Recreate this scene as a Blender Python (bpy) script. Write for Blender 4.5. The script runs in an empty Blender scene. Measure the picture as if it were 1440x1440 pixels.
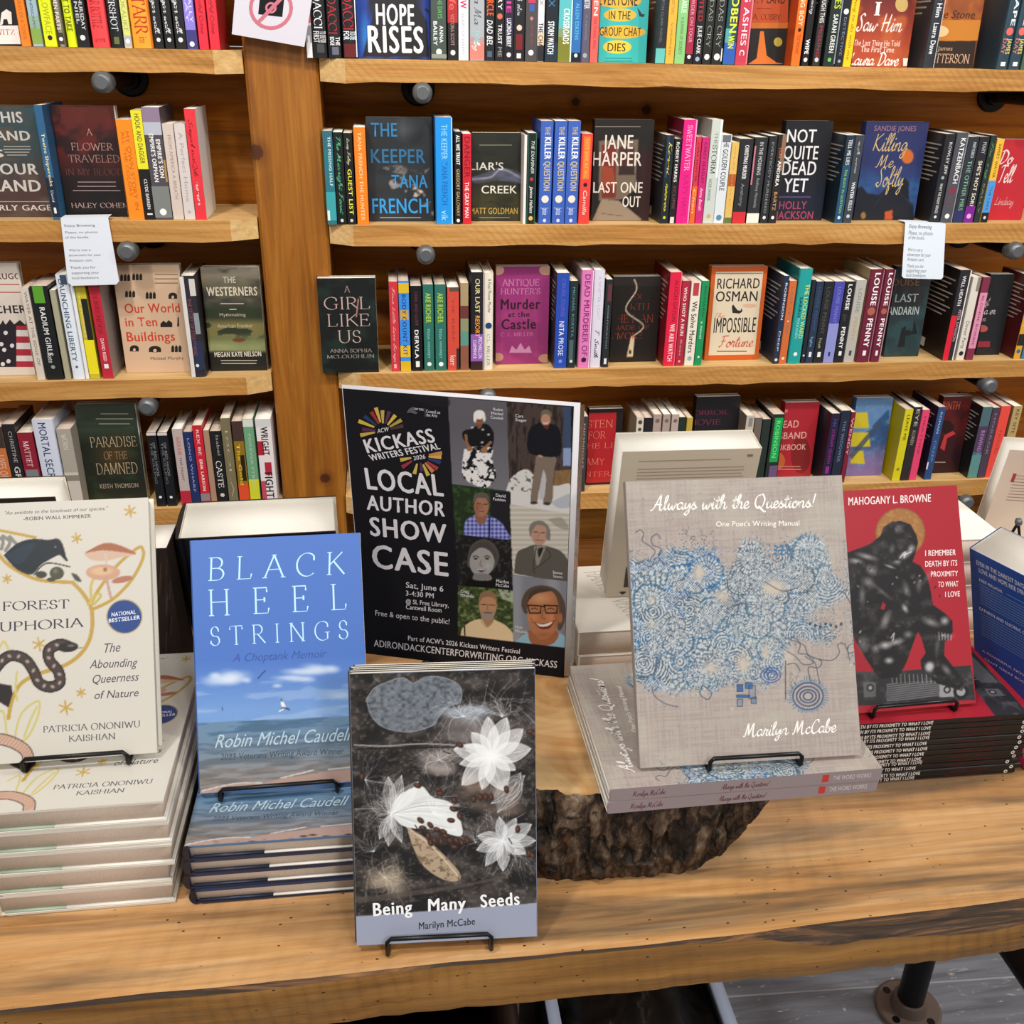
import bpy, math, random
import numpy as np
from mathutils import Matrix, Vector

# ------------------------------------------------------------------ camera
SC = bpy.context.scene
FPX = 1390.0                                   # focal length in pixels of the 1440 px frame
def _n(v):
    v = np.array(v, float); return v / np.linalg.norm(v)
_dn = _n([-55, 2930, 1390]); _rt = np.array([11760, -440, 1390.]); _rt = _n(_rt - _dn * np.dot(_rt, _dn))
CM = np.array([_rt, np.cross(-_dn, _rt), -_dn])  # rows: world X, Y, Z in camera (right, down, forward)
CAM = np.array([0, 0, 1.46])
cd = bpy.data.cameras.new('camera'); cam = bpy.data.objects.new('camera', cd); SC.collection.objects.link(cam)
cd.sensor_width = 36; cd.lens = 36 * FPX / 1440; cd.clip_start = .02
m = Matrix.Identity(4)
for i in range(3):
    m[i][0] = CM[i][0]; m[i][1] = -CM[i][1]; m[i][2] = -CM[i][2]; m[i][3] = CAM[i]
cam.matrix_world = m; SC.camera = cam

# ------------------------------------------------------------------ world, lamps, exposure
SC.view_settings.view_transform = 'Standard'; SC.view_settings.look = 'None'
SC.view_settings.exposure = 0.0; SC.view_settings.gamma = 1; SC.view_settings.use_curve_mapping = False
W = bpy.data.worlds.new('world'); SC.world = W; W.use_nodes = True
W.node_tree.nodes['Background'].inputs[0].default_value = (1, .97, .93, 1)
W.node_tree.nodes['Background'].inputs[1].default_value = .40
def area(name, loc, tgt, size, power, col):
    l = bpy.data.lights.new(name, 'AREA'); l.shape = 'DISK'; l.size = size; l.energy = power; l.color = col
    o = bpy.data.objects.new(name, l); SC.collection.objects.link(o); o.location = loc
    o.rotation_euler = (Vector(tgt) - Vector(loc)).to_track_quat('-Z', 'Y').to_euler()
    return o
area('ceiling_or_fill_lamp', (-.85, .15, 3.1), (.1, .9, .8), .20, 22, (1, .965, .92))
area('ceiling_or_fill_lamp', (.75, .0, 3.1), (.5, .8, .8), .25, 7, (1, .965, .92))
area('ceiling_or_fill_lamp', (1.0, -2.0, 3.1), (.8, 1.1, .4), .5, 34, (1, .975, .945))  # added fill from behind the camera, brightens the floor under the table and the covers
area('ceiling_or_fill_lamp', (-1.0, -2.0, 3.1), (-.2, 1.5, .8), .5, 18, (1, .975, .945))  # second added fill from behind the camera, on the left
area('ceiling_or_fill_lamp', (2.7, .4, 3.1), (.9, 1.1, .0), .4, 32, (1, .975, .945))  # fill added at the right to lift the floor under the table
def spot(loc, tgt, power, size=62):
    l = bpy.data.lights.new('track_spot', 'SPOT'); l.energy = power; l.color = (1, .945, .87); l.spot_size = math.radians(size); l.spot_blend = .7; l.shadow_soft_size = .07
    o = bpy.data.objects.new('track_spot', l); SC.collection.objects.link(o); o.location = loc
    o.rotation_euler = (Vector(tgt) - Vector(loc)).to_track_quat('-Z', 'Y').to_euler()
spot((-.75, .62, 3.1), (-.6, 2.2, .95), 92); spot((.45, .62, 3.1), (.4, 2.2, .95), 92); spot((1.7, .62, 3.1), (1.35, 2.2, .95), 92)

# ------------------------------------------------------------------ geometry in pixels of the photograph -> metres
def ray(px, py): return CM @ np.array([(px - 720) / FPX, (py - 720) / FPX, 1.])
def at(px, py, Y=None, Z=None):
    v = ray(px, py); t = (Y - CAM[1]) / v[1] if Y is not None else (Z - CAM[2]) / v[2]
    return CAM + v * t
def pr(p):
    c = CM.T @ (np.asarray(p, float) - CAM); return 720 + FPX * c[0] / c[2], 720 + FPX * c[1] / c[2]
def prn(P):
    c = (P - CAM) @ CM; return 720 + FPX * c[..., 0] / c[..., 2], 720 + FPX * c[..., 1] / c[..., 2]
def Xat(px, Y, Z):
    x = 0.
    for _ in range(8):
        a = pr((x, Y, Z))[0]; b = pr((x + .01, Y, Z))[0]; x += .01 * (px - a) / (b - a)
    return x
def lin(h):
    if not isinstance(h, str): return tuple(h)
    if len(h) == 3: h = h[0] * 2 + h[1] * 2 + h[2] * 2
    c = [int(h[i:i + 2], 16) / 255 for i in (0, 2, 4)]
    return tuple(x / 12.92 if x <= .04045 else ((x + .055) / 1.055) ** 2.4 for x in c)
def linA(a):
    a = np.clip(a, 0, 1); return np.where(a <= .04045, a / 12.92, ((a + .055) / 1.055) ** 2.4)
def srgb(h):
    if not isinstance(h, str): return np.array(h, float)
    if len(h) == 3: h = h[0] * 2 + h[1] * 2 + h[2] * 2
    return np.array([int(h[i:i + 2], 16) / 255 for i in (0, 2, 4)])

# ------------------------------------------------------------------ materials
def newmat(name, rough=.5, spec=.5, col=None, metal=0):
    m = bpy.data.materials.new(name); m.use_nodes = True
    b = m.node_tree.nodes['Principled BSDF']
    b.inputs['Roughness'].default_value = rough; b.inputs['Specular IOR Level'].default_value = spec
    b.inputs['Metallic'].default_value = metal
    if col: b.inputs['Base Color'].default_value = (*lin(col), 1)
    return m, m.node_tree, b
def N(nt, t, **k):
    n = nt.nodes.new(t)
    for a, v in k.items(): setattr(n, a, v)
    return n
def ramp(nt, stops):
    r = nt.nodes.new('ShaderNodeValToRGB'); e = r.color_ramp.elements
    while len(e) < len(stops): e.new(.5)
    for i, (p, c) in enumerate(stops):
        e[i].position = p; e[i].color = (*lin(c), 1) if not isinstance(c, float) else (c, c, c, 1)
    return r
def mixc(nt, mode, fac, a, b):
    x = nt.nodes.new('ShaderNodeMix'); x.data_type = 'RGBA'; x.blend_type = mode
    for s, v in ((0, fac), (6, a), (7, b)):
        if isinstance(v, bpy.types.NodeSocket): nt.links.new(v, x.inputs[s])
        elif s == 0: x.inputs[0].default_value = v
        else: x.inputs[s].default_value = (*lin(v), 1)
    return x.outputs[2]
def mapped(nt, scale, rot=(0, 0, 0), loc=(0, 0, 0)):
    g = nt.nodes.new('ShaderNodeNewGeometry'); mp = nt.nodes.new('ShaderNodeMapping')
    nt.links.new(g.outputs['Position'], mp.inputs[0])
    mp.inputs['Scale'].default_value = scale; mp.inputs['Rotation'].default_value = rot; mp.inputs['Location'].default_value = loc
    return mp.outputs[0]
def noise(nt, vec, scale, detail=4, dist=0, rough=.55):
    n = nt.nodes.new('ShaderNodeTexNoise'); nt.links.new(vec, n.inputs['Vector'])
    n.inputs['Scale'].default_value = scale; n.inputs['Detail'].default_value = detail
    n.inputs['Distortion'].default_value = dist; n.inputs['Roughness'].default_value = rough
    return n.outputs['Fac']
def ink(name, rough, spec=.5, coat=0):
    m, nt, b = newmat(name, rough, spec)
    a = N(nt, 'ShaderNodeVertexColor', layer_name='ink'); nt.links.new(a.outputs[0], b.inputs['Base Color'])
    b.inputs['Coat Weight'].default_value = coat; b.inputs['Coat Roughness'].default_value = .2
    nz = noise(nt, mapped(nt, (1, 1, 1)), 240, 3); bp = N(nt, 'ShaderNodeBump'); bp.inputs['Strength'].default_value = .03
    bp.inputs['Distance'].default_value = .001
    nt.links.new(nz, bp.inputs['Height']); nt.links.new(bp.outputs[0], b.inputs['Normal'])
    return m
M_GLOSS = ink('printed_gloss_card', .38, .45)
M_MATTE = ink('printed_matte_card', .6, .3)
M_PAPER = ink('printed_paper', .75, .2)
def pages(name, a, b_, axis=0):
    m, nt, b = newmat(name, .85, .15)
    sc = (900, 900, 900)
    w = noise(nt, mapped(nt, sc), 1, 2)
    r = ramp(nt, [(.3, a), (.7, b_)]); nt.links.new(w, r.inputs[0]); nt.links.new(r.outputs[0], b.inputs['Base Color'])
    return m
M_PAGE = pages('cream_book_paper', 'dccfbc', 'e6dccb')
M_PAGEW = pages('white_book_paper', 'eae4d8', 'f0ece2')
M_PAGET = pages('tan_book_paper', 'c8b4a4', 'd4c2b2')

def wood(name, c, axis='x', rough=.55, saw=.25, sawrot=.5, specks=0, sawsc=24,  stain=0, knots=(), freq=1.0, bump=.25, spec=.3):
    m, nt, b = newmat(name, rough, spec)
    L = nt.links
    lo, hi = 1.3 * freq, 15 * freq
    s = {'x': (lo, hi, hi), 'y': (hi, lo, hi), 'z': (hi, hi, lo)}[axis]
    s2 = {'x': (5, 160, 160), 'y': (160, 5, 160), 'z': (160, 160, 5)}[axis]
    n1 = noise(nt, mapped(nt, s), 1.6, 7, 1.4, .66)
    r = ramp(nt, [(.28, c[0]), (.5, c[1]), (.72, c[2])]); L.new(n1, r.inputs[0])
    col = r.outputs[0]
    n2 = noise(nt, mapped(nt, s2), 1.0, 3, .3)
    r2 = ramp(nt, [(.3, .62), (.62, 1.0)]); L.new(n2, r2.inputs[0])
    col = mixc(nt, 'MULTIPLY', .55, col, r2.outputs[0])
    hgt = n2
    if saw:
        wv = N(nt, 'ShaderNodeTexWave', wave_type='BANDS', bands_direction='X')
        wv.inputs['Scale'].default_value = sawsc; wv.inputs['Distortion'].default_value = 2.6; wv.inputs['Detail'].default_value = 4
        wv.inputs['Detail Scale'].default_value = 1.6
        L.new(mapped(nt, (1, 1, 1), (sawrot, sawrot, sawrot)), wv.inputs['Vector'])
        rw = ramp(nt, [(.0, .74), (.3, 1.0), (.8, 1.0), (1.0, 1.12)]); L.new(wv.outputs['Fac'], rw.inputs[0])
        msk = noise(nt, mapped(nt, (3, 6, 6)), 1.2, 2); rm = ramp(nt, [(.4, 0.0), (.62, float(saw * 2))]); L.new(msk, rm.inputs[0])
        col = mixc(nt, 'MULTIPLY', rm.outputs[0], col, rw.outputs[0])
    if stain:
        st = noise(nt, mapped(nt, (2.0, 22, 22), loc=(3.1, 1, 2)), 1.1, 6, .8); rs = ramp(nt, [(.46, 0.0), (.66, float(stain))]); L.new(st, rs.inputs[0])
        col = mixc(nt, 'MIX', rs.outputs[0], col, '5a4a3a')
    if specks:
        v = N(nt, 'ShaderNodeTexVoronoi'); v.inputs['Scale'].default_value = 1
        L.new(mapped(nt, {'x': (60, 110, 110), 'y': (60, 32, 60), 'z': (60, 60, 32)}[axis]), v.inputs['Vector'])
        rv = ramp(nt, [(.06, float(specks)), (.105, 0.0)]); L.new(v.outputs['Distance'], rv.inputs[0])
        g = noise(nt, mapped(nt, (2.5, 4, 4)), 2.0, 2); rg = ramp(nt, [(.40, 0.0), (.5, 1.0)]); L.new(g, rg.inputs[0])
        mm = N(nt, 'ShaderNodeMath', operation='MULTIPLY'); L.new(rv.outputs[0], mm.inputs[0]); L.new(rg.outputs[0], mm.inputs[1])
        col = mixc(nt, 'MIX', mm.outputs[0], col, '2a1a10')
    for (kx, ky, kz, kr) in knots:
        g = nt.nodes.new('ShaderNodeNewGeometry'); d = N(nt, 'ShaderNodeVectorMath', operation='DISTANCE')
        nzv = N(nt, 'ShaderNodeTexNoise'); nzv.inputs['Scale'].default_value = 25
        ad = N(nt, 'ShaderNodeVectorMath', operation='MULTIPLY_ADD'); L.new(nzv.outputs['Color'], ad.inputs[0]); ad.inputs[1].default_value = (kr * .5,) * 3
        L.new(g.outputs['Position'], ad.inputs[2]); L.new(ad.outputs[0], d.inputs[0]); d.inputs[1].default_value = (kx + kr * .25, ky + kr * .25, kz + kr * .25)
        dv = N(nt, 'ShaderNodeMath', operation='DIVIDE'); L.new(d.outputs['Value'], dv.inputs[0]); dv.inputs[1].default_value = kr * 2.2
        rk = ramp(nt, [(.0, .92), (.38, .85), (.46, .35), (1.0, 0.0)]); L.new(dv.outputs[0], rk.inputs[0])
        col = mixc(nt, 'MIX', rk.outputs[0], col, '3a1606')
    L.new(col, b.inputs['Base Color'])
    bp = N(nt, 'ShaderNodeBump'); bp.inputs['Strength'].default_value = bump; bp.inputs['Distance'].default_value = .003
    L.new(hgt, bp.inputs['Height']); L.new(bp.outputs[0], b.inputs['Normal'])
    return m
M_SHELF = wood('rough_sawn_pine', ('a06a2e', 'c08a48', 'd0a060'), 'x', .6, .3, .6, specks=.3)
M_SHELFEND = wood('pale_cut_pine', ('c89a5c', 'd9b074', 'e2c08a'), 'x', .6, 0, 0)
M_WALLW = wood('stained_pine_board', ('9c5818', 'be7424', 'd08a36'), 'x', .5, 0, 0, freq=.8,
               knots=((.62, 2.44, 1.325, .012), (.85, 2.44, .93, .012), (-.52, 2.44, 1.2, .012), (.45, 2.44, 1.34, .01)))
M_POST = wood('oiled_pine_timber', ('74400e', '985c18', 'b07626'), 'z', .42, 0, 0, freq=.75, spec=.45,
              knots=((-.262, 2.235, 1.245, .017), (-.165, 2.235, .5, .013)))
M_TABLE = wood('table_plank', ('9c6c3c', 'c6925a', 'dcb07c'), 'x', .5, .16, .4, specks=1.0, sawsc=16, stain=.8)
M_TEDGE = wood('table_plank_edge', ('6e4820', '94662f', 'b08044'), 'x', .6, .3, .12, specks=1.0, sawsc=22, stain=.45)
M_IRON, _nt, _b = newmat('blackened_iron', .45, .5, '1c1a19', .6)
M_CAP, _nt, _b = newmat('grey_pipe_cap', .42, .5, '6c6f72', .55)
M_WIRE, _nt, _b = newmat('black_wire', .3, .5, '0c0c0d', .3)

# ------------------------------------------------------------------ mesh builder with a printed colour per face corner
class G:
    def __init__(s): s.v = []; s.l = []; s.n = []; s.c = []; s.m = []; s.k = 0
    def add(s, V, loops, sizes, col, mat=0):
        V = np.asarray(V, float).reshape(-1, 3); loops = np.asarray(loops, int).ravel(); sizes = np.asarray(sizes, int).ravel()
        s.v.append(V); s.l.append(loops + s.k); s.n.append(sizes); s.k += len(V)
        col = np.asarray(col, float)
        s.c.append(np.tile(col, (len(loops), 1)) if col.ndim == 1 else col)
        s.m.append(np.full(len(sizes), mat))
    def poly(s, V, col=(.8,) * 3, mat=0): s.add(V, np.arange(len(V)), [len(V)], lin(col), mat)
    def box(s, a, b, col=(.8,) * 3, mat=0):
        x0, y0, z0 = a; x1, y1, z1 = b
        V = [(x0, y0, z0), (x1, y0, z0), (x1, y1, z0), (x0, y1, z0), (x0, y0, z1), (x1, y0, z1), (x1, y1, z1), (x0, y1, z1)]
        s.add(V, [0, 3, 2, 1, 4, 5, 6, 7, 0, 1, 5, 4, 1, 2, 6, 5, 2, 3, 7, 6, 3, 0, 4, 7], [4] * 6, lin(col), mat)
    def extrude(s, pts, z0, z1, cols, axis=2, mat=0, mats=None, cap=True):
        """closed 2-D outline extruded along an axis; cols: one colour or one per side"""
        n = len(pts); P = np.array(pts, float)
        def put(z):
            o = np.insert(P, axis, z, axis=1) if axis != 1 else np.stack([P[:, 0], np.full(n, z), P[:, 1]], 1)
            return o
        V = np.vstack([put(z0), put(z1)])
        for i in range(n):
            j = (i + 1) % n
            c = cols[i] if isinstance(cols, list) else cols
            s.add(V[[i, j, j + n, i + n]], [0, 1, 2, 3], [4], lin(c), mats[i] if mats else mat)
        if cap:
            c = cols[0] if isinstance(cols, list) else cols
            s.add(V[:n][::-1], np.arange(n), [n], lin(c), mat); s.add(V[n:], np.arange(n), [n], lin(c), mat)
    def tube(s, pts, r, col=(.05,) * 3, seg=8, closed=False, mat=0):
        P = [np.array(p, float) for p in pts]; n = len(P); rings = []
        up = None
        for i in range(n):
            a = P[(i - 1) % n] if (i > 0 or closed) else P[i]; b = P[(i + 1) % n] if (i < n - 1 or closed) else P[i]
            t = _n(b - a)
            if up is None: up = np.array([0, 0, 1.]) if abs(t[2]) < .9 else np.array([1., 0, 0])
            x = _n(np.cross(up, t)); y = np.cross(t, x); up = y
            rr = r[i] if isinstance(r, (list, tuple)) else r
            rings.append([P[i] + rr * (math.cos(q) * x + math.sin(q) * y) for q in np.arange(seg) * 2 * math.pi / seg])
        V = np.array(rings).reshape(-1, 3); F = []
        for i in range(n if closed else n - 1):
            for k in range(seg):
                a = i * seg + k; b = i * seg + (k + 1) % seg; c = ((i + 1) % n) * seg + (k + 1) % seg; d = ((i + 1) % n) * seg + k
                F += [a, b, c, d]
        s.add(V, F, [4] * (len(F) // 4), lin(col), mat)
        if not closed:
            s.add(V[:seg][::-1], np.arange(seg), [seg], lin(col), mat); s.add(V[-seg:], np.arange(seg), [seg], lin(col), mat)
    def build(s, name, mat, parent=None, smooth=False, loc=None):
        me = bpy.data.meshes.new(name); V = np.vstack(s.v); L = np.concatenate(s.l); S = np.concatenate(s.n)
        if loc is not None: V = V - np.array(loc)
        me.vertices.add(len(V)); me.vertices.foreach_set('co', V.ravel())
        me.loops.add(len(L)); me.loops.foreach_set('vertex_index', L.astype(np.int32))
        me.polygons.add(len(S)); me.polygons.foreach_set('loop_start', np.concatenate([[0], np.cumsum(S)[:-1]]).astype(np.int32))
        mi = np.concatenate(s.m).astype(np.int32)
        me.polygons.foreach_set('material_index', mi)
        me.update(calc_edges=True)
        a = me.color_attributes.new('ink', 'FLOAT_COLOR', 'CORNER')
        C = np.hstack([np.vstack(s.c), np.ones((len(L), 1))]); a.data.foreach_set('color', C.ravel())
        for q in (mat if isinstance(mat, (list, tuple)) else [mat]): me.materials.append(q)
        if smooth: me.polygons.foreach_set('use_smooth', np.ones(len(S), bool))
        o = bpy.data.objects.new(name, me); SC.collection.objects.link(o)
        if loc is not None: o.location = loc
        if parent is not None: o.parent = parent
        return o

def tag(o, label, cat=None, group=None, kind=None):
    if label: o['label'] = label
    if cat: o['category'] = cat
    if group: o['group'] = group
    if kind: o['kind'] = kind
    return o
def thing(name, label, cat, mat=None, loc=(0, 0, 0), group=None):
    o = bpy.data.objects.new(name, None); SC.collection.objects.link(o); o.empty_display_size = .02
    if mat is not None: o.matrix_world = mat
    else: o.location = loc
    return tag(o, label, cat, group)

# ------------------------------------------------------------------ lettering
_tc = bpy.data.curves.new('lettering', 'FONT'); _tc.resolution_u = 3; _to = bpy.data.objects.new('lettering', _tc); SC.collection.objects.link(_to)
CHARS = "ABCDEFGHIJKLMNOPQRSTUVWXYZabcdefghijklmnopqrstuvwxyz0123456789.,!'&@-:\"?"
STY = {'r': [(0, 0)], 'b': [(-.014, 0), (.014, 0), (0, .006)], 'k': [(-.03, 0), (0, .012), (.03, 0), (0, -.012)]}
GL = {}
def _width(t):
    _tc.body = t; bpy.context.view_layer.update(); return max((c[0] for c in _to.bound_box), default=0)
def glyphs(st):
    base = _width('||'); adv = {c: _width('|' + c + '|') - base for c in CHARS}; sh = STY[st]
    for c in CHARS:
        _tc.body = c; bpy.context.view_layer.update()
        me = bpy.data.meshes.new_from_object(_to.evaluated_get(bpy.context.evaluated_depsgraph_get()))
        V = np.zeros(len(me.vertices) * 3); me.vertices.foreach_get('co', V); V = V.reshape(-1, 3)[:, :2]
        L = np.zeros(len(me.loops), np.int32); me.loops.foreach_get('vertex_index', L)
        S = np.zeros(len(me.polygons), np.int32); me.polygons.foreach_get('loop_total', S)
        V = V - [sh[0][0], 0]; n = len(V)             # heavier weights: the outline overprinted with small shifts
        GL[st, c] = (np.vstack([np.c_[V + q, np.full(n, k * 4e-6)] for k, q in enumerate(sh)]), np.concatenate([L + n * k for k in range(len(sh))]), np.tile(S, len(sh)), adv[c] - 2 * sh[0][0]); bpy.data.meshes.remove(me)
for _s in STY: glyphs(_s)
bpy.data.objects.remove(_to)

def arc(cx, cy, rx, ry, a0, a1, n=14):
    return [(cx + rx * math.cos(math.radians(a)), cy + ry * math.sin(math.radians(a))) for a in np.linspace(a0, a1, n)]
def spl(p, k=5):
    P = [np.array(p[0])] + [np.array(q, float) for q in p] + [np.array(p[-1])]; out = []
    for i in range(1, len(P) - 2):
        for t in np.arange(k) / k:
            a, b, c, d = P[i - 1], P[i], P[i + 1], P[i + 2]
            out.append(.5 * (2 * b + (c - a) * t + (2 * a - 5 * b + 4 * c - d) * t * t + (3 * b - a - 3 * c + d) * t ** 3))
    out.append(P[-2]); return [tuple(q) for q in out]
def ribbon(pts, wf):
    P = np.array(pts, float); n = len(P); T = np.gradient(P, axis=0); T /= np.linalg.norm(T, axis=1, keepdims=True) + 1e-9
    Nn = np.stack([-T[:, 1], T[:, 0]], 1); w = np.array([wf(math.atan2(t[1], t[0])) for t in T])[:, None] / 2
    V = np.vstack([P + Nn * w, P - Nn * w]); F = []
    for i in range(n - 1): F += [i, i + n, i + 1 + n, i + 1]
    return V, F, [4] * (n - 1)
# serif capitals drawn as pen strokes; serifs are added where a stem ends
_S = {'A': (.82, [[(.03, 0), (.4, 1)], [(.4, 1), (.79, 0)], [(.16, .36), (.65, .36)]]),
      'B': (.68, [[(.12, 0), (.12, 1)], [(.12, 1), (.3, 1)] + arc(.34, .765, .22, .235, 90, -90) + [(.12, .53)], [(.12, .53), (.34, .53)] + arc(.36, .265, .27, .265, 90, -90) + [(.12, 0)]]),
      'C': (.8, [arc(.47, .5, .42, .52, 48, 312, 22), [(.75, .89), (.76, .68)]]),
      'D': (.84, [[(.12, 0), (.12, 1)], [(.12, 1), (.3, 1)] + arc(.34, .5, .42, .5, 90, -90, 18) + [(.12, 0)]]),
      'E': (.68, [[(.12, 0), (.12, 1)], [(.12, 1), (.56, 1), (.57, .82)], [(.12, .53), (.46, .53)], [(.47, .62), (.47, .44)], [(.12, 0), (.6, 0), (.64, .2)]]),
      'F': (.62, [[(.12, 0), (.12, 1)], [(.12, 1), (.56, 1), (.57, .82)], [(.12, .52), (.44, .52)], [(.45, .61), (.45, .43)]]),
      'G': (.86, [arc(.47, .5, .42, .52, 48, 300, 22) + [(.74, .08), (.74, .4)], [(.6, .42), (.86, .42)], [(.75, .89), (.76, .7)]]),
      'H': (.9, [[(.14, 0), (.14, 1)], [(.76, 0), (.76, 1)], [(.14, .52), (.76, .52)]]), 'I': (.34, [[(.17, 0), (.17, 1)]]),
      'J': (.42, [[(.28, 1), (.28, .1), (.12, -.15)]]),
      'K': (.8, [[(.13, 0), (.13, 1)], [(.13, .42), (.66, 1)], [(.3, .6), (.76, 0)]]),
      'L': (.66, [[(.12, 0), (.12, 1)], [(.12, 0), (.58, 0), (.62, .22)]]),
      'M': (1.05, [[(.12, 0), (.15, 1)], [(.15, 1), (.52, .04)], [(.52, .04), (.9, 1)], [(.9, 1), (.93, 0)]]),
      'N': (.92, [[(.13, 0), (.13, 1)], [(.13, 1), (.78, 0)], [(.78, 0), (.78, 1)]]),
      'O': (.94, [arc(.47, .5, .42, .52, 90, 450, 30)]),
      'P': (.64, [[(.12, 0), (.12, 1)], [(.12, 1), (.3, 1)] + arc(.33, .74, .25, .26, 90, -90) + [(.12, .48)]]),
      'Q': (.94, [arc(.47, .5, .42, .52, 90, 450, 30), [(.5, .08), (.9, -.2)]]),
      'R': (.74, [[(.12, 0), (.12, 1)], [(.12, 1), (.3, 1)] + arc(.33, .75, .24, .25, 90, -90) + [(.12, .5)], [(.32, .5), (.72, 0)]]),
      'S': (.58, [arc(.29, .75, .2, .26, 30, 270, 14) + arc(.29, .25, .23, .26, 90, -150, 14)[1:], [(.47, .9), (.48, .74)], [(.07, .26), (.06, .08)]]),
      'T': (.76, [[(.38, 0), (.38, 1)], [(.04, .8), (.06, 1), (.7, 1), (.72, .8)]]),
      'U': (.86, [[(.13, 1), (.13, .34)] + arc(.43, .32, .3, .34, 180, 360) + [(.73, 1)]]),
      'V': (.8, [[(.05, 1), (.4, 0)], [(.4, 0), (.76, 1)]]),
      'W': (1.15, [[(.05, 1), (.33, 0)], [(.33, 0), (.57, .9)], [(.57, .9), (.82, 0)], [(.82, 0), (1.1, 1)]]),
      'X': (.8, [[(.06, 1), (.75, 0)], [(.08, 0), (.72, 1)]]), 'Y': (.76, [[(.05, 1), (.38, .48)], [(.38, .48), (.7, 1)], [(.38, .48), (.38, 0)]]),
      'Z': (.72, [[(.08, .82), (.1, 1), (.62, 1), (.06, 0), (.62, 0), (.66, .2)]]), '.': (.25, [[(.1, 0), (.1, .05)]]), "'": (.2, [[(.1, 1), (.08, .75)]])}
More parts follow.
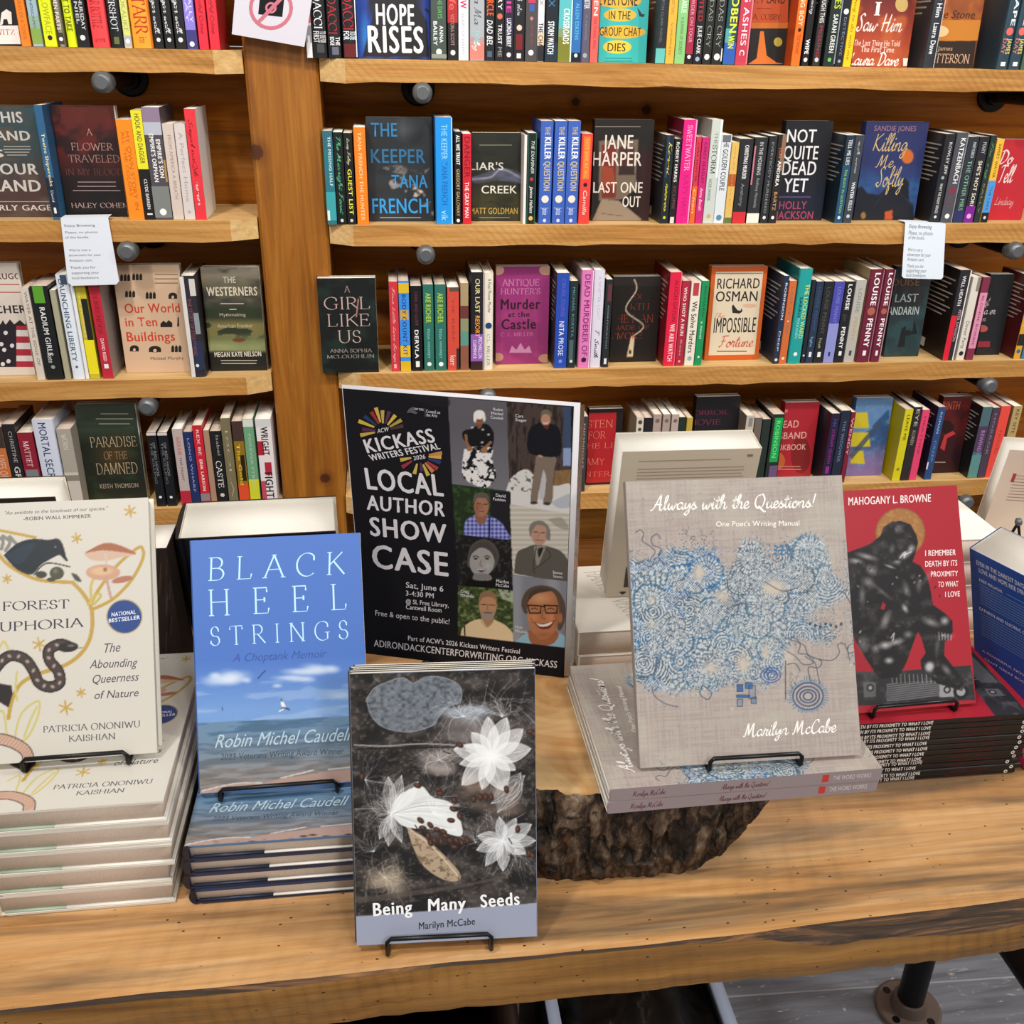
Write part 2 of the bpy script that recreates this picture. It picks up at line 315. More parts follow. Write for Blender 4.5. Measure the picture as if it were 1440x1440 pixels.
# brush script, single pen path per letter
_C = {'a': (.5, [[(.4, .38), (.24, .46), (.06, .3), (.08, .06), (.22, .02), (.38, .22), (.42, .42), (.38, .12), (.46, .01), (.58, .14)]]),
      'b': (.48, [[(.02, .14), (.2, .7), (.2, 1), (.08, .8), (.08, .1), (.24, .0), (.38, .18), (.3, .38), (.2, .34), (.44, .34), (.52, .36)]]),
      'c': (.38, [[(.32, .36), (.22, .46), (.06, .3), (.08, .05), (.24, .0), (.44, .16)]]),
      'd': (.5, [[(.4, .38), (.24, .46), (.06, .3), (.08, .06), (.22, .02), (.4, .3), (.46, 1), (.4, .14), (.46, .01), (.58, .14)]]),
      'e': (.38, [[(.02, .14), (.28, .26), (.3, .42), (.18, .46), (.06, .26), (.1, .04), (.24, .0), (.44, .16)]]),
      'f': (.34, [[(.02, .14), (.24, .6), (.3, .92), (.2, .98), (.14, .6), (.1, -.3), (.18, -.36), (.24, -.1), (.12, .08), (.36, .14)]]),
      'g': (.48, [[(.4, .38), (.24, .46), (.06, .3), (.08, .08), (.22, .04), (.4, .4), (.36, -.25), (.2, -.4), (.1, -.25), (.54, .14)]]),
      'h': (.5, [[(.02, .14), (.22, .7), (.22, 1), (.1, .8), (.08, .0), (.12, .28), (.3, .46), (.36, .3), (.34, .06), (.42, .0), (.56, .14)]]),
      'i': (.26, [[(.02, .14), (.14, .46), (.1, .1), (.18, .0), (.32, .14)], [(.16, .62), (.2, .72)]]),
      'k': (.46, [[(.02, .14), (.22, .7), (.22, 1), (.1, .8), (.08, .0), (.12, .28), (.34, .44), (.16, .26), (.36, .02), (.52, .14)]]),
      'l': (.26, [[(.02, .14), (.22, .7), (.22, .98), (.1, .8), (.08, .1), (.16, .0), (.32, .14)]]),
      'm': (.74, [[(.02, .2), (.1, .44), (.08, .0), (.12, .28), (.28, .46), (.32, .3), (.3, .0), (.34, .28), (.5, .46), (.56, .3), (.54, .06), (.62, .0), (.78, .14)]]),
      'n': (.52, [[(.02, .2), (.1, .44), (.08, .0), (.12, .28), (.3, .46), (.36, .3), (.34, .06), (.42, .0), (.58, .14)]]),
      'o': (.44, [[(.26, .46), (.08, .34), (.08, .06), (.24, .0), (.38, .2), (.3, .44), (.2, .36), (.48, .34)]]),
      'r': (.38, [[(.02, .14), (.1, .54), (.14, .4), (.32, .42), (.24, .16), (.32, .0), (.46, .14)]]),
      's': (.36, [[(.0, .12), (.2, .52), (.18, .34), (.3, .2), (.26, .02), (.06, .04)], [(.26, .02), (.42, .14)]]),
      't': (.3, [[(.02, .14), (.18, .5), (.22, .86), (.12, .2), (.2, .0), (.36, .14)], [(.02, .56), (.36, .62)]]),
      'u': (.5, [[(.02, .2), (.1, .44), (.08, .1), (.18, .0), (.36, .2), (.42, .44), (.38, .1), (.46, .0), (.58, .14)]]),
      'v': (.44, [[(.02, .3), (.12, .44), (.18, .02), (.36, .42), (.32, .34), (.5, .34)]]),
      'w': (.64, [[(.02, .2), (.1, .44), (.08, .1), (.18, .0), (.32, .3), (.32, .1), (.42, .0), (.58, .4), (.52, .34), (.7, .34)]]),
      'y': (.48, [[(.02, .2), (.1, .44), (.08, .14), (.2, .06), (.38, .42), (.34, -.2), (.2, -.4), (.1, -.26), (.52, .14)]]),
      'A': (.74, [[(-.12, -.05), (.1, .1), (.46, .98), (.5, .9), (.5, .1), (.6, -.04), (.76, .12)], [(.12, .32), (.3, .36), (.62, .34)]]),
      'C': (.62, [[(.54, .78), (.52, .96), (.3, .92), (.1, .5), (.14, .1), (.34, -.02), (.64, .18)]]),
      'D': (.72, [[(.2, .9), (.16, .1), (.06, .04), (.3, .0), (.6, .3), (.6, .74), (.3, .98), (.02, .86)]]),
      'F': (.66, [[(.3, .9), (.26, .3), (.14, .0), (.02, .08)], [(.06, .84), (.3, .94), (.7, .96)], [(.12, .48), (.52, .52)]]),
      'H': (.8, [[(.14, .9), (.16, .96), (.12, .0)], [(.62, .98), (.54, .1), (.62, .0), (.78, .14)], [(.04, .44), (.66, .52)]]),
      'K': (.7, [[(.16, .94), (.1, .0)], [(.6, .96), (.14, .5), (.56, .02), (.72, .14)]]),
      'L': (.6, [[(.3, .94), (.18, .3), (.06, .04), (.3, .04), (.62, .06)]]),
      'M': (.98, [[(-.02, .02), (.12, .1), (.24, .96), (.34, .3), (.38, .12), (.64, .96), (.66, .5), (.7, .06), (.8, -.02), (.98, .14)]]),
      'Q': (.8, [[(.46, .96), (.14, .8), (.06, .3), (.26, .0), (.56, .12), (.68, .6), (.5, .98), (.34, .86)], [(.3, .16), (.46, -.02), (.74, -.26), (.86, -.22)]]),
      'S': (.58, [[(.5, .84), (.36, .98), (.16, .8), (.36, .46), (.4, .14), (.2, -.02), (.02, .14), (.2, .2)]]),
      'T': (.6, [[(.36, .94), (.26, .1), (.14, .0)], [(.02, .84), (.2, .96), (.7, .96)]]),
      '!': (.3, [[(.26, .98), (.14, .28)], [(.1, .02), (.11, .05)]])}
def strokes_text(t, st):
    D, sh, pen = (_S, 0, .3) if st in 'sS' else (_C, .22, .7)
    thick, thin = {'s': (.12, .035), 'S': (.075, .02), 'c': (.135, .045), 'C': (.08, .04)}[st]
    wf = lambda a: thin + (thick - thin) * abs(math.sin(a - pen))
    x = 0; V = []; L = []; S = []; k = 0
    def put(pts):
        nonlocal k
        P = np.array(pts, float); P[:, 0] += P[:, 1] * sh + x
        v, f, s_ = ribbon(P, wf); v = np.c_[v, np.full(len(v), (k % 90) * 1e-6)]; V.append(v); L.append(np.array(f) + k); S.extend(s_); k += len(v)
    for c in t:
        if c == ' ': x += .42 if st in 'sS' else .36; continue
        g = D.get(c) or D.get(c.upper()) or D.get(c.lower())
        if g is None: x += .3; continue
        for p in g[1]:
            if st in 'sS':
                put(p)
                for e, q in ((p[0], p[1]), (p[-1], p[-2])):
                    if min(abs(e[1]), abs(e[1] - 1)) < .01 and abs(e[0] - q[0]) < .6 * abs(e[1] - q[1]) and len(p) < 3 or (c in 'UJ' and e[1] == 1):
                        put([(e[0] - .1, e[1]), (e[0] + .1, e[1])])
            else: put(spl(p))
        x += g[0] + (.06 if st in 'sS' else 0)
    return np.vstack(V), np.concatenate(L), np.array(S)
_tcache = {}
def text_geo(t, st):
    if (t, st) not in _tcache:
        if st in 'sScC': _tcache[t, st] = strokes_text(t, st)
        else:
            x = 0; V = []; L = []; S = []; k = 0
            it = st == 'i' or st == 'I'; s2 = {'i': 'r', 'I': 'b'}.get(st, st)
            for c in t:
                if c == ' ': x += .3; continue
                g = GL.get((s2, c)) or GL[s2, '-']
                v = g[0].copy()
                if it: v[:, 0] += v[:, 1] * .22
                v[:, 0] += x; V.append(v); L.append(g[1] + k); S.append(g[2]); k += len(v); x += g[3]
            _tcache[t, st] = (np.vstack(V), np.concatenate(L), np.concatenate(S))
    return _tcache[t, st]

# ------------------------------------------------------------------ a printable face of a thing: fractions (x right, y down) of a W x H rectangle
class Face:
    def __init__(s, g, o, ex, ey, W, H, mat=0, world=None):
        s.g = g; s.o = np.array(o, float); s.ex = np.array(ex, float); s.ey = np.array(ey, float)
        s.lo, s.hi = .002, .998; s.nv = np.cross(s.ex, s.ey); s.W = W; s.H = H; s.k = 1; s.mat = mat; s.ref = s
        if world is not None:
            w = np.array(world); s.wo = w[:3, :3] @ s.o + w[:3, 3]; s.wx = w[:3, :3] @ s.ex; s.wy = w[:3, :3] @ s.ey; s.wn = np.cross(s.wx, s.wy)
    def fr(s, px, py):                         # where a point of the photograph lies on this printed face
        r = ray(px, py); t = np.dot(s.wo - CAM, s.wn) / np.dot(r, s.wn); q = CAM + r * t - s.wo
        return np.array([np.dot(q, s.wx) / s.W, 1 - np.dot(q, s.wy) / s.H])
    def P(s, F):
        F = np.clip(np.asarray(F, float).reshape(-1, 2), s.lo, s.hi); s.k += 1
        return s.o + F[:, :1] * s.W * s.ex + (1 - F[:, 1:]) * s.H * s.ey + s.nv * min(.00012 + s.k * .00001, .0012)
    def poly(s, pts, col): s.g.poly(s.P(pts), col, s.mat)
    def rect(s, x0, y0, x1, y1, col): s.poly([(x0, y1), (x1, y1), (x1, y0), (x0, y0)], col)
    def disc(s, cx, cy, rx, ry, col, n=20): s.poly([(cx + rx * math.cos(a), cy - ry * math.sin(a)) for a in np.arange(n) * 2 * math.pi / n], col)
    def affine(s, t, ll, lr, ul, col, st='r', full=False):
        V, L, S = text_geo(t, st); lo = V.min(0); hi = V.max(0)
        if not full and st not in 'cC':
            lo[1] = 0 if lo[1] > -.3 else lo[1]; hi[1] = max(hi[1], .1)
        elif st in 'cC': lo[1] = 0; hi[1] = 1
        zz = V[:, 2:3]; q = ((V - lo) / np.maximum(hi - lo, 1e-6))[:, :2]; ll, lr, ul = map(np.asarray, (ll, lr, ul))
        F = ll + q[:, :1] * (lr - ll) + q[:, 1:] * (ul - ll)
        s.g.add(s.P(F) + zz * s.nv, L, S, lin(col), s.mat)
    def text(s, t, x0, y0, x1, y1, col, st='r'):     # box: x0,y0 = lower left, x1,y1 = upper right
        s.affine(t, (x0, y0), (x1, y0), (x0, y1), col, st)
    def vtext(s, t, x0, y0, x1, y1, col, st='r'):    # reads downwards, tops to the right
        s.affine(t, (x0, y0), (x0, y1), (x1, y0), col, st)
    # the same with points measured on the photograph
    def tp(s, t, ll, ur, col, st='r'):
        a = s.ref.fr(*ll); b = s.ref.fr(*ur); s.text(t, a[0], a[1], b[0], b[1], col, st)
    def t3(s, t, ll, lr, ul, col, st='r'): s.affine(t, s.ref.fr(*ll), s.ref.fr(*lr), s.ref.fr(*ul), col, st)
    def pp(s, pts, col): s.poly([s.ref.fr(*p) for p in pts], col)
    def ep(s, cx, cy, rx, ry, col, n=20): s.pp([(cx + rx * math.cos(a), cy - ry * math.sin(a)) for a in np.arange(n) * 2 * math.pi / n], col)
    def image(s, A, x0=0, y0=0, x1=1, y1=1):
        h, w = A.shape[:2]; X, Y = np.meshgrid(np.linspace(x0, x1, w), np.linspace(y0, y1, h))
        V = s.P(np.stack([X.ravel(), Y.ravel()], 1)); i = np.arange(h * w).reshape(h, w)
        q = np.stack([i[1:, :-1], i[1:, 1:], i[:-1, 1:], i[:-1, :-1]], -1).reshape(-1)
        s.g.add(V, q, np.full(len(q) // 4, 4), linA(A.reshape(-1, 3))[q], s.mat)

# ------------------------------------------------------------------ a canvas for printed pictures, painted in the photograph's coordinates
def fbm(h, w, sx, sy, seed, oct=4):
    r = np.random.RandomState(seed); out = np.zeros((h, w)); amp = 1; tot = 0
    for o in range(oct):
        nx = max(2, int(w / sx * 2 ** o) + 2); ny = max(2, int(h / sy * 2 ** o) + 2); g = r.rand(ny, nx)
        X = np.linspace(0, nx - 1.001, w); Y = np.linspace(0, ny - 1.001, h); xi = X.astype(int); yi = Y.astype(int)
        fx = X - xi; fy = (Y - yi)[:, None]; fx = fx * fx * (3 - 2 * fx); fy = fy * fy * (3 - 2 * fy)
        a = g[yi][:, xi] * (1 - fx) + g[yi][:, xi + 1] * fx; b = g[yi + 1][:, xi] * (1 - fx) + g[yi + 1][:, xi + 1] * fx
        out += amp * (a * (1 - fy) + b * fy); tot += amp; amp *= .5
    return out / tot
class Cv:
    def __init__(s, face, w, h, col='fff', x0=0, y0=0, x1=1, y1=1):
        f = face.ref; s.w = w; s.h = h; s.box = (x0, y0, x1, y1)
        X, Y = np.meshgrid(np.linspace(x0, x1, w), np.linspace(y0, y1, h))
        Pw = f.wo + (X * f.W)[..., None] * f.wx + ((1 - Y) * f.H)[..., None] * f.wy
        s.X, s.Y = prn(Pw); s.A = np.ones((h, w, 3)) * srgb(col)
        s.cmin = s.X.min(0); s.cmax = s.X.max(0); s.rmin = s.Y.min(1); s.rmax = s.Y.max(1)
        s.pp = (s.X.max() - s.X.min()) / w                              # photo px per cell
    def win(s, x0, y0, x1, y1):
        c = np.where((s.cmax >= x0) & (s.cmin <= x1))[0]; r = np.where((s.rmax >= y0) & (s.rmin <= y1))[0]
        if len(c) == 0 or len(r) == 0: return None
        return slice(r[0], r[-1] + 1), slice(c[0], c[-1] + 1)
    def mix(s, w, m, col):
        m = np.clip(m, 0, 1)[..., None]; s.A[w] = s.A[w] * (1 - m) + srgb(col) * m
    def ell(s, cx, cy, rx, ry, col, a=1, soft=1.2, rot=0):
        R = max(rx, ry) + soft + 1; w = s.win(cx - R, cy - R, cx + R, cy + R)
        if w is None: return
        x = s.X[w] - cx; y = s.Y[w] - cy; c, q = math.cos(math.radians(rot)), math.sin(math.radians(rot)); x, y = x * c + y * q, -x * q + y * c
        d = np.sqrt((x / rx) ** 2 + (y / ry) ** 2); s.mix(w, ((1 - d) * min(rx, ry) / soft + .5) * a if soft <= min(rx, ry) * 2 else np.clip(1.5 - d * 1.2, 0, 1) * a, col)
    def line(s, pts, wd, col, a=1, soft=.8, smooth=True, taper=False):
        P = spl(pts, 6) if smooth and len(pts) > 2 else pts
        xs = [p[0] for p in P]; ys = [p[1] for p in P]; R = wd / 2 + soft + 1
        w = s.win(min(xs) - R, min(ys) - R, max(xs) + R, max(ys) + R)
        if w is None: return
        X = s.X[w]; Y = s.Y[w]; D = np.full(X.shape, -9.); n = len(P) - 1
        for i in range(n):
            (ax, ay), (bx, by) = P[i], P[i + 1]; dx, dy = bx - ax, by - ay; l2 = dx * dx + dy * dy + 1e-9
            t = np.clip(((X - ax) * dx + (Y - ay) * dy) / l2, 0, 1); d = np.hypot(X - ax - t * dx, Y - ay - t * dy)
            hw = wd / 2 * (1 - (i + .5) / n * (.85 if taper else 0)); D = np.maximum(D, (hw - d) / soft + .5)
        s.mix(w, np.clip(D, 0, 1) * a, col)
    def poly(s, pts, col, a=1, smooth=False, tex=None):
        P = np.array(spl(list(pts) + [pts[0]], 5) if smooth else pts, float)
        w = s.win(P[:, 0].min() - 1, P[:, 1].min() - 1, P[:, 0].max() + 1, P[:, 1].max() + 1)
        if w is None: return
        acc = 0
        for ox, oy in ((-.3, -.3), (.3, -.3), (-.3, .3), (.3, .3)):
            X = s.X[w] + ox * s.pp; Y = s.Y[w] + oy * s.pp; ins = np.zeros(X.shape, bool); j = len(P) - 1
            for i in range(len(P)):
                xi, yi = P[i]; xj, yj = P[j]
                if yi != yj: ins ^= ((yi > Y) != (yj > Y)) & (X < (xj - xi) * (Y - yi) / (yj - yi) + xi)
                j = i
            acc = acc + ins
        mk = acc / 4. * a
        if tex is not None: mk = mk * tex[w]
        s.mix(w, mk, col)
    def noise(s, sx, sy, seed, oct=4): return fbm(s.h, s.w, sx / s.pp, sy / s.pp, seed, oct)
    def all(s, mk, col): s.mix((slice(None), slice(None)), mk, col)
    def put(s, face): face.image(s.A, *s.box)

# ------------------------------------------------------------------ books.  local frame: x across the front cover from the spine, -y out of the front cover, z up
def book(name, label, M, w, h, t, front='ccc', back=None, spine=None, hard=False, group=None, draw=None, dspine=None, dback=None,
         pmat=None, cmat=None, sp_round=True, foot=None, inner='eee9dd'):
    back = back or front; spine = spine or front; cmat = cmat or M_GLOSS; pmat = pmat or M_PAGE
    root = thing(name, label, 'book', M, group=group)
    g = G(); c = .0022 if hard else .0005
    if hard:
        bl = min(.0022, t * .12)
        sp = [(-bl * (1 - q * q) * 1.1, t / 2 + q * (t / 2 - .0016)) for q in (-1, -.6, -.2, .2, .6, 1)]
        outer = [(w, 0), (.0095, 0), (.0065, .0009), (.0035, 0)] + sp + [(.0035, t), (.0065, t - .0009), (.0095, t), (w, t)]
        ins = .003
    else:
        r = min(.0012, t * .2)
        outer = [(w, 0), (r, 0), (r * .3, r * .3), (0, r), (0, t - r), (r * .3, t - r * .3), (r, t), (w, t)]
        ins = .0006
    inner_p = [(w, t - c), (c + .001, t - c), (c + .001, c), (w, c)]
    n = len(outer); cols = []
    for i in range(n - 1):
        mid = (outer[i][1] + outer[i + 1][1]) / 2
        isb = outer[i][0] > .003 and outer[i + 1][0] > .003 if hard else (i == 0 or i == n - 2)
        cols.append((front if mid < t / 2 else back) if isb else spine)
    cols += [back, inner, inner, inner, front]
    P = outer + inner_p
    g.extrude(P[::-1], 0, h, (cols[:-1][::-1] + [cols[-1]]), axis=2, cap=False)
    # caps as quads round the U
    for z, f in ((0, 1), (h, -1)):
        m_ = [(P[0], P[1], (c + .001, c), (w, c)), (P[n - 2], P[n - 1], (w, t - c), (c + .001, t - c))]
        for a, b, d, e in m_: g.poly([(q[0], q[1], z) for q in ((a, b, d, e) if f > 0 else (e, d, b, a))][::1], front if a is P[0] else back)
        sp_ = [P[i] for i in range(1, n - 1)] + [(c + .001, t - c), (c + .001, c)]
        g.poly([(q[0], q[1], z) for q in (sp_ if f > 0 else sp_[::-1])], spine)
    f_front = Face(g, (0, 0, 0), (1, 0, 0), (0, 0, 1), w, h, world=M)
    so = outer[n // 2][0] if not hard else min(q[0] for q in outer)
    f_spine = Face(g, (so, t, 0), (0, -1, 0), (0, 0, 1), t, h, world=M)
    f_back = Face(g, (w, t, 0), (-1, 0, 0), (0, 0, 1), w, h, world=M)
    if draw: draw(f_front)
    if dspine: dspine(f_spine)
    if dback: dback(f_back)
    if foot:                                  # jacket flap seen on the foot of the back board
        k, ca, cb = foot
        g.box((.006, t - c - .0016, .0006), (w * k, t - c - .0001, .004), ca); g.box((w * k, t - c - .0014, .0004), (w - .001, t - c - .0001, .004), cb)
    cov = g.build('dust_jacket' if hard else 'cover', cmat, root)
    p = G(); x0 = c + .0012
    p.box((x0, c, ins), (w - ins, t - c, h - ins)); p.build('page_block', pmat, root)
    return root, f_front, f_spine, f_back
def RZ(a): return Matrix.Rotation(a, 4, 'Z')
def T(x, y, z): return Matrix.Translation((x, y, z))

# ================================================================== the setting
rnd = random.Random(4)
SH = {'L1': 1.438, 'L2': 1.112, 'L3': .768, 'L4': .450, 'R1': 1.426, 'R2': 1.101, 'R3': .771, 'R4': .450}   # tops of the shelves
YF, YW = 2.2, 2.44                                                                   # shelf front, wall face
g = G()
z = 0.02
while z < 2.2:
    g.box((-2.4, YW + .004, z), (3.2, YW + .03, z + .176)); g.box((-2.4, YW, z + .003), (3.2, YW + .004, z + .173)); z += .178
tag(g.build('wall_back', M_WALLW), 'stained pine board wall behind the bookshelves', kind='structure')
mf, nt, b = newmat('weathered_grey_floorboards', .55, .4)
br = N(nt, 'ShaderNodeTexBrick'); nt.links.new(mapped(nt, (1, 1, 1), (0, 0, .03)), br.inputs['Vector'])
br.inputs['Scale'].default_value = 1; br.inputs['Brick Width'].default_value = 1.6; br.inputs['Row Height'].default_value = .125
br.inputs['Mortar Size'].default_value = .0016; br.inputs['Color1'].default_value = (*lin('868b95'), 1); br.inputs['Color2'].default_value = (*lin('9aa0aa'), 1)
br.inputs['Mortar'].default_value = (*lin('c0c4c8'), 1)
c1 = noise(nt, mapped(nt, (3, 40, 1)), 1.5, 6, .6); r1 = ramp(nt, [(.3, .5), (.65, 1.0)]); nt.links.new(c1, r1.inputs[0])
col = mixc(nt, 'MULTIPLY', .9, br.outputs['Color'], r1.outputs[0])
c2 = noise(nt, mapped(nt, (9, 36, 1), loc=(1, 2, 0)), 2.2, 8, 1.2, .72); r2 = ramp(nt, [(.6, 0.0), (.66, .85)]); nt.links.new(c2, r2.inputs[0])
col = mixc(nt, 'MIX', r2.outputs[0], col, 'dcdede'); nt.links.new(col, b.inputs['Base Color'])
g = G(); g.box((-2.4, -1.6, -.03), (3.2, YW + .03, 0)); tag(g.build('floor', mf), 'weathered grey plank floor', kind='structure')
g = G(); bv = .006
g.extrude([(-.269 + bv, 2.236), (-.121 - bv, 2.236), (-.121, 2.236 + bv), (-.121, YW), (-.269, YW), (-.269, 2.236 + bv)], 0.0, 2.2, 'a66', axis=2)
tag(g.build('trim_1', M_POST), 'upright oiled pine timber post between the two shelf bays', kind='structure')

def shelf(key, x0, x1, cut, label):
    z = SH[key]; th = .043; c = .052; g = G()
    if cut == 'r': P = [(x0, YF), (x1 - c, YF), (x1, YF + .034), (x1, YW - .001), (x0, YW - .001)]; mats = [0, 1, 1, 0, 0]
    else: P = [(x0 + c, YF), (x1, YF), (x1, YW - .001), (x0, YW - .001), (x0, YF + .034)]; mats = [0, 0, 0, 1, 1]
    # long edge broken up so that the sawn edge wanders a little
    Q = []; M2 = []
    r = random.Random(key)
    for i, p in enumerate(P):
        q = P[(i + 1) % len(P)]; Q.append(p); M2.append(mats[i])
        if p[1] == YF and q[1] == YF:
            nseg = int(abs(q[0] - p[0]) / .06)
            for k in range(1, nseg):
                Q.append((p[0] + (q[0] - p[0]) * k / nseg, YF + r.uniform(-.0015, .0015))); M2.append(mats[i])
    n = len(Q); bot = [(a, b_ + r.uniform(0, .003) if b_ < YF + .003 else b_) for a, b_ in Q]
    V = np.array([(a, b_, z - th - (r.uniform(-.002, .003) if b_ < YF + .004 else 0)) for a, b_ in bot] + [(a, b_ + .0012 * (b_ < YF + .004), z) for a, b_ in Q])
    for i in range(n):
        j = (i + 1) % n; g.add(V[[i, j, j + n, i + n]], [0, 1, 2, 3], [4], lin('ccc'), M2[i])
    g.add(V[:n][::-1], np.arange(n), [n], lin('ccc'), 0); g.add(V[n:], np.arange(n), [n], lin('ccc'), 1)
    tag(g.build('wall_shelf', [M_SHELF, M_SHELFEND], loc=((x0 + x1) / 2, YF + .12, z - th)), label, 'shelf', 'rough pine wall shelves')
for k, nm in (('1', 'topmost'), ('2', 'second'), ('3', 'third'), ('4', 'lowest')):
    shelf('L' + k, -2.0, -.271, 'r', nm + ' rough pine shelf in the bay left of the post')
    shelf('R' + k, -.119, 2.9, 'l', nm + ' rough pine shelf in the bay right of the post')

def bracket(x, key, label):
    z = SH[key] - .043 - .018; r = thing('pipe_bracket', label, 'bracket', loc=(x, YW, z), group='iron pipe brackets under the shelves')
    g = G(); g.tube([(0, -.0005, 0), (0, -.010, 0), (0, -.0105, 0)], [.038, .038, .034], seg=24); g.tube([(0, -.01, 0), (0, -.026, 0)], [.023, .021], seg=20)
    g.build('flange', M_IRON, r, True)
    g = G(); g.tube([(0, -.02, 0), (0, YF - YW + .002, 0)], .0155, seg=18); g.build('pipe', M_IRON, r, True)
    g = G(); y = YF - YW; g.tube([(0, y + .014, 0), (0, y - .010, 0), (0, y - .016, 0), (0, y - .0195, 0)], [.0205, .0205, .018, .012], seg=20); g.build('end_cap', M_CAP, r, True)
for x, k, l in ((-.538, 'L1', 'grey capped iron pipe bracket under the topmost left shelf'), (-.538, 'L2', 'grey capped iron pipe bracket beside the hanging card, left bay'),
                (-.544, 'L3', 'grey capped iron pipe bracket under the third left shelf'), (.087, 'R1', 'grey capped iron pipe bracket under the topmost right shelf, near the post'),
                (.087, 'R2', 'grey capped iron pipe bracket under the second right shelf, near the post'), (.2257, 'R3', 'grey capped iron pipe bracket behind the poster, third right shelf'),
                (1.475, 'R1', 'iron pipe bracket with big round flange, topmost right shelf, far right'), (1.465, 'R2', 'grey capped iron pipe bracket right of the hanging card'),
                (1.478, 'R3', 'grey capped iron pipe bracket under the third right shelf, far right'), (1.49, 'R4', 'grey capped iron pipe bracket peeping over the red cover, lowest right shelf')):
    bracket(x, k, l)

# ================================================================== books on the wall shelves
SHN = {'L1': 'topmost left shelf', 'L2': 'second left shelf', 'L3': 'third left shelf', 'L4': 'lowest left shelf',
       'R1': 'topmost right shelf', 'R2': 'second right shelf', 'R3': 'third right shelf', 'R4': 'lowest right shelf'}
ORD = ['first', 'second', 'third', 'fourth', 'fifth', 'sixth', 'seventh', 'eighth', 'ninth', 'tenth', 'eleventh', 'twelfth', 'thirteenth', 'fourteenth', 'fifteenth', 'sixteenth', 'seventeenth']
SHORT = {'black with an open door': 'open door', 'black with bold white capitals': 'white lettered black', 'black with pale pink capitals': 'pink lettered black', 'black with a white thread': 'white thread', 'black with red panel': 'red panel',
         'navy with gold script': 'navy house', 'slate with pale capitals': 'slate', 'turquoise with yellow pills': 'turquoise', 'tan with red title and small buildings': 'tan', 'white with a flag': 'flag', 'red with cream title': 'cream titled red',
         'black with dim crimson capitals': 'dim crimson lettered', 'black with pink script': 'pink script', 'dark red with a hand': 'red hand', 'purple with black title': 'purple', 'blue and black bold white capitals': 'blue and black', 'brown': 'brown'}
def spine_draw(items, kx, Z0):
    def d(f):
        for it in items:
            a = it.split(); y = lambda v: 1 - (at(kx, float(v), Y=f.wo[1])[2] - Z0) / f.H
            if a[0] == 'B': f.rect(float(a[4]) if len(a) > 4 else .0, max(0, y(a[1])), float(a[5]) if len(a) > 5 else 1., min(1, y(a[2])), a[3])
            elif a[0] == 'D': yy = y(a[1]); k = float(a[3]) if len(a) > 3 else .28; f.disc(.5, yy, k, k * f.W / f.H, a[2], 12)
            elif a[0] == 'T': f.vtext(' '.join(a[7:]), float(a[4]), y(a[1]), float(a[5]), y(a[2]), a[3], a[6])
    return d
def cover_draw(items, pics):
    def d(f):
        for it in items:
            a = it.split()
            if a[0] == 't': f.tp(' '.join(a[7:]), (float(a[1]), float(a[2])), (float(a[3]), float(a[4])), a[5], a[6])
            elif a[0] == 'r': x0, y0, x1, y1 = map(float, a[1:5]); f.pp([(x0, y1), (x1, y1), (x1, y0), (x0, y0)], a[5])
            elif a[0] == 'R': f.rect(*map(float, a[1:5]), a[5])
            elif a[0] == 'e': f.ep(*map(float, a[1:5]), a[5])
            elif a[0] == 'p': v = list(map(float, a[2:])); f.pp(list(zip(v[::2], v[1::2])), a[1])
            elif a[0] == 'l':                       # block of small print: y0 y1 rows
                x0, y0, x1, y1 = map(float, a[1:5]); n = int(a[6])
                for k in range(n):
                    yy = y0 + (y1 - y0) * k / max(1, n - 1); q = rnd.uniform(0, .16) * (x1 - x0); f.pp([(x0 + q, yy + .7), (x1 - q, yy + .7), (x1 - q, yy - .7), (x0 + q, yy - .7)], a[5])
            elif a[0] == 'N':                       # mottled picture ground: colours top, bottom, accent, seed
                cv = Cv(f, 44, 64, a[1]); t = np.linspace(0, 1, 64)[:, None] * np.ones((1, 44)); cv.all(np.clip((t - .35) * 2.4, 0, 1), a[2])
                cv.all(np.clip((cv.noise(34, 20, int(a[4])) - .5) * 5, 0, .85), a[3]); cv.put(f)
            elif a[0] == 'P': pics[a[1]](f)
    return d
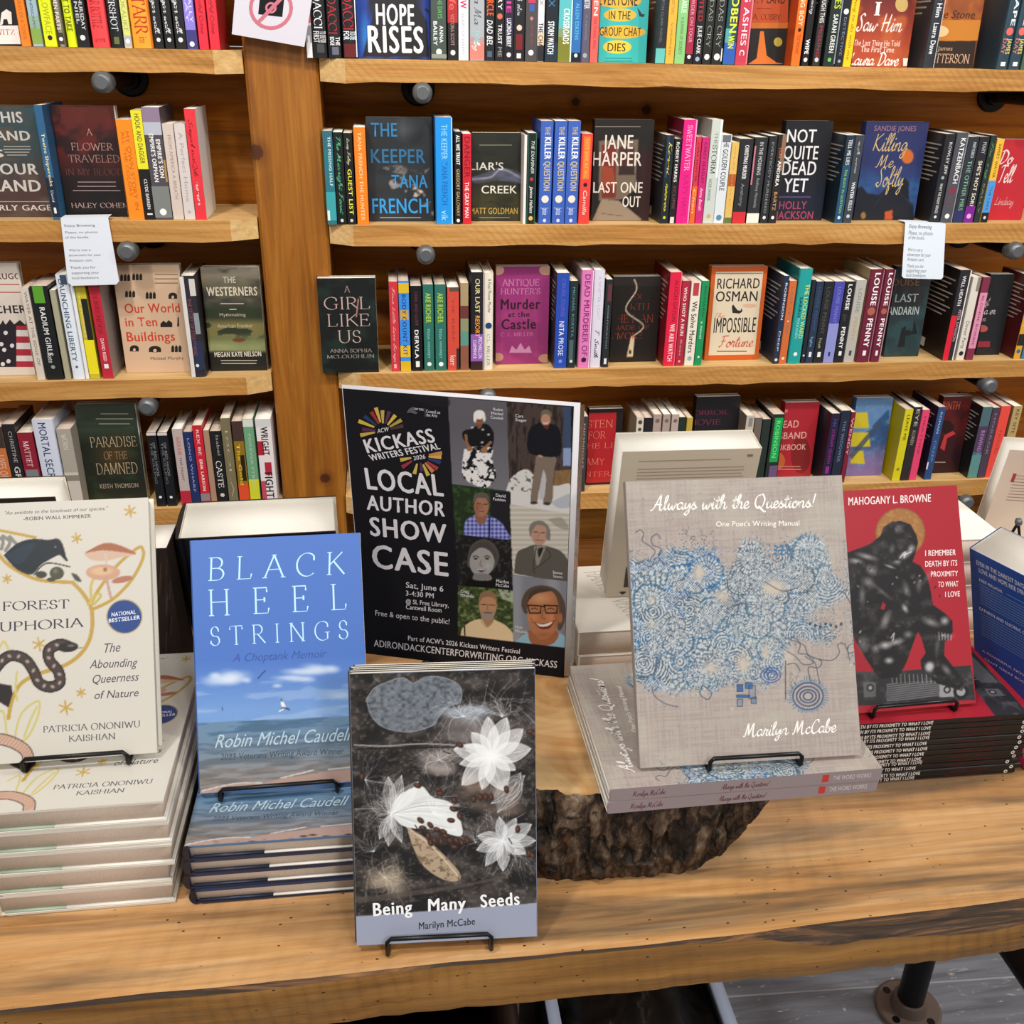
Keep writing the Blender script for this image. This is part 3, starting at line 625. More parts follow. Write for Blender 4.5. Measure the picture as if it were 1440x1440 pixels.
def shelf_row(key, rows, pics={}):
    """each row: geometry | look | things printed on it; books stand side by side with their spines at the shelf edge, some face out"""
    Z = SH[key] + .0006; B = []; px_prev = None
    for ln in rows.strip().split('\n'):
        geo, look, *its = [q.strip() for q in ln.split('|')]; ge = geo.split()
        B.append((ge, look, [i.strip() for i in its[0].split(';') if i.strip()] if its else []))
    lm = None; cnt = 0; side = 'left end'
    firstF = next((i for i, q in enumerate(B) if q[0][0] == 'F'), None)
    last = -9
    for i, (ge, look, its) in enumerate(B):
        kind = ge[0]; xl, xr = float(ge[1]), float(ge[2]); col = ge[4]
        sidec = ge[5] if len(ge) > 5 and ge[5] != '.' else col
        yf = 2.213 if kind == 'S' else 2.252
        if len(ge) > 6: yf = float(ge[6])
        X0 = max(Xat(xl, yf, Z), last + .0004); X1 = Xat(xr, yf, Z)
        if i + 1 < len(B): X1 = min(X1, Xat(float(B[i + 1][0][1]), float(B[i + 1][0][6]) if len(B[i + 1][0]) > 6 else (2.213 if B[i + 1][0][0] == 'S' else 2.252), Z) - .0006)
        X1 = max(X1, X0 + .004); last = X1
        kx = (xl + xr) / 2
        h = float(ge[3][1:]) / 100 if ge[3][0] == 'h' else at(kx, float(ge[3]), Y=yf)[2] - Z
        grp = 'books on the ' + SHN[key]
        short = lambda q: SHORT.get(q) or ' '.join(q.split()[:3 if q.split()[1:2] == ['and'] else 2])
        if kind == 'F': lm = look; cnt = 0; lab = f'{look} cover facing out, {SHN[key]}'
        elif lm is None: lab = f'{look} spine, {ORD[firstF - i - 1]} left of {short(B[firstF][1])} cover, {SHN[key]}'
        else: cnt += 1; lab = f'{look} spine, {ORD[cnt - 1]} right of {short(lm)} cover, {SHN[key]}'
        hard = h > .222 and kind == 'S'
        r2 = random.Random(key + str(i))
        if kind == 'S':
            w = min(.152, h * r2.uniform(.62, .68)); M = T(X0, yf, Z) @ RZ(math.pi / 2) @ T(0, 0, 0)
            M = T(X1, yf, Z) @ RZ(math.pi / 2)
            fc = ge[7] if len(ge) > 7 else sidec
            back = (lambda f: (f.rect(.06, .86, .34, .96, 'e8e4dc'), [f.rect(.1, .12 + .05 * q, .9 - .1 * (q % 3), .135 + .05 * q, 'a8a49c') for q in range(9)])) if r2.random() < .75 and srgb(sidec).sum() < 1.2 else None
            book('hardcover_book' if hard else 'paperback_book', lab, M, w, h, X1 - X0, fc, sidec, col, hard, grp, dspine=spine_draw(its, kx, Z), dback=back,
                 pmat=[M_PAGE, M_PAGEW, M_PAGET][r2.randrange(3)])
        else:
            lean = math.radians(float(ge[7]) if len(ge) > 7 else 3)
            M = T(X0, yf, Z) @ Matrix.Rotation(-lean, 4, 'X')
            book('face_out_book', lab, M, X1 - X0, h / math.cos(lean), .026, col, sidec, sidec, False, grp, draw=cover_draw(its, pics), pmat=M_PAGEW)
# ------------------------------------------------------------------ small pictures on the face-out covers
def pic_hope(f):
    c = Cv(f, 70, 110, '14141c'); n = c.noise(24, 40, 3); c.all((n - .45) * 4, '1c3c9c'); c.all(np.clip((c.X - 585) / 14, 0, 1) * (n > .3), '1f3fa0')
    c.all(np.clip((522 - c.X) / 10, 0, 1) * .9, '1648b8'); c.ell(512, 50, 6, 30, '2c84d8', .6, 4)
    c.poly([(534, -20), (572, -20), (600, 30), (604, 80), (510, 80), (520, 40)], '161018', .95); c.put(f)
def pic_door(f):
    c = Cv(f, 60, 96, '17110f'); c.all(np.clip((c.X - 890) / 30, 0, .5) * np.clip((c.Y - 200) / 20, 0, 1), '4a1418'); c.poly([(842, 282), (842, 198), (898, 196), (894, 250), (898, 262), (876, 280)], '6a5a4a')
    c.poly([(846, 278), (846, 204), (866, 204), (866, 278)], '6c2418'); c.poly([(846, 260), (846, 232), (862, 236), (866, 262)], '8c3a20')
    c.poly([(870, 246), (870, 206), (892, 206), (892, 246)], '44201c'); c.poly([(870, 246), (872, 232), (892, 236), (892, 246)], '2c1c18')
    c.poly([(832, 312), (846, 280), (870, 282), (902, 308), (900, 316), (832, 316)], '8a7a66'); c.line([(846, 300), (876, 304)], 1, '5a4c40'); c.put(f)
def pic_house(f):
    c = Cv(f, 60, 96, '272f5e'); n = c.noise(20, 14, 5); c.all(np.clip((c.Y - 230) / 40, 0, .8) * n * 1.5, '2c5a90'); c.all((c.Y < 190) * .4, '2a2850')
    c.ell(1276, 220, 8.5, 10, 'c06428'); c.poly([(1196, 312), (1202, 266), (1212, 262), (1220, 272), (1236, 274), (1255, 256), (1284, 288), (1286, 312)], '171a24')
    c.poly([(1265, 278), (1268, 256), (1272, 250), (1278, 256), (1278, 284)], '14161e'); c.poly([(1244, 309), (1244, 298), (1255, 295), (1255, 309)], 'b4502c'); c.ell(1214, 303, 3.4, 5, '8a6a3c')
    c.line([(1230, 288), (1254, 258), (1283, 290)], 1, '283040', smooth=False); c.put(f)
def pic_icons(f):
    r = random.Random(5)
    for x, y in ((176, 390), (193, 389), (183, 413), (212, 415), (243, 415), (234, 455), (251, 453), (189, 489), (218, 490), (248, 490)):
        w = r.uniform(6, 9); k = r.randrange(3)
        if (x, y) == (251, 453): f.pp([(249, 459), (252, 459), (251.5, 446), (250, 446)], '201c18'); continue
        if k == 0: f.pp([(x - w, y + 5), (x + w, y + 5), (x + w, y - 1), (x + 3, y - 5), (x, y - 1), (x - 4, y - 4), (x - w, y)], '201c18')
        elif k == 1:
            f.ep(x, y + 1, w, 4.6, '201c18'); f.pp([(x - w, y + 5), (x + w, y + 5), (x + w, y + 2), (x - w, y + 2)], '201c18'); f.ep(x, y + 3, w * .3, 2.4, 'cfae90')
        else:
            for q in (-5, 0, 5): f.pp([(x + q - 2, y + 5), (x + q + 2, y + 5), (x + q + 2, y - 2), (x + q, y - 5), (x + q - 2, y - 2)], '201c18')
def pic_west(f):
    c = Cv(f, 60, 96, '5c5844'); n = c.noise(40, 12, 9); c.all(np.clip((404 - c.Y) / 20, 0, 1) * .8, '8a8070'); c.all((n - .42) * 4 * (c.Y < 440), '3c3a34')
    c.all(np.clip((c.Y - 425) / 10, 0, 1), '2c3422'); c.all(np.clip((c.Y - 446) / 10, 0, 1) * (n > .5) * .8, '8a7c48'); c.all(np.clip((c.Y - 468) / 10, 0, 1), '6a7048')
    c.all(np.clip((c.Y - 476) / 10, 0, 1) * .5 * n * 2, 'a8ac78'); c.all(np.clip((c.Y - 492) / 5, 0, 1), '1c1c16'); c.ell(336, 478, 9, 3, '6a3a24'); c.put(f)
def pic_thread(f):
    c = Cv(f, 52, 84, '17120f'); c.all((c.Y < 402) * .3, '3a342e')
    c.line([(892, 393), (895, 408), (880, 436), (905, 458), (888, 474)], 1.8, 'b4a48c'); c.poly([(887, 474), (892, 474), (890, 502), (881, 502)], 'c8b494'); c.ell(886, 495, 2, 3, '3a2c20'); c.put(f)
def pic_cream(f):
    f.rect(.075, .055, .925, .945, 'd8c8ae'); f.pp([(1002, 385), (1072, 385), (1072, 384), (1002, 384)], '8a6a4c'); f.ep(1054, 430, 10, 3, 'd4aa8c')
def pic_blade(f):
    c = Cv(f, 50, 80, '5a80ac'); c.poly([(1186, 640), (1250, 575), (1250, 680), (1186, 680)], '2c4c7c', .9); c.all(np.clip((c.Y - 620) / 25, 0, 1), '7c6898'); c.all((c.noise(14, 9, 3) - .5) * 3, '6a8cb0', )
    for y0, y1, k in ((580, 602, 1220), (608, 628, 1222), (634, 652, 1214)): c.poly([(1196, y1), (1198, y0), (k, y0), (k + 2, y1)], 'c8b428')
    c.poly([(1194, 640), (1238, 590), (1240, 596), (1198, 646)], '3c4a5c', .8); c.put(f)
def pic_keeper(f):
    c = Cv(f, 62, 90, '22262a'); n = c.noise(40, 30, 8); n2 = c.noise(9, 6, 9); c.all(np.clip((n - .45) * 3, 0, .6), '30353a'); c.ell(570, 182, 14, 14, '4a4e52', .6, 12)
    m = np.clip((n2 - .42) * 4, 0, 1)
    for p, col in (([(536, 236), (560, 232), (584, 240), (604, 236), (590, 248), (560, 244)], '77706a'), ([(546, 256), (560, 248), (570, 252), (586, 262), (612, 292), (608, 306), (588, 282), (572, 274), (566, 262), (552, 266)], 'a09488'), ([(572, 268), (586, 264), (598, 274), (582, 280)], 'dccabc')): c.poly(p, col, .9, smooth=True, tex=m)
    c.put(f)
def pic_liar(f):
    c = Cv(f, 50, 76, '1f2219'); n = c.noise(30, 8, 4); c.all(np.clip((c.Y - 250) / 30, 0, 1) * .8, '3a381c'); c.all(np.clip((n - .5) * 3, 0, .5), '12150f')
    c.poly([(660, 250), (680, 244), (704, 236), (740, 246), (740, 258), (700, 254), (670, 258)], '5a5e78', .9, smooth=True, tex=np.clip(n * 1.6, 0, 1)); c.line([(664, 252), (690, 249), (706, 238), (736, 252)], 2.4, 'a8a8bc', .7, 2); c.put(f)
def pic_glow(f):
    c = Cv(f, 50, 80, '3a4434'); n = c.noise(30, 22, 31); c.all(np.clip((c.Y - 596) / 30, 0, 1), '1c2218'); c.all(np.clip((n - .5) * 4, 0, .7) * (c.Y > 590), '2a3a24'); c.ell(160, 640, 22, 22, '4a3418', .8, 26); c.put(f)
shelf_row('L1', '''
F -62 30 h22 151314|black and white bear|r -70 62 31 36 f0ecea;t -40 48 20 41 a85a50 s HOROWITZ;p eeeae4 0 36 2 18 9 13 16 17 17 34 12 34 10 27 5 27 4 34
S 31 44 h21.5 f08424|thin orange|T -10 55 c86010 .3 .7 r STORIES OF A TOWN
S 47 61 h22 9fb9c4|pale blue and green|B 30 62 8aa850;B 22 40 93b09c;T -10 40 35506a .35 .6 r LANDSCAPES
S 64 81 h22 e2ea1a|bright yellow|T -20 48 b0b410 .25 .75 b YELLOWFACE;D 53 222 .2
S 84 92 h22.4 8c8478|mottled grey|T -20 42 e8e0d8 .1 .8 b HIDDEN PARTS;B 46 62 403830;D 55 eee .35
S 96 109 h22.6 dcec10|lime yellow|T -20 44 6a7010 .2 .8 k NEXT TO TAKE
S 110 127 h22.2 17191d|black with white title|T -30 42 d8d8d8 .55 .85 b THE THURSDAY;T -20 34 cfcfcf .2 .45 b BE NIEL;D 53 ddd .22
S 131 155 h23 f2464a|broad red|T -20 40 a02028 .2 .75 s SUGAR BOTTLE;T 54 59 b83038 .2 .8 r PRESS
S 157 175 h22.8 14181b|black with large white capitals|T -30 44 e4e6ea .25 .75 s AFTERSHOT;B 52 62 6a7040 .3 .7
S 176 186 h22 d8dc7c|pale yellow and grey|B 50 66 b4b2b4;T -20 44 a8aa60 .2 .8 r LOOKALIKE;D 58 f4f4f4 .3
S 188 216 h22.4 f8a02c|broad orange with red capitals|T -40 48 c03418 .22 .85 s A STARR;T 52 60 8a5010 .35 .7 r inn;B -40 66 d0641e .93 1
S 218 231 h21.6 17171a|slim black with white script|T -30 48 e2e2e4 .25 .75 c Melligan Walk;D 56 ddd .22
S 233 246 h21.6 17171a|slim black with white script|T -30 48 e2e2e4 .25 .75 c Melligan Walk;D 56 ddd .22
S 248 263 h21.6 19191c|slim black with white script|T -30 48 e2e2e4 .25 .75 c Melligan Walk;D 56 ddd .22
S 264 278 h22 8c7cd8|lilac over navy|B 42 70 3c3a78;T -10 32 d8d0f4 .55 .85 b SALLY;T -10 32 d8d0f4 .2 .45 b RAY;D 62 eee .25
S 281 294 h21 e22c40|bright red|T -20 48 8c1020 .3 .7 I Beautiful Crime
S 296 310 h21 e02c3c d0303a 2.213 d0303a|bright red|T -20 48 8c1020 .3 .7 I Beautiful Crime
''')
shelf_row('R1', '''
S 432 440 h21 e8e4e4|slim white and pink|B -90 32 e46a78;B 36 60 9a9aa0;B 50 66 e8e4e0 .3 .7
S 441 461 h22.5 15171b|black with white capitals|T -40 40 f2f2f2 .2 .75 s BALDACCI;T 44 60 d8d8d8 .55 .95 k TO DIE FOR;T 44 60 d8d8d8 .1 .5 k FIRST;B 62 74 444 .3 .8
S 462 481 h22.5 16181c|black with red capitals|T -40 48 b02430 .15 .75 s BALDACCI;T 52 64 f0f0f0 .6 .9 k THE;T 52 64 f0f0f0 .2 .5 k EDGE;B 66 77 667 .3 .8
S 483 503 h22.5 1b1a1e|black with crimson capitals|T -40 42 c22436 .15 .8 s BALDACCI;T 44 56 e8f0f4 .55 .95 k TO DIE;T 44 56 e8f0f4 .1 .5 k FOR;B 62 80 641a1c .1 .9;B -60 80 dfe6ea .93 1
F 504 605 h23 14151d|blue and black bold white capitals|P hope;t 529 34 582 6 f4f4f2 k HOPE;t 518 73 595 37 f4f4f2 k RISES
S 607 628 h22 44504a|grey green|T -20 26 5cba5a .45 .75 b ALL THE DAYS;T 36 60 e4e8e4 .55 .8 k ANNA;T 30 64 e4e8e4 .15 .4 k BAILEY;D 73 d8dcd8 .2;B 76 82 8a9086
S 630 644 h21 1d1b1c|red over black|B -90 32 b0282c;T -10 14 e86a60 .2 .8 r life;T 20 64 b8928a .3 .65 r VICTORIA SCOTT;D 74 ddd .25
S 645 659 h21.5 eceaee|white with pink letter|T 0 12 d8305c .2 .8 k W;T 18 78 b4b0b8 .3 .6 r YEARS OF HAPPY
S 661 681 h22 a9aeb4|grey fading to coral|B 62 84 dc8074;B 52 62 b89494;T -20 36 6c747c .3 .8 c Ma Ma;T 44 64 8ad0d0 .3 .7 b INNO;T 58 72 f4f0ea .3 .7 c By
S 682 695 h21.5 1c1d22|black with orange and white|T -10 22 e05a1c .2 .9 k CIRCLE;T 28 64 f4f4f4 .2 .8 I DAD BEL;B 72 80 4a6078 .25 .75
S 696 709 h21.5 141417|black with spaced white letters|T -30 14 f0f0ee .3 .75 b EVERY;D 23 d86a50 .3;T 34 62 f0f0ee .3 .75 b TRUST;T 66 80 888 .3 .75 b ME
S 709 722 h21.5 241f38|black and purple|B 52 90 15151c;T -10 18 d8409a .2 .7 k LIE;T 26 66 f0eef8 .25 .75 k LUCINDA BERRY;D 77 cfcfd4 .25
S 722 737 h21.5 1a191c|black with red block|T -10 22 c8d4e0 .3 .7 c Ruth Perkins;D 39 e8c8b4 .25;B 48 70 7a1c22 .2 .8;B 75 82 ddd .3 .7
S 738 755 h22 4a4648|charcoal|B -90 4 c83a58 .2 .8;B 6 16 3c5ca8 .3 .7;D 26 c87a74 .14;T 30 64 8a4a4a .4 .65 r A PRIVATE MAN;D 74 f4f2f0 .22
S 755 764 h21.5 e4e2e4|half white half black|B 62 90 25252a;B 46 64 e8c8a8;T -10 8 9a9aa0 .2 .8 b OX;T 32 74 2a2a30 .15 .85 k THE CHASE
S 766 783 h21.5 151c26|black navy|B 60 90 1c2e40;T -20 10 3a7aa8 .2 .7 r FOX;T 30 76 f0f4f6 .2 .7 k STORM WATCH
S 784 803 h21.5 58b8bc|green landscape|B 40 60 84986c;B 52 90 7a7c28;T 12 62 f6f8f4 .35 .8 k CROSSROADS;B -90 90 c8ecec .9 1
S 803 816 h21.5 2c6cb0|blue|T 4 56 5ab8e0 .3 .7 b ALLEN ESKENS;B 74 90 16161c;D 78 cdd .2
S 816 828 h21.5 5c5668|purple grey|T -10 12 e4e2ea .2 .8 k MONSTER;T 20 58 8a8494 .4 .6 r A NOVEL;B -90 90 2c3a70 .0 .15;D 78 9aa .25
S 829 840 h22 f0605a|coral red|T -10 22 f8e8e0 .25 .75 b BEN;T 24 68 a02c34 .3 .7 r THE THING MAN
F 841 908 h21 2fb4b2|turquoise with yellow pills|e 870 2 32 9 dcb030;e 872 21 23 9.5 d8b83c;e 874 45 34 9.5 dcb030;e 868 66 20 9.5 ecc636;t 842 7 897 -8 2a2010 b EVERYONE;t 856 27 887 16 2a2010 b IN THE;t 843 50 902 39 2a2010 b GROUP CHAT;t 854 72 880 61 2a2010 b DIES;p 1c3038 896 10 903 20 907 20 905 24 899 23;l 850 82 890 86 248a8a 2
S 921 934 h22 23272c 22262a|black over teal|B 68 90 62bcb4;T -10 60 6a7278 .3 .55 r MARTIN CLARK NOVEL
S 935 947 h21 e8b040|golden yellow|T -20 20 a07418 .3 .6 r BURNT LETTERS;T 32 78 9a7018 .35 .6 r SOMEWHERE
S 948 962 h21 88c47c|light green|T -10 18 e8f4e0 .3 .8 b CHARLIE;T 24 76 4a7c48 .35 .65 r A SUMMER OF SECRETS
S 963 973 h21 a02844|dark red and pink|T -10 60 e090a4 .25 .7 b MURDER ON TOUR;B 76 90 1a1418;D 80 f0e8e8 .25
S 974 986 h21 171719|black with red and white|T -20 30 a02830 .2 .7 k INVITED;T 36 76 ececec .3 .75 b JULIE CLARK;D 83 9ac .25
S 987 999 h21.5 202220|black outlined capitals|T -40 66 b4b8ac .3 .75 S CICADAS CRY;D 80 e8e8e4 .3
S 1000 1014 h21.5 202220|black outlined capitals|T -40 66 b4b8ac .3 .75 S CICADAS CRY;D 80 e8e8e4 .3;B 68 86 f2f2f2 .9 1
S 1016 1032 h22 1e4c58|yellow lettered blue|B 60 90 2c5cb0;B 40 60 58a0a0 .0 .5;T -20 46 e8e43c .3 .9 k COBEN;T 50 68 e8f020 .3 .8 k WIN
S 1033 1050 h22 c03a50|crimson pink|T -40 64 f4d8dc .3 .75 b SING ASHES;T 70 78 f4e4e4 .3 .7 k C;B -40 90 e8808c .9 1
F 1051 1107 h21.5 16110e|orange and black tower|r 1055 38 1110 -60 b04414;r 1055 40 1110 32 b8641c;t 1053 4 1105 -7 2a120a b CITY LAND;t 1058 27 1098 20 2a120a s A. COSBY;p c86a24 1052 90 1064 82 1069 44 1074 44 1078 78 1092 88 1108 90;e 1094 59 6 6.5 a8963c;l 1062 12 1086 13 7a2c10 1
S 1112 1124 h21.5 ee6e1e c05014|orange|T -30 36 f8e0c0 .25 .75 b KILLING BOY;T 48 76 8a3408 .3 .7 r TESTIMONY;D 42 1a1010 .2
S 1127 1136 h21 191719|black|T -10 20 d8d4d4 .3 .8 c Carving;T 55 76 f0f0f0 .2 .8 k WIPE;D 84 ddd .3
S 1142 1152 h21 2b2a2a|charcoal with dark red|T -20 32 d0d0cc .2 .8 k THROUGH THIS;T 36 80 a03040 .3 .75 b MISSING;D 84 c8ccca .28
S 1157 1173 h21.5 1f2926|black green|T -10 12 b8c830 .3 .85 k YES;T 20 74 eceee8 .35 .75 b SARAH GREEN;B -40 90 8a94a0 .9 1;D 84 68c060 .16
S 1174 1184 h21 1b1e28|black navy|D 16 e4e8ec .35;T 24 78 7c8494 .35 .7 r DETECTIVE;D 86 9aa2b0 .2
S 1185 1196 h22 f2c41c|yellow|T -20 84 8a6c10 .3 .7 i Nothing to do with me
F 1197 1275 h22.5 7c2a20|dark red with white brush script|N 5c1c1e a8442a b4582c 5;e 1268 6 9 11 c0a060;t 1229 21 1240 3 ece0da s I;t 1203 43 1272 20 e8d8d0 c Saw Him;t 1200 64 1266 57 e0c8bc b The Last Thing He Told;t 1210 73 1258 66 e0c8bc b The First Time;t 1192 91 1266 74 f6f0ea c Laura Dave;r 1270 93 1282 82 e4e0da
S 1297 1312 h22.5 2c3038 2a2e36|slate grey with white title|T -20 24 eef0f2 .3 .75 b Saw Him;T 32 76 eef0f2 .3 .75 b Laura Dave;B -40 95 b8c0c8 .94 1
F 1313 1368 h22.5 8a4a24|brown|N 9a4e24 6a3a1c b8641f 9;r 1310 57 1380 28 c07828;r 1310 98 1372 58 2a1c14;e 1322 44 12 8 e0c08c;t 1312 25 1372 15 3a1e10 I The Stone;t 1318 71 1340 65 b8967c r James;t 1302 88 1364 76 c8a088 s Patterson
S 1400 1416 h22.5 2a4250 233b4a|navy with white capitals|T -40 36 e4eaee .45 .8 k ESCAPE;D 44 e06a60 .3;T 54 76 d8c460 .5 .85 k JAMES;T 54 76 c87a6a .1 .4 k DAY;B 87 93 e8eaec .3 .7
S 1417 1433 h22.5 2a4250 233b4a|navy with white capitals|T -40 36 e4eaee .45 .8 k ESCAPE;D 44 e06a60 .3;T 54 76 d8c460 .5 .85 k JAMES;T 54 76 c87a6a .1 .4 k DAY;B 87 93 e8eaec .3 .7
S 1435 1450 h22 48604c|dull green|T -20 80 c8d8c8 .3 .7 b GREEN
''', {'hope': lambda f: pic_hope(f)})
shelf_row('L2', '''
F -66 73 148 39454a|slate with pale capitals|N 34484c 4c3430 5a4a40 3;t -12 172 30 157 c8c2ba k THIS;t -16 197 41 184 c8c2ba k LAND;t -20 221 4 210 c8c2ba k IS;t -16 245 52 230 c8c2ba k YOUR;t -10 269 56 253 c8c2ba k LAND;t -36 296 72 288 d0c8c0 b BEVERLY GAGE;l 4 206 44 218 a89c90 4;r -60 284 72 283 a89c90
S 75 93 148 2c6088|steel blue|B 250 305 16263c;T 188 262 e8e0a8 .35 .75 b Twelve Shipwrecks;T 268 284 d0d4d8 .3 .6 r David;B 292 300 e8e8e8 .3 .6
F 94 180 149 140e10|black and dark red|N 5a1a16 100a0c 1c0c0e 6;r 86 174 168 150 5c1c14;t 122 190 129 181 d0a49c S A;t 101 211 158 201 c0948c S FLOWER;t 97 228 167 218 b08078 S TRAVELED;t 93 246 172 237 6a3a38 S IN MY BLOOD;l 100 256 172 268 8a7a78 3;t 101 292 180 285 a89088 s Haley Cohen
S 182 204 168 f28a1c|orange|T 185 295 c85c10 .5 .75 r MY OWN STORY IN;T 185 275 c85c10 .25 .45 r ALL THE COLORS
S 204 219 155 17161a|yellow over black|B 150 238 e6dc2a;T 160 230 3a3818 .3 .75 b HOOK AND DAGGER;T 252 294 e4e4e4 .4 .7 b CLYDE BARREN;B 300 302 eee .3 .8
S 219 243 151 4c484e|dark photographic|B 150 172 8c7890;B 172 190 b4b8c4;T 188 256 f0ecea .25 .5 k EMPIRE'S ORPHAN;T 196 250 f0ecea .6 .85 k EMPIRE'S SON;B 225 256 a8854a .88 1;B 262 306 7a7e7c;D 298 f0f0f0 .2
S 244 259 174 cfc0b6|slim pinkish white|T 190 280 9a8278 .4 .7 r FROM AMERICA A BREATH
S 260 275 174 d2c8c4|slim pale grey|T 186 284 a09a9c .35 .7 r A Perfect Home;D 298 aaa .15
S 276 291 153 e23440 eee8e4 2.213 f0ece8|red spined white covered|T 168 250 941820 .3 .65 c Sayed Naqib;T 256 290 f4e0dc .35 .7 c Nemen
''')
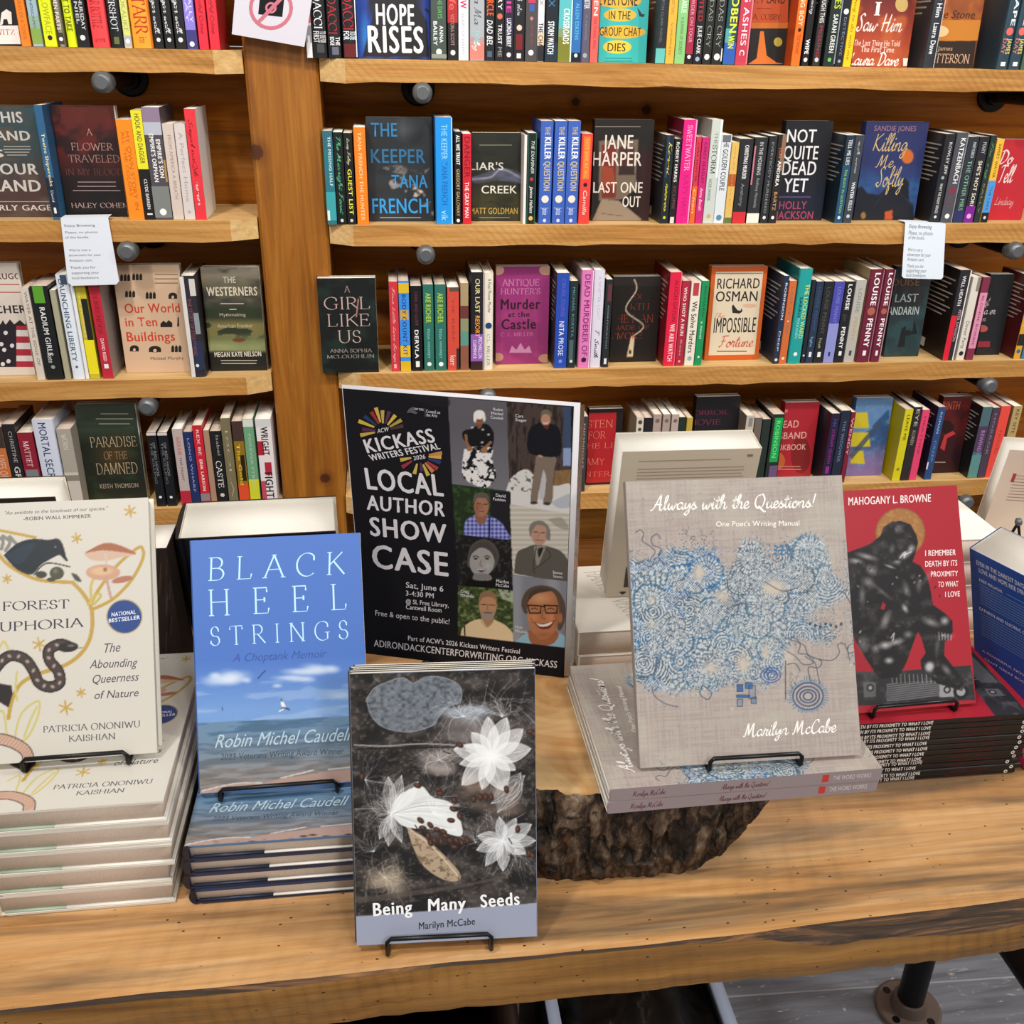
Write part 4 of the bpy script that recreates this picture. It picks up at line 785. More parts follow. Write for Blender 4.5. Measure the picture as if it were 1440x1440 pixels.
shelf_row('R2', '''
S 461 474 184 2a7280|teal|B 184 210 2f6878;T 192 262 cfe4e4 .5 .8 b THE MISSING HALF;B 270 310 3aa0a4;B 296 310 e8eaea .05 .3
S 475 488 186 141a18|black with green script|T 192 302 54b888 .35 .75 c The Midnight Feast;D 310 ccc .18
S 489 501 187 17181a|black with yellow letters|T 194 232 d8d8b0 .4 .7 c Lucy Foley;T 238 302 ece444 .3 .75 b GUEST LIST;D 310 ccc .18
S 503 519 179 f2801e|orange|T 186 310 f8d0a0 .35 .65 b TANA FRENCH THE HUNTER
F 520 610 165 191c20|black and blue capitals|P keeper;t 522 192 558 173 2b7cb0 b THE;t 522 229 598 210 2a6c98 b KEEPER;t 551 264 601 246 2f86c2 b TANA;t 524 300 602 279 3098dc b FRENCH;l 528 306 598 306 8a8e92 1
S 614 637 165 1e90e2|broad bright blue|T 175 224 8cd4fa .35 .7 b THE KEEPER;T 228 288 1668b8 .35 .7 b TANA FRENCH;T 296 310 a8dcf8 .3 .7 r vik;B 160 320 9cd8fa .93 1
S 640 649 185 151516|black with cream letters|T 190 232 f4f0e8 .25 .8 k ALL WE TRUST;T 238 304 c8a878 .25 .75 b GREGORY GALLOWAY;D 310 fff .25
S 651 663 188 cc2232|bright red|T 192 250 8a1420 .2 .85 k DANGER;T 256 306 f8e8e4 .25 .7 b THE GRAY MAN
F 664 734 187 26281a|dark olive with white capitals|P liar;l 672 204 722 204 6a6c58 1;t 661 239 708 228 c8c6bc b LIAR'S;t 677 272 727 261 d8d4c8 b CREEK;t 662 301 728 292 b09448 b MATT GOLDMAN;l 672 306 718 306 7a7658 1
S 735 739 190 e2e0da|very thin white|
S 740 752 187 15201c|black and green|B 180 320 2c5c4c .0 .1;B 180 320 2c5c4c .9 1;T 198 244 c8d0cc .4 .75 I THE EXAMINER;D 252 a83848 .2;T 262 300 e8e8e4 .35 .7 I Janice Hallett;D 307 d8b050 .25
S 757 774 170 3a5eb4|blue with white and gold capitals|T 178 190 c8b888 .35 .75 b THE;T 193 224 f4f4f4 .35 .85 k KILLER;T 227 268 c8b888 .35 .85 k QUESTION;D 280 e4dccc .3;T 292 302 d8e0f0 .3 .8 r Janice;D 310 ccd .14
S 776 793 170 3a5eb4|blue with white and gold capitals|T 178 190 c8b888 .35 .75 b THE;T 193 224 f4f4f4 .35 .85 k KILLER;T 227 268 c8b888 .35 .85 k QUESTION;D 280 e4dccc .3;T 292 302 d8e0f0 .3 .8 r Janice;D 310 ccd .14
S 794 811 170 3a5eb4|blue with white and gold capitals|T 178 190 c8b888 .35 .75 b THE;T 193 224 f4f4f4 .35 .85 k KILLER;T 227 268 c8b888 .35 .85 k QUESTION;D 280 e4dccc .3;T 292 302 d8e0f0 .3 .8 r Janice;D 310 ccd .14
S 813 828 188 dc4038|red and orange|B 192 252 e8782c .2 .8;T 196 250 f0b060 .35 .65 r NOT SAFE AT ALL;D 260 2a1014 .18;T 268 302 f8d8d0 .35 .7 i Camilla
F 831 912 168 1c1616|black with an open door|P door;t 848 209 891 190 d8d0c4 b JANE;t 833 233 903 214 d8d0c4 b HARPER;t 834 271 904 256 d8d0c4 b LAST ONE;t 875 291 901 276 d8d0c4 b OUT;l 836 178 902 178 7a706a 1
S 928 939 190 1a2428 1a242e|black with yellow script|B 188 250 203a5c .1 .4;T 200 246 d8c83c .35 .8 c Kimmi;T 258 298 d8c83c .35 .8 c Reeves;D 306 d0c040 .18
S 940 949 195 1c191a|black|T 200 256 ecece8 .25 .7 b ROBERT HARRIS;T 262 294 7a4a50 .3 .7 r ECLIPSE;B 305 320 e8d0cc .2 .8
S 950 968 168 e01a80 701030 2.213|broad magenta|T 176 240 f4b0d4 .3 .7 s SWEETWATER;T 246 304 b8186c .35 .7 s KATY HAYS;B 150 330 f0a0c8 .9 1
S 969 976 192 d0344c|crimson with orange base|B 262 320 e2622c;T 200 256 7a1430 .3 .7 b CARA HUNTER;T 266 300 f8e0a0 .3 .7 i Chen
S 977 987 193 c82474|magenta|T 200 258 7c1040 .3 .7 b CAREY BEAZLEY;T 264 296 f8d8e4 .3 .7 i Anna Booth
S 988 1003 168 c4ccc4 b4b8b0|pale grey green|T 186 204 6a7c78 .35 .65 s THE;T 204 244 202c2c .25 .7 s STORM;T 252 282 50605c .2 .5 r RACHEL HAWKINS;D 304 c8a860 .2;B 160 250 e8f0ec .8 1
S 1003 1017 189 d6dce0|white with black title|T 194 268 23282c .25 .75 b THE GOLDEN COUPLE;B 190 200 6a6c70 .1 .9;D 306 58a 
S 1018 1028 200 dcb460|cream gold|B 245 262 b05428;T 206 290 c09848 .4 .6 r OLD GOLD;B 306 318 5a7040
S 1029 1047 195 26262a|black with red foot|B 298 320 cc2c38;T 204 252 e8e8e8 .4 .7 k CHRISTMAS MURDER;T 258 290 8a8a8c .4 .65 r Anthony
S 1049 1066 193 2a2b2f|black with white foot|B 300 320 ece8dc;B 205 260 c87888 .0 .12;T 200 246 cfcfcf .4 .7 r IN THE MORNING;T 250 292 9a9a9c .45 .7 r Anthony Horowitz
S 1068 1079 191 26272b|black|T 200 300 8a8c90 .35 .65 r EVERYBODY MURDERED;D 306 ddd .2
S 1080 1091 189 24211f|black and bronze|B 186 240 8a6a54 .5 1;T 208 222 d86a50 .3 .7 b LORI;T 226 262 ececec .3 .7 k ANDREA;T 270 296 c89868 .3 .7 r BARTZ;D 306 eee .2
F 1091 1155 170 14141a|black with bold white capitals|N 14141a 141c2c 1a1a22 12;e 1092 192 10 13 8a6850;t 1106 200 1149 182 e0dede b NOT;t 1101 224 1152 205 e0dede b QUITE;t 1099 246 1149 227 e0dede b DEAD;t 1101 270 1137 251 e0dede b YET;r 1093 278 1140 276 50406a;t 1095 294 1135 283 a03c60 b HOLLY;t 1090 308 1144 297 a03c60 b JACKSON
S 1173 1184 190 1f4c6c 142838|deep blue|B 190 232 25303c;T 196 232 c8d4dc .3 .75 k TELL ME LIES;T 238 300 94c060 .35 .65 b THE BODY IN QUESTION;D 306 cde .2
S 1185 1197 190 3a4048 2a2e36|dark grey|T 198 244 b8c0c8 .4 .7 c Ruth Ware;T 256 296 eceef0 .35 .75 b WINTER KILLS;D 304 c0c8d0 .2
F 1200 1285 171 25305e|navy with gold script|P house;t 1229 184 1289 177 8a6474 b SANDIE JONES;t 1227 212 1280 187 c8ac72 C Killing;t 1231 235 1259 217 c8ac72 C Me;t 1231 262 1274 234 c8ac72 C Softly
S 1307 1320 188 222226 1b1b1e|black|T 200 245 d0d0d0 .5 .8 b ROWLEY JEFF;D 250 9ab .16;T 258 300 e0e0e0 .35 .65 r WHAT THE NIGHT BRINGS;D 305 ccc .15
S 1322 1338 186 4c4c54 3c3c44|grey|T 194 258 f0f0f2 .4 .8 b KATZENBACH;D 268 8a2c3c .25;T 276 292 7a4450 .3 .7 r JACK;D 304 eee .2;B 180 320 8e9098 .92 1
S 1339 1353 192 2b3038|black with pale green letters|T 200 222 c8ccd0 .5 .8 b MARY KUBICA;T 226 296 7ca890 .35 .75 b THE OTHER MRS;D 304 8a7cc0 .25;B 296 312 2c3060
S 1354 1367 192 25232a|black with white letters|T 200 216 b8b8bc .4 .8 r MARY;T 226 298 e8e4d0 .35 .75 b SHE'S NOT SORRY;B 290 318 7a1c8c;D 304 e0a0e0 .25
S 1369 1377 190 25302c|black green|T 200 252 6a9a5c .3 .7 c Tripping;T 258 300 8a8c60 .3 .6 r SALLY
S 1378 1388 195 e8b63a|yellow over blue|B 254 300 4a94d8;B 299 320 191a1c;T 202 250 6a4a14 .35 .7 b SWEET WATER;T 262 296 2a5a94 .35 .7 b THE LAKE;D 306 ccc .2
F 1389 1436 196 b82430|red with white script|t 1404 230 1428 211 e8d4d4 c Do;t 1404 256 1430 232 e8d4d4 c Tell;t 1398 288 1427 276 d8a8a8 C Lindsay
''', {'keeper': lambda f: pic_keeper(f), 'liar': lambda f: pic_liar(f), 'door': lambda f: pic_door(f), 'house': lambda f: pic_house(f)})
shelf_row('L3', '''
F -58 50 372 d8ccc0|white with a flag|t -44 393 40 384 5a3c34 k THE STRUGGLE;l -30 400 42 411 b0503c 2;t -40 441 36 429 2a2424 k TEACHER;r -40 516 24 456 241a24;r 23 516 49 456 d8d0cc;r 23 464 49 456 a8283a;r 23 482 49 473 a8283a;r 23 500 49 491 a8283a;r 23 516 49 508 a8283a;e 8 468 3 3 dcd6d4;e 17 486 3 3 dcd6d4;e 6 492 3 3 dcd6d4;e 2 484 3 3 dcd6d4;e 12 508 3 3 dcd6d4;e 4 512 3 3 dcd6d4;p 2a1c20 0 458 4 450 8 457 14 449 20 456 28 450 36 457 44 451 48 458
S 53 64 405 d4c8bc|slim off-white|T 410 514 6a5c54 .4 .75 r WATER AT THE EDGE OF
S 66 90 402 17181a|black with green badge|B 402 426 5a9c2c .15 .75;T 432 500 e4e4e4 .35 .65 b RADIUM GIRLS;T 496 510 c8c8c8 .3 .6 r Kate;D 516 8a9c8a .12
S 92 100 408 a8a288|dull beige|
S 103 120 386 dfe6f0|white|B 386 400 3a4a5c .4 .9;T 392 508 46586c .25 .65 b LAUNCHING LIBERTY;D 516 56687c .12
S 121 126 402 e8e8e6|thin white|
S 127 141 402 c4b62c|black and yellow|B 420 478 1f1e1c .4 1;B 478 526 ecdc20;T 410 474 e8e4b0 .2 .35 r THE POWERS
S 145 160 402 bc2438 9a3a3c 2.213 9a8c88|crimson|T 412 470 7a1020 .3 .7 s SURRENDER;T 476 508 f0d8d8 .35 .65 b DAVID REED;B 512 518 e8e8e8 .3 .7
F 178 268 374 cfae90|tan with red title and small buildings|P icons;t 176 440 252 426 c83c24 b Our World;t 177 459 220 446 c83c24 b in Ten;t 179 480 245 466 c83c24 b Buildings;t 212 506 258 501 6a5848 r Michael Murphy;l 212 386 256 398 8a745e 3
S 270 290 388 2c2830|dark photographic|B 386 530 d8d4d0 .0 .28;B 392 416 cfcac4 .6 1;B 440 470 8a949a .65 1;B 480 520 26324e .4 1;T 420 500 8a4858 .35 .6 r THE STORY OF EVERYTHING;D 514 ddd .12
F 297 376 377 4c4a34|green landscape|P west;t 314 398 331 389 c8bca8 b THE;t 291 416 361 403 d0c4ae k WESTERNERS;l 309 427 344 427 b8ac98 1;l 322 435 333 435 b8ac98 1;t 309 445 345 440 b8ac98 r Mythmaking;t 306 461 355 455 b8ac98 r American Frontier;t 302 502 367 494 d8d0c0 k MEGAN KATE NELSON;l 304 507 368 511 a8a090 2
''', {'icons': lambda f: pic_icons(f), 'west': lambda f: pic_west(f)})
shelf_row('R3', '''
F 454 533 391 16191a . 2.2115 0|black with pale pink capitals|N 161a1a 131716 1e2c26 7;t 484 411 492 402 b89c94 S A;t 456 435 520 417 c8a8a0 S GIRL;t 461 459 520 441 c8a8a0 S LIKE;t 476 482 507 464 c8a8a0 S US;t 464 496 523 490 9a8c86 s ANNA SOPHIA;t 460 504 526 498 9a8c86 s McLOUGHLIN;p a06c6c 503 420 505 420 502 446 500 446
S 551 563 396 c83440 b0a8a4|red|T 404 510 f0b8b4 .35 .65 c Four Little Love Songs;B 512 518 eaa .3 .6
S 564 578 395 3c8ade|blue and yellow|B 398 412 d8b428;B 436 450 c8a030 .1 .9;B 486 502 e0b828;B 508 522 d8b020;T 414 500 1a4a8c .3 .7 k BODY COUNT KIT
S 580 595 402 161517|black with white foot title|T 410 458 6a3440 .35 .65 r DARK AND QUIET;T 464 504 e8e8e8 .3 .65 k DERVLA;B 508 516 e8e8e8 .35 .7
S 597 611 400 2c6c60|teal green with lime capitals|T 412 454 a8c838 .25 .75 k ARE RICHER;T 462 504 8ac8c0 .35 .6 r TESSA WINFREY;D 512 eee .22
S 613 628 400 2c6c60|teal green with lime capitals|T 412 454 a8c838 .25 .75 k ARE RICHER;T 462 504 8ac8c0 .35 .6 r TESSA WINFREY;D 512 eee .22
S 630 646 404 cc4a3a|salmon red|B 396 410 5a4a40 .2 1;T 412 480 a83428 .4 .6 r THE REEF;B 490 520 3a2c2c .75 1;T 500 514 f0d8d0 .2 .7 r kerr
S 648 659 398 a4906a|banded beige and brown|B 430 448 6a3430;B 448 466 8a8a6a;B 466 486 5a9080;B 486 522 8a5442
S 662 680 383 211f26|black and violet|B 470 508 8c5ca8;T 392 440 d8cc8c .35 .7 b OUR LAST;T 444 474 f0a038 .35 .7 b RESORT;T 478 504 e8d8f0 .2 .45 b CLEMENCE;T 474 504 e8d8f0 .6 .9 b MICHALLON;B 508 524 3a2024;B 380 530 b0acb4 .95 1
S 680 693 384 e4dccc|cream with blue spot|T 392 440 4a4444 .4 .75 r A Fatal Flower Murder;D 458 22406c .35;T 470 514 7a7870 .35 .65 s C.L. MILLER
F 697 770 376 8a2c68|purple with black title|N 8c2c6a 842a62 96346e 15;e 700 380 9 7 b89078;e 768 380 10 7 b89078;e 766 504 9 6 a88068;e 700 502 8 6 a88068;t 706 402 759 392 b878a0 s ANTIQUE;t 704 414 760 405 b878a0 s HUNTER'S;t 704 435 760 420 2a101c k Murder;t 714 446 745 438 2a101c k at the;t 705 463 754 448 2a101c k Castle;t 704 473 750 467 b0688c s C. L. MILLER;p b0789a 716 496 720 486 726 492 732 482 738 492 744 486 748 496
S 779 796 384 2448a8 1b1d2a|royal blue|T 392 446 5c54b8 .4 .7 k CRUEL CURSE;T 452 500 d8dcf0 .3 .7 b NITA PROSE;D 508 7a8cd0 .15
S 797 808 395 1d2b30|black teal|T 404 474 58848c .35 .65 b MICHAEL KORYTA;B 478 506 48605c .2 .7;D 508 ccc .2
S 812 828 380 d878b4 a08088|lilac pink|T 386 500 7c2468 .3 .75 b DEAD MURDERER OF;D 506 3a1030 .22;B 380 530 f4d8ec .92 1
S 829 844 380 d6d2e0 a89ca0|lavender white|T 388 450 b8b0c4 .4 .65 r A SINISTER LIGHT;T 464 504 3c3844 .35 .7 c T. Smith
S 846 855 393 22272a|thin dark|B 400 424 5a3038 .3 .9;T 430 490 8a9498 .4 .6 r NIGHTWATCH;B 504 512 ddd .3 .7
F 857 922 390 17120f|black with a white thread|t 874 421 903 413 8a2c20 S ALEX;t 865 436 913 426 8a2c20 S NORTH;t 858 454 919 442 8a2c20 S THE MAN;t 861 464 913 457 8a2c20 S MADE OF;t 861 477 904 467 9a3424 S SMOKE;P thread
S 932 948 383 d81e40 7c1020|broad crimson|T 394 452 8c1028 .45 .75 b ALISON GAYLIN;T 456 508 f4d0d4 .35 .75 k WE ARE WATCH;B 376 520 f06a80 .93 1
S 949 960 395 a8243a|dark red|T 404 472 f0d0cc .3 .7 k WHO SHOT A NUN;T 478 500 e0a8a4 .4 .6 r Ross;D 508 e0a0a0 .15
S 962 975 396 e6dccb|cream with black title|B 398 416 b83c48 .2 .8;T 424 496 28242a .25 .8 b We Solve Murders;D 504 9aa .25
S 976 986 395 1c8c54|green|T 402 446 14603c .4 .7 b RICHARD;T 452 476 e4f4e4 .35 .65 r a novel;D 502 c8f0d0 .15
F 990 1066 376 c4581c|orange bordered cream|P cream;t 1008 406 1069 391 2a2420 b RICHARD;t 1006 424 1066 409 2a2420 b OSMAN;t 1004 447 1020 440 c86450 C The;t 1003 468 1064 446 2a2420 b IMPOSSIBLE;t 1010 488 1061 471 c86450 c Fortune;l 1000 494 1058 494 6a5c50 1;p 2a2420 1030 440 1029 431 1031 428 1034 432 1037 436 1041 437 1043 433 1044 438 1040 441
S 1087 1094 388 23304c 1c2438|navy|T 398 450 d8dce4 .35 .75 b ROBINSON;T 466 494 c8d4f0 .35 .7 r DEEP;D 506 ddd .3
S 1095 1105 395 cc6a34|orange|T 404 470 8a6a60 .35 .65 r LAST LETTER;D 452 f0d0b0 .12;D 504 f4d8b8 .2
S 1107 1125 378 1f9c98 0f6a6c|broad teal|T 400 476 d8e470 .55 .85 b THE LOCKED WARD;T 418 446 0c3c40 .25 .45 b SARAH;T 448 476 8ce0d8 .25 .45 b PEKKANEN;D 498 e8f4f0 .15
S 1126 1131 394 22242c|very thin black|D 500 ccc .3
S 1132 1142 396 25344c|dark navy|T 404 466 3c5274 .3 .7 b LOUISE PENNY;T 474 488 8ab0c0 .3 .6 r light;B 495 502 e4e8ec .35 .7
S 1143 1156 396 1f2124|black|T 404 470 4c4c48 .3 .7 b LOUISE PENNY;T 476 490 b8b090 .3 .6 r hut;B 495 502 e8e8e4 .35 .7
S 1157 1171 396 4a4aa4|violet over lilac|B 455 510 8c90cc;T 404 454 7878d0 .35 .7 b LOUISE PENNY;B 495 501 2c2c6c .4 .6
S 1172 1185 396 1c1c20|black with bold white capitals|T 400 436 f0f0f0 .3 .7 k LOUISE;T 442 452 4a4444 .3 .7 b glass;T 460 490 f0f0f0 .3 .7 k PENNY;B 494 500 eee .4 .7
S 1186 1200 394 b4b0a8|pale grey|T 406 440 8a8a86 .35 .7 b LOUISE;T 446 480 c89c60 .35 .7 b PENNY;B 493 500 44444c .4 .65
S 1203 1221 379 6c1e34 8a7a58|maroon with bold white capitals|T 384 430 f4f0f0 .35 .75 k LOUISE;D 438 a8604c .3;T 448 488 f4f0f0 .35 .75 k PENNY;B 493 500 f0e8e8 .4 .65;B 376 520 9a6a78 .92 1
S 1223 1236 379 6c1e34|maroon with bold white capitals|T 384 430 f4f0f0 .35 .75 k LOUISE;D 438 a8604c .3;T 448 488 f4f0f0 .35 .75 k PENNY;B 493 500 f0e8e8 .4 .65;B 376 520 b48c98 .9 1
F 1242 1291 376 243438|dark teal with pale capitals|N 2c2a2c 1f3438 2a4448 21;t 1246 402 1294 392 8a5c38 b LOUISE;t 1258 425 1292 413 a8b4b0 b LAST;t 1241 443 1293 431 a8b4b0 b MANDARIN;e 1276 468 7 4 141a1c;p 12181a 1262 488 1268 462 1274 458 1272 488;p 12181a 1282 470 1286 448 1290 470
S 1325 1340 380 26242a 14100f|black with a red streak|B 444 520 d81c34 .0 .5;T 388 430 f0e8e8 .3 .6 b WILL HEATH;T 436 480 c8a8ac .55 .8 r PETER SWANSON;B 380 520 e8e4e0 .9 1
S 1344 1355 390 dcd4c8|white|B 388 410 8a8078 .6 1;T 452 490 4a4440 .3 .7 r Dinner Party;D 497 2a2424 .28
S 1358 1368 390 7c2c44|maroon and pink|B 412 490 d890ac;T 416 486 8c3c58 .35 .65 b BLONDE BOBBIE
F 1372 1405 387 1c1d20|black with pink script|t 1374 430 1394 416 c8a0a0 C Most;t 1378 442 1402 430 d0c8c4 C Caper;t 1374 452 1388 443 c8a0a0 C Ever;e 1382 462 7 5 b05048;r 1372 488 1392 480 8c2838
S 1425 1434 390 d8a02c 4c1218|red yellow and black|B 386 430 c82430;B 470 486 23201c;T 420 460 f0e060 .3 .7 b FLASHOUT;D 494 2a6a90 .3
S 1436 1447 392 3a7aa8|blue|T 404 480 d8ecf4 .35 .65 b RIVERS
''', {'thread': lambda f: pic_thread(f), 'cream': lambda f: pic_cream(f)})
shelf_row('L4', '''
S 0 27 600 c8703c 6a5c50|orange and grey|B 596 630 3a3430;B 630 650 a8887c .0 .4;T 640 700 e0b098 .45 .85 b LIVES OF RIVERS
S 28 45 596 211d20|black|T 606 650 a8a4a0 .4 .7 r CHRISTINE;T 656 696 d8d4d0 .3 .75 b GREER
S 46 67 608 8c1c30|maroon|T 620 656 f0d4d4 .3 .65 s MATTIET;B 660 676 7c7c7e .1 .9;B 676 680 e0dcdc
S 69 98 590 cfd4e4|broad white|T 594 690 3a4464 .3 .65 b MORTAL SECRETS;D 698 202028 .24
S 100 124 603 a8a094|beige|T 610 632 d8d4cc .3 .65 s WORN;B 664 705 c8c0b4;B 668 676 8a8070
F 126 208 570 1f241a|dark green with cream capitals|N 5a6450 1c2218 2c3a24 31;P glow;t 128 629 191 613 c4ac8c S PARADISE;t 147 646 178 634 b09070 S OF THE;t 137 667 192 650 c4ac8c S DAMNED;t 141 687 194 679 9a8c78 b KEITH THOMSON;l 134 582 188 596 9aa08c 3
S 221 234 608 15161a|black with white dot|T 622 670 8a8c90 .5 .75 r OF RED HOOK;T 622 680 6a6c70 .2 .45 r THE KILLING;B 604 612 d8c8c4;D 699 e8e8e8 .16
S 236 249 608 15161a|black with white dot|T 622 670 8a8c90 .5 .75 r OF RED HOOK;T 622 680 6a6c70 .2 .45 r THE KILLING;B 604 612 d8c8c4;D 699 e8e8e8 .16
S 256 270 603 b8a8a4|pinkish grey|B 690 710 b82438;T 614 640 c86468 .3 .7 b AARON BURR;T 642 676 5a5458 .4 .6 b THE FIGHT
S 271 283 607 222c5c|navy blue|T 616 692 8c98c8 .35 .6 b LONG WHARF
S 284 297 598 c42434|red|T 604 640 f0c0bc .35 .65 b REX BE;T 646 690 f4dcd4 .35 .65 k ERIK LARSON;B 694 704 8a8084
S 298 306 605 a8846c|slim tan|
S 307 322 606 1b1b1c|black with white word|T 612 640 9a9890 .5 .75 r Isabel;T 648 686 e8e4dc .25 .75 s Caste;D 696 d0c8c0 .2
S 323 336 588 756c50|olive brown|T 604 700 c4bc9c .4 .65 S ISOLA
S 338 352 592 8c6c1c|yellow and black|B 588 620 44302c;B 640 676 1f1a14 .5 .9;B 680 706 d84c28;T 624 682 d8b030 .25 .55 k The Gold
S 353 367 589 6c9c78|green over yellow|B 674 706 cccc2c;B 585 600 d0d4cc;T 610 690 a8ccac .4 .65 r FOREVER STREET
S 370 391 589 e0d8d8|white and red|B 585 600 cccac8;B 620 640 a82434 .0 .4;B 650 668 b0283c .35 .8;B 676 706 c0485c .0 .3;T 600 640 2c2024 .3 .75 k WRIGHT;T 664 700 2a2024 .3 .8 k FIGHT
''', {'glow': lambda f: pic_glow(f)})
shelf_row('R4', '''
S 812 822 586 3c3638 2c2828|slim charcoal|T 596 660 9a9898 .4 .65 b MIDNIGHT
F 824 871 577 1f1416|black with red panel|R .0 .05 .8 .97 a81c22;t 813 602 862 590 d07c64 S LISTEN;t 827 617 852 606 d07c64 S FOR;t 815 631 871 622 d07c64 S THE LIE;t 822 654 850 644 d07c64 S AMY;t 808 671 868 662 d07c64 S TINTERA
S 888 898 587 cfc4b4 8a7a60|slim white|D 594 4a4440 .3;D 604 4a4440 .25
S 899 910 588 211b22|slim black|
S 911 922 583 a8948c|pinkish grey|D 592 7c5c58 .28
S 924 934 583 a8948c|pinkish grey|D 592 7c5c58 .28
S 936 946 583 b4a098|pinkish grey|D 592 7c5c58 .28
S 946 955 587 1f2c26|dark green|
S 957 965 588 b89c3c|mustard yellow|
F 970 1030 560 19151a|black with dim crimson capitals|t 965 584 1023 576 6c2444 s HORROR;t 968 598 1014 589 6c2444 s MOVIE
S 1038 1049 585 c0b4a8 786c60|pale grey|B 588 600 8a8480 .3 .8
S 1050 1060 588 6c6058|brown grey|
S 1061 1072 590 25302c 1f2420|black green|
S 1074 1090 583 242c26 1c201c|black with bright green panel|B 588 650 18a04c .2 .9;T 592 644 74e08c .35 .7 b ROBINSON;B 655 680 6c5078 .3 1
F 1092 1139 568 a8202c|red with cream title|e 1126 640 14 26 7c1c1c;e 1094 648 10 12 c0602c;t 1098 580 1108 576 d8a090 b THE;t 1092 602 1124 591 d8a498 b DEAD;t 1078 618 1135 607 d8a498 b HUSBAND;t 1078 634 1134 624 d8a498 b COOKBOOK;l 1086 656 1130 660 c07c6c 2
S 1154 1166 582 241a38 201a28|black and purple|T 590 600 3c5090 .3 .7 b HH;T 604 652 8c2c84 .35 .7 b SCREAM QUEEN;B 656 666 8c2c8c .3 .7
S 1167 1180 578 232a3c 1c1c24|slate navy|T 592 650 6c7c9c .35 .65 b THE WIDOWER
S 1181 1187 580 7c1c34|slim maroon|T 588 640 d8b0b4 .2 .7 b WENDY
F 1189 1239 562 4c6c9c|yellow blue and purple|P blade;t 1190 574 1244 569 7ca0a0 s WENDY WALKER
S 1254 1265 576 d4c81c b0a414|bright yellow|T 584 620 3c3c14 .35 .7 b LEAVE ME;D 660 8a8420 .2
S 1266 1277 573 2c2628 1f1c1c|black|T 576 600 b8b0a8 .3 .7 b EYE;T 606 626 a89c94 .3 .7 r KOREN
S 1278 1288 577 e0446c|hot pink|T 586 640 a82850 .35 .65 b HEATHER
S 1299 1309 573 2c4878 161c2c|navy blue|T 580 610 a0b8d8 .35 .65 b ROMAN;T 620 650 6c8cc0 .35 .65 b CREEP;B 650 660 d8dce0 .0 .2
F 1308 1347 560 4c1418|dark red with a hand|N 5c1818 241014 3a1014 17;t 1304 577 1351 564 b85038 b LABYRINTH;e 1330 600 11 9 2c0c10;p c03438 1322 630 1328 612 1340 606 1344 610 1332 616 1328 634;l 1314 650 1330 650 a08c88 1
S 1360 1373 573 4c6870 191a1e|dark teal with lilac title|B 600 636 4c3c54;T 606 644 b07cb8 .35 .75 b REWIND IT;B 640 672 5c8c88
S 1374 1384 574 4a3c4c|dark purple|T 582 640 8a7088 .35 .65 b HORROR
S 1385 1398 572 e84c40|coral red|T 606 640 b83830 .35 .65 r NOVEL
S 1402 1414 572 b89c68 8c7448|beige|T 576 610 5c4c2c .35 .7 b KEY SITE;T 616 650 d8c890 .35 .65 r DIVE;D 665 e8e0d0 .2
''', {'blade': lambda f: pic_blade(f)})

# ================================================================== the display table
TZ = .785
tb = thing('display_table', 'rough plank display table with live bark edge on black iron pipe legs', 'table', loc=(.4, .9, 0))
L0, L1 = -1.05, .985
def yfront(x):
    return float(np.interp(x, [-1.3, -.31, -.03, .27, .53, 1.0, 1.8], [.563, .5645, .568, .571, .582, .60, .63]))
r = random.Random(8); nx = 150; X = np.linspace(L0, L1, nx); wob = fbm(1, nx, 9, 1, 3)[0] - .5; wb2 = fbm(1, nx, 5, 1, 8)[0]
g = G(); gb = G(); rowsP = []
for i, x in enumerate(X):
    y = yfront(x) + wob[i] * .006; b = float(np.interp(x, [-.3, -.12, -.02, .2, .3, .36, .5, .9], [.1, .22, .08, .05, .3, .9, 1.25, 1.3])) if True else 0
    b *= .7 + .6 * wb2[i]; rowsP.append((x, y, b))
def strip(gg, A, B, mat=0, col='aaa'):
    V = np.vstack([A, B]); n = len(A); F = []
    for i in range(n - 1): F += [i, i + 1, i + 1 + n, i + n]
    gg.add(V, F, [4] * (n - 1), lin(col), mat)
top = np.array([(x, y, TZ) for x, y, b in rowsP]); bk = np.array([(x, y - .001 - .009 * b, TZ - .001 - .017 * b) for x, y, b in rowsP])
bot = np.array([(x, y - .004 - .008 * b + r.uniform(0, .002), TZ - .05) for x, y, b in rowsP]); SEAM = .6445
seam = np.array([(x, SEAM, TZ) for x in X]); seamb = np.array([(x, SEAM, TZ - .05) for x in X])
strip(g, top, seam); strip(g, bk, top, 1) if False else None
strip(g, bot, bk, 1); strip(g, seamb, bot); strip(g, seam, seamb)
for k in (0, -1): g.poly([bot[k], bk[k], top[k], seam[k], seamb[k]])
tb_loc = Vector((.4, .9, 0))
def tpart(gg, name, mats, smooth=False):
    o = gg.build(name, mats, None, smooth, loc=tuple(tb_loc)); o.parent = tb; o.location = (0, 0, 0); return o
tpart(g, 'front_plank', [M_TABLE, M_TEDGE])
strip(gb, bk - np.array([0, .0002, 0]), top + np.array([0, -.0002, 0])); 
M_BARKE = wood('dark_bark_edge', ('2a241f', '4a3a2e', 'a8744a'), 'x', .8, 0, 0, freq=3, bump=.8)
_l = M_BARKE.node_tree
eb = tpart(gb, 'bark_edge', M_BARKE); eb['label'] = 'dark bark left along the upper front edge'
for y0, y1 in ((SEAM + .0008, .93), (.9312, 1.17)):
    g = G(); g.box((L0, y0, TZ - .05), (L1, y1, TZ - .0005)); tpart(g, 'plank', [M_TABLE])
LX, LY = .8254, 1.0524
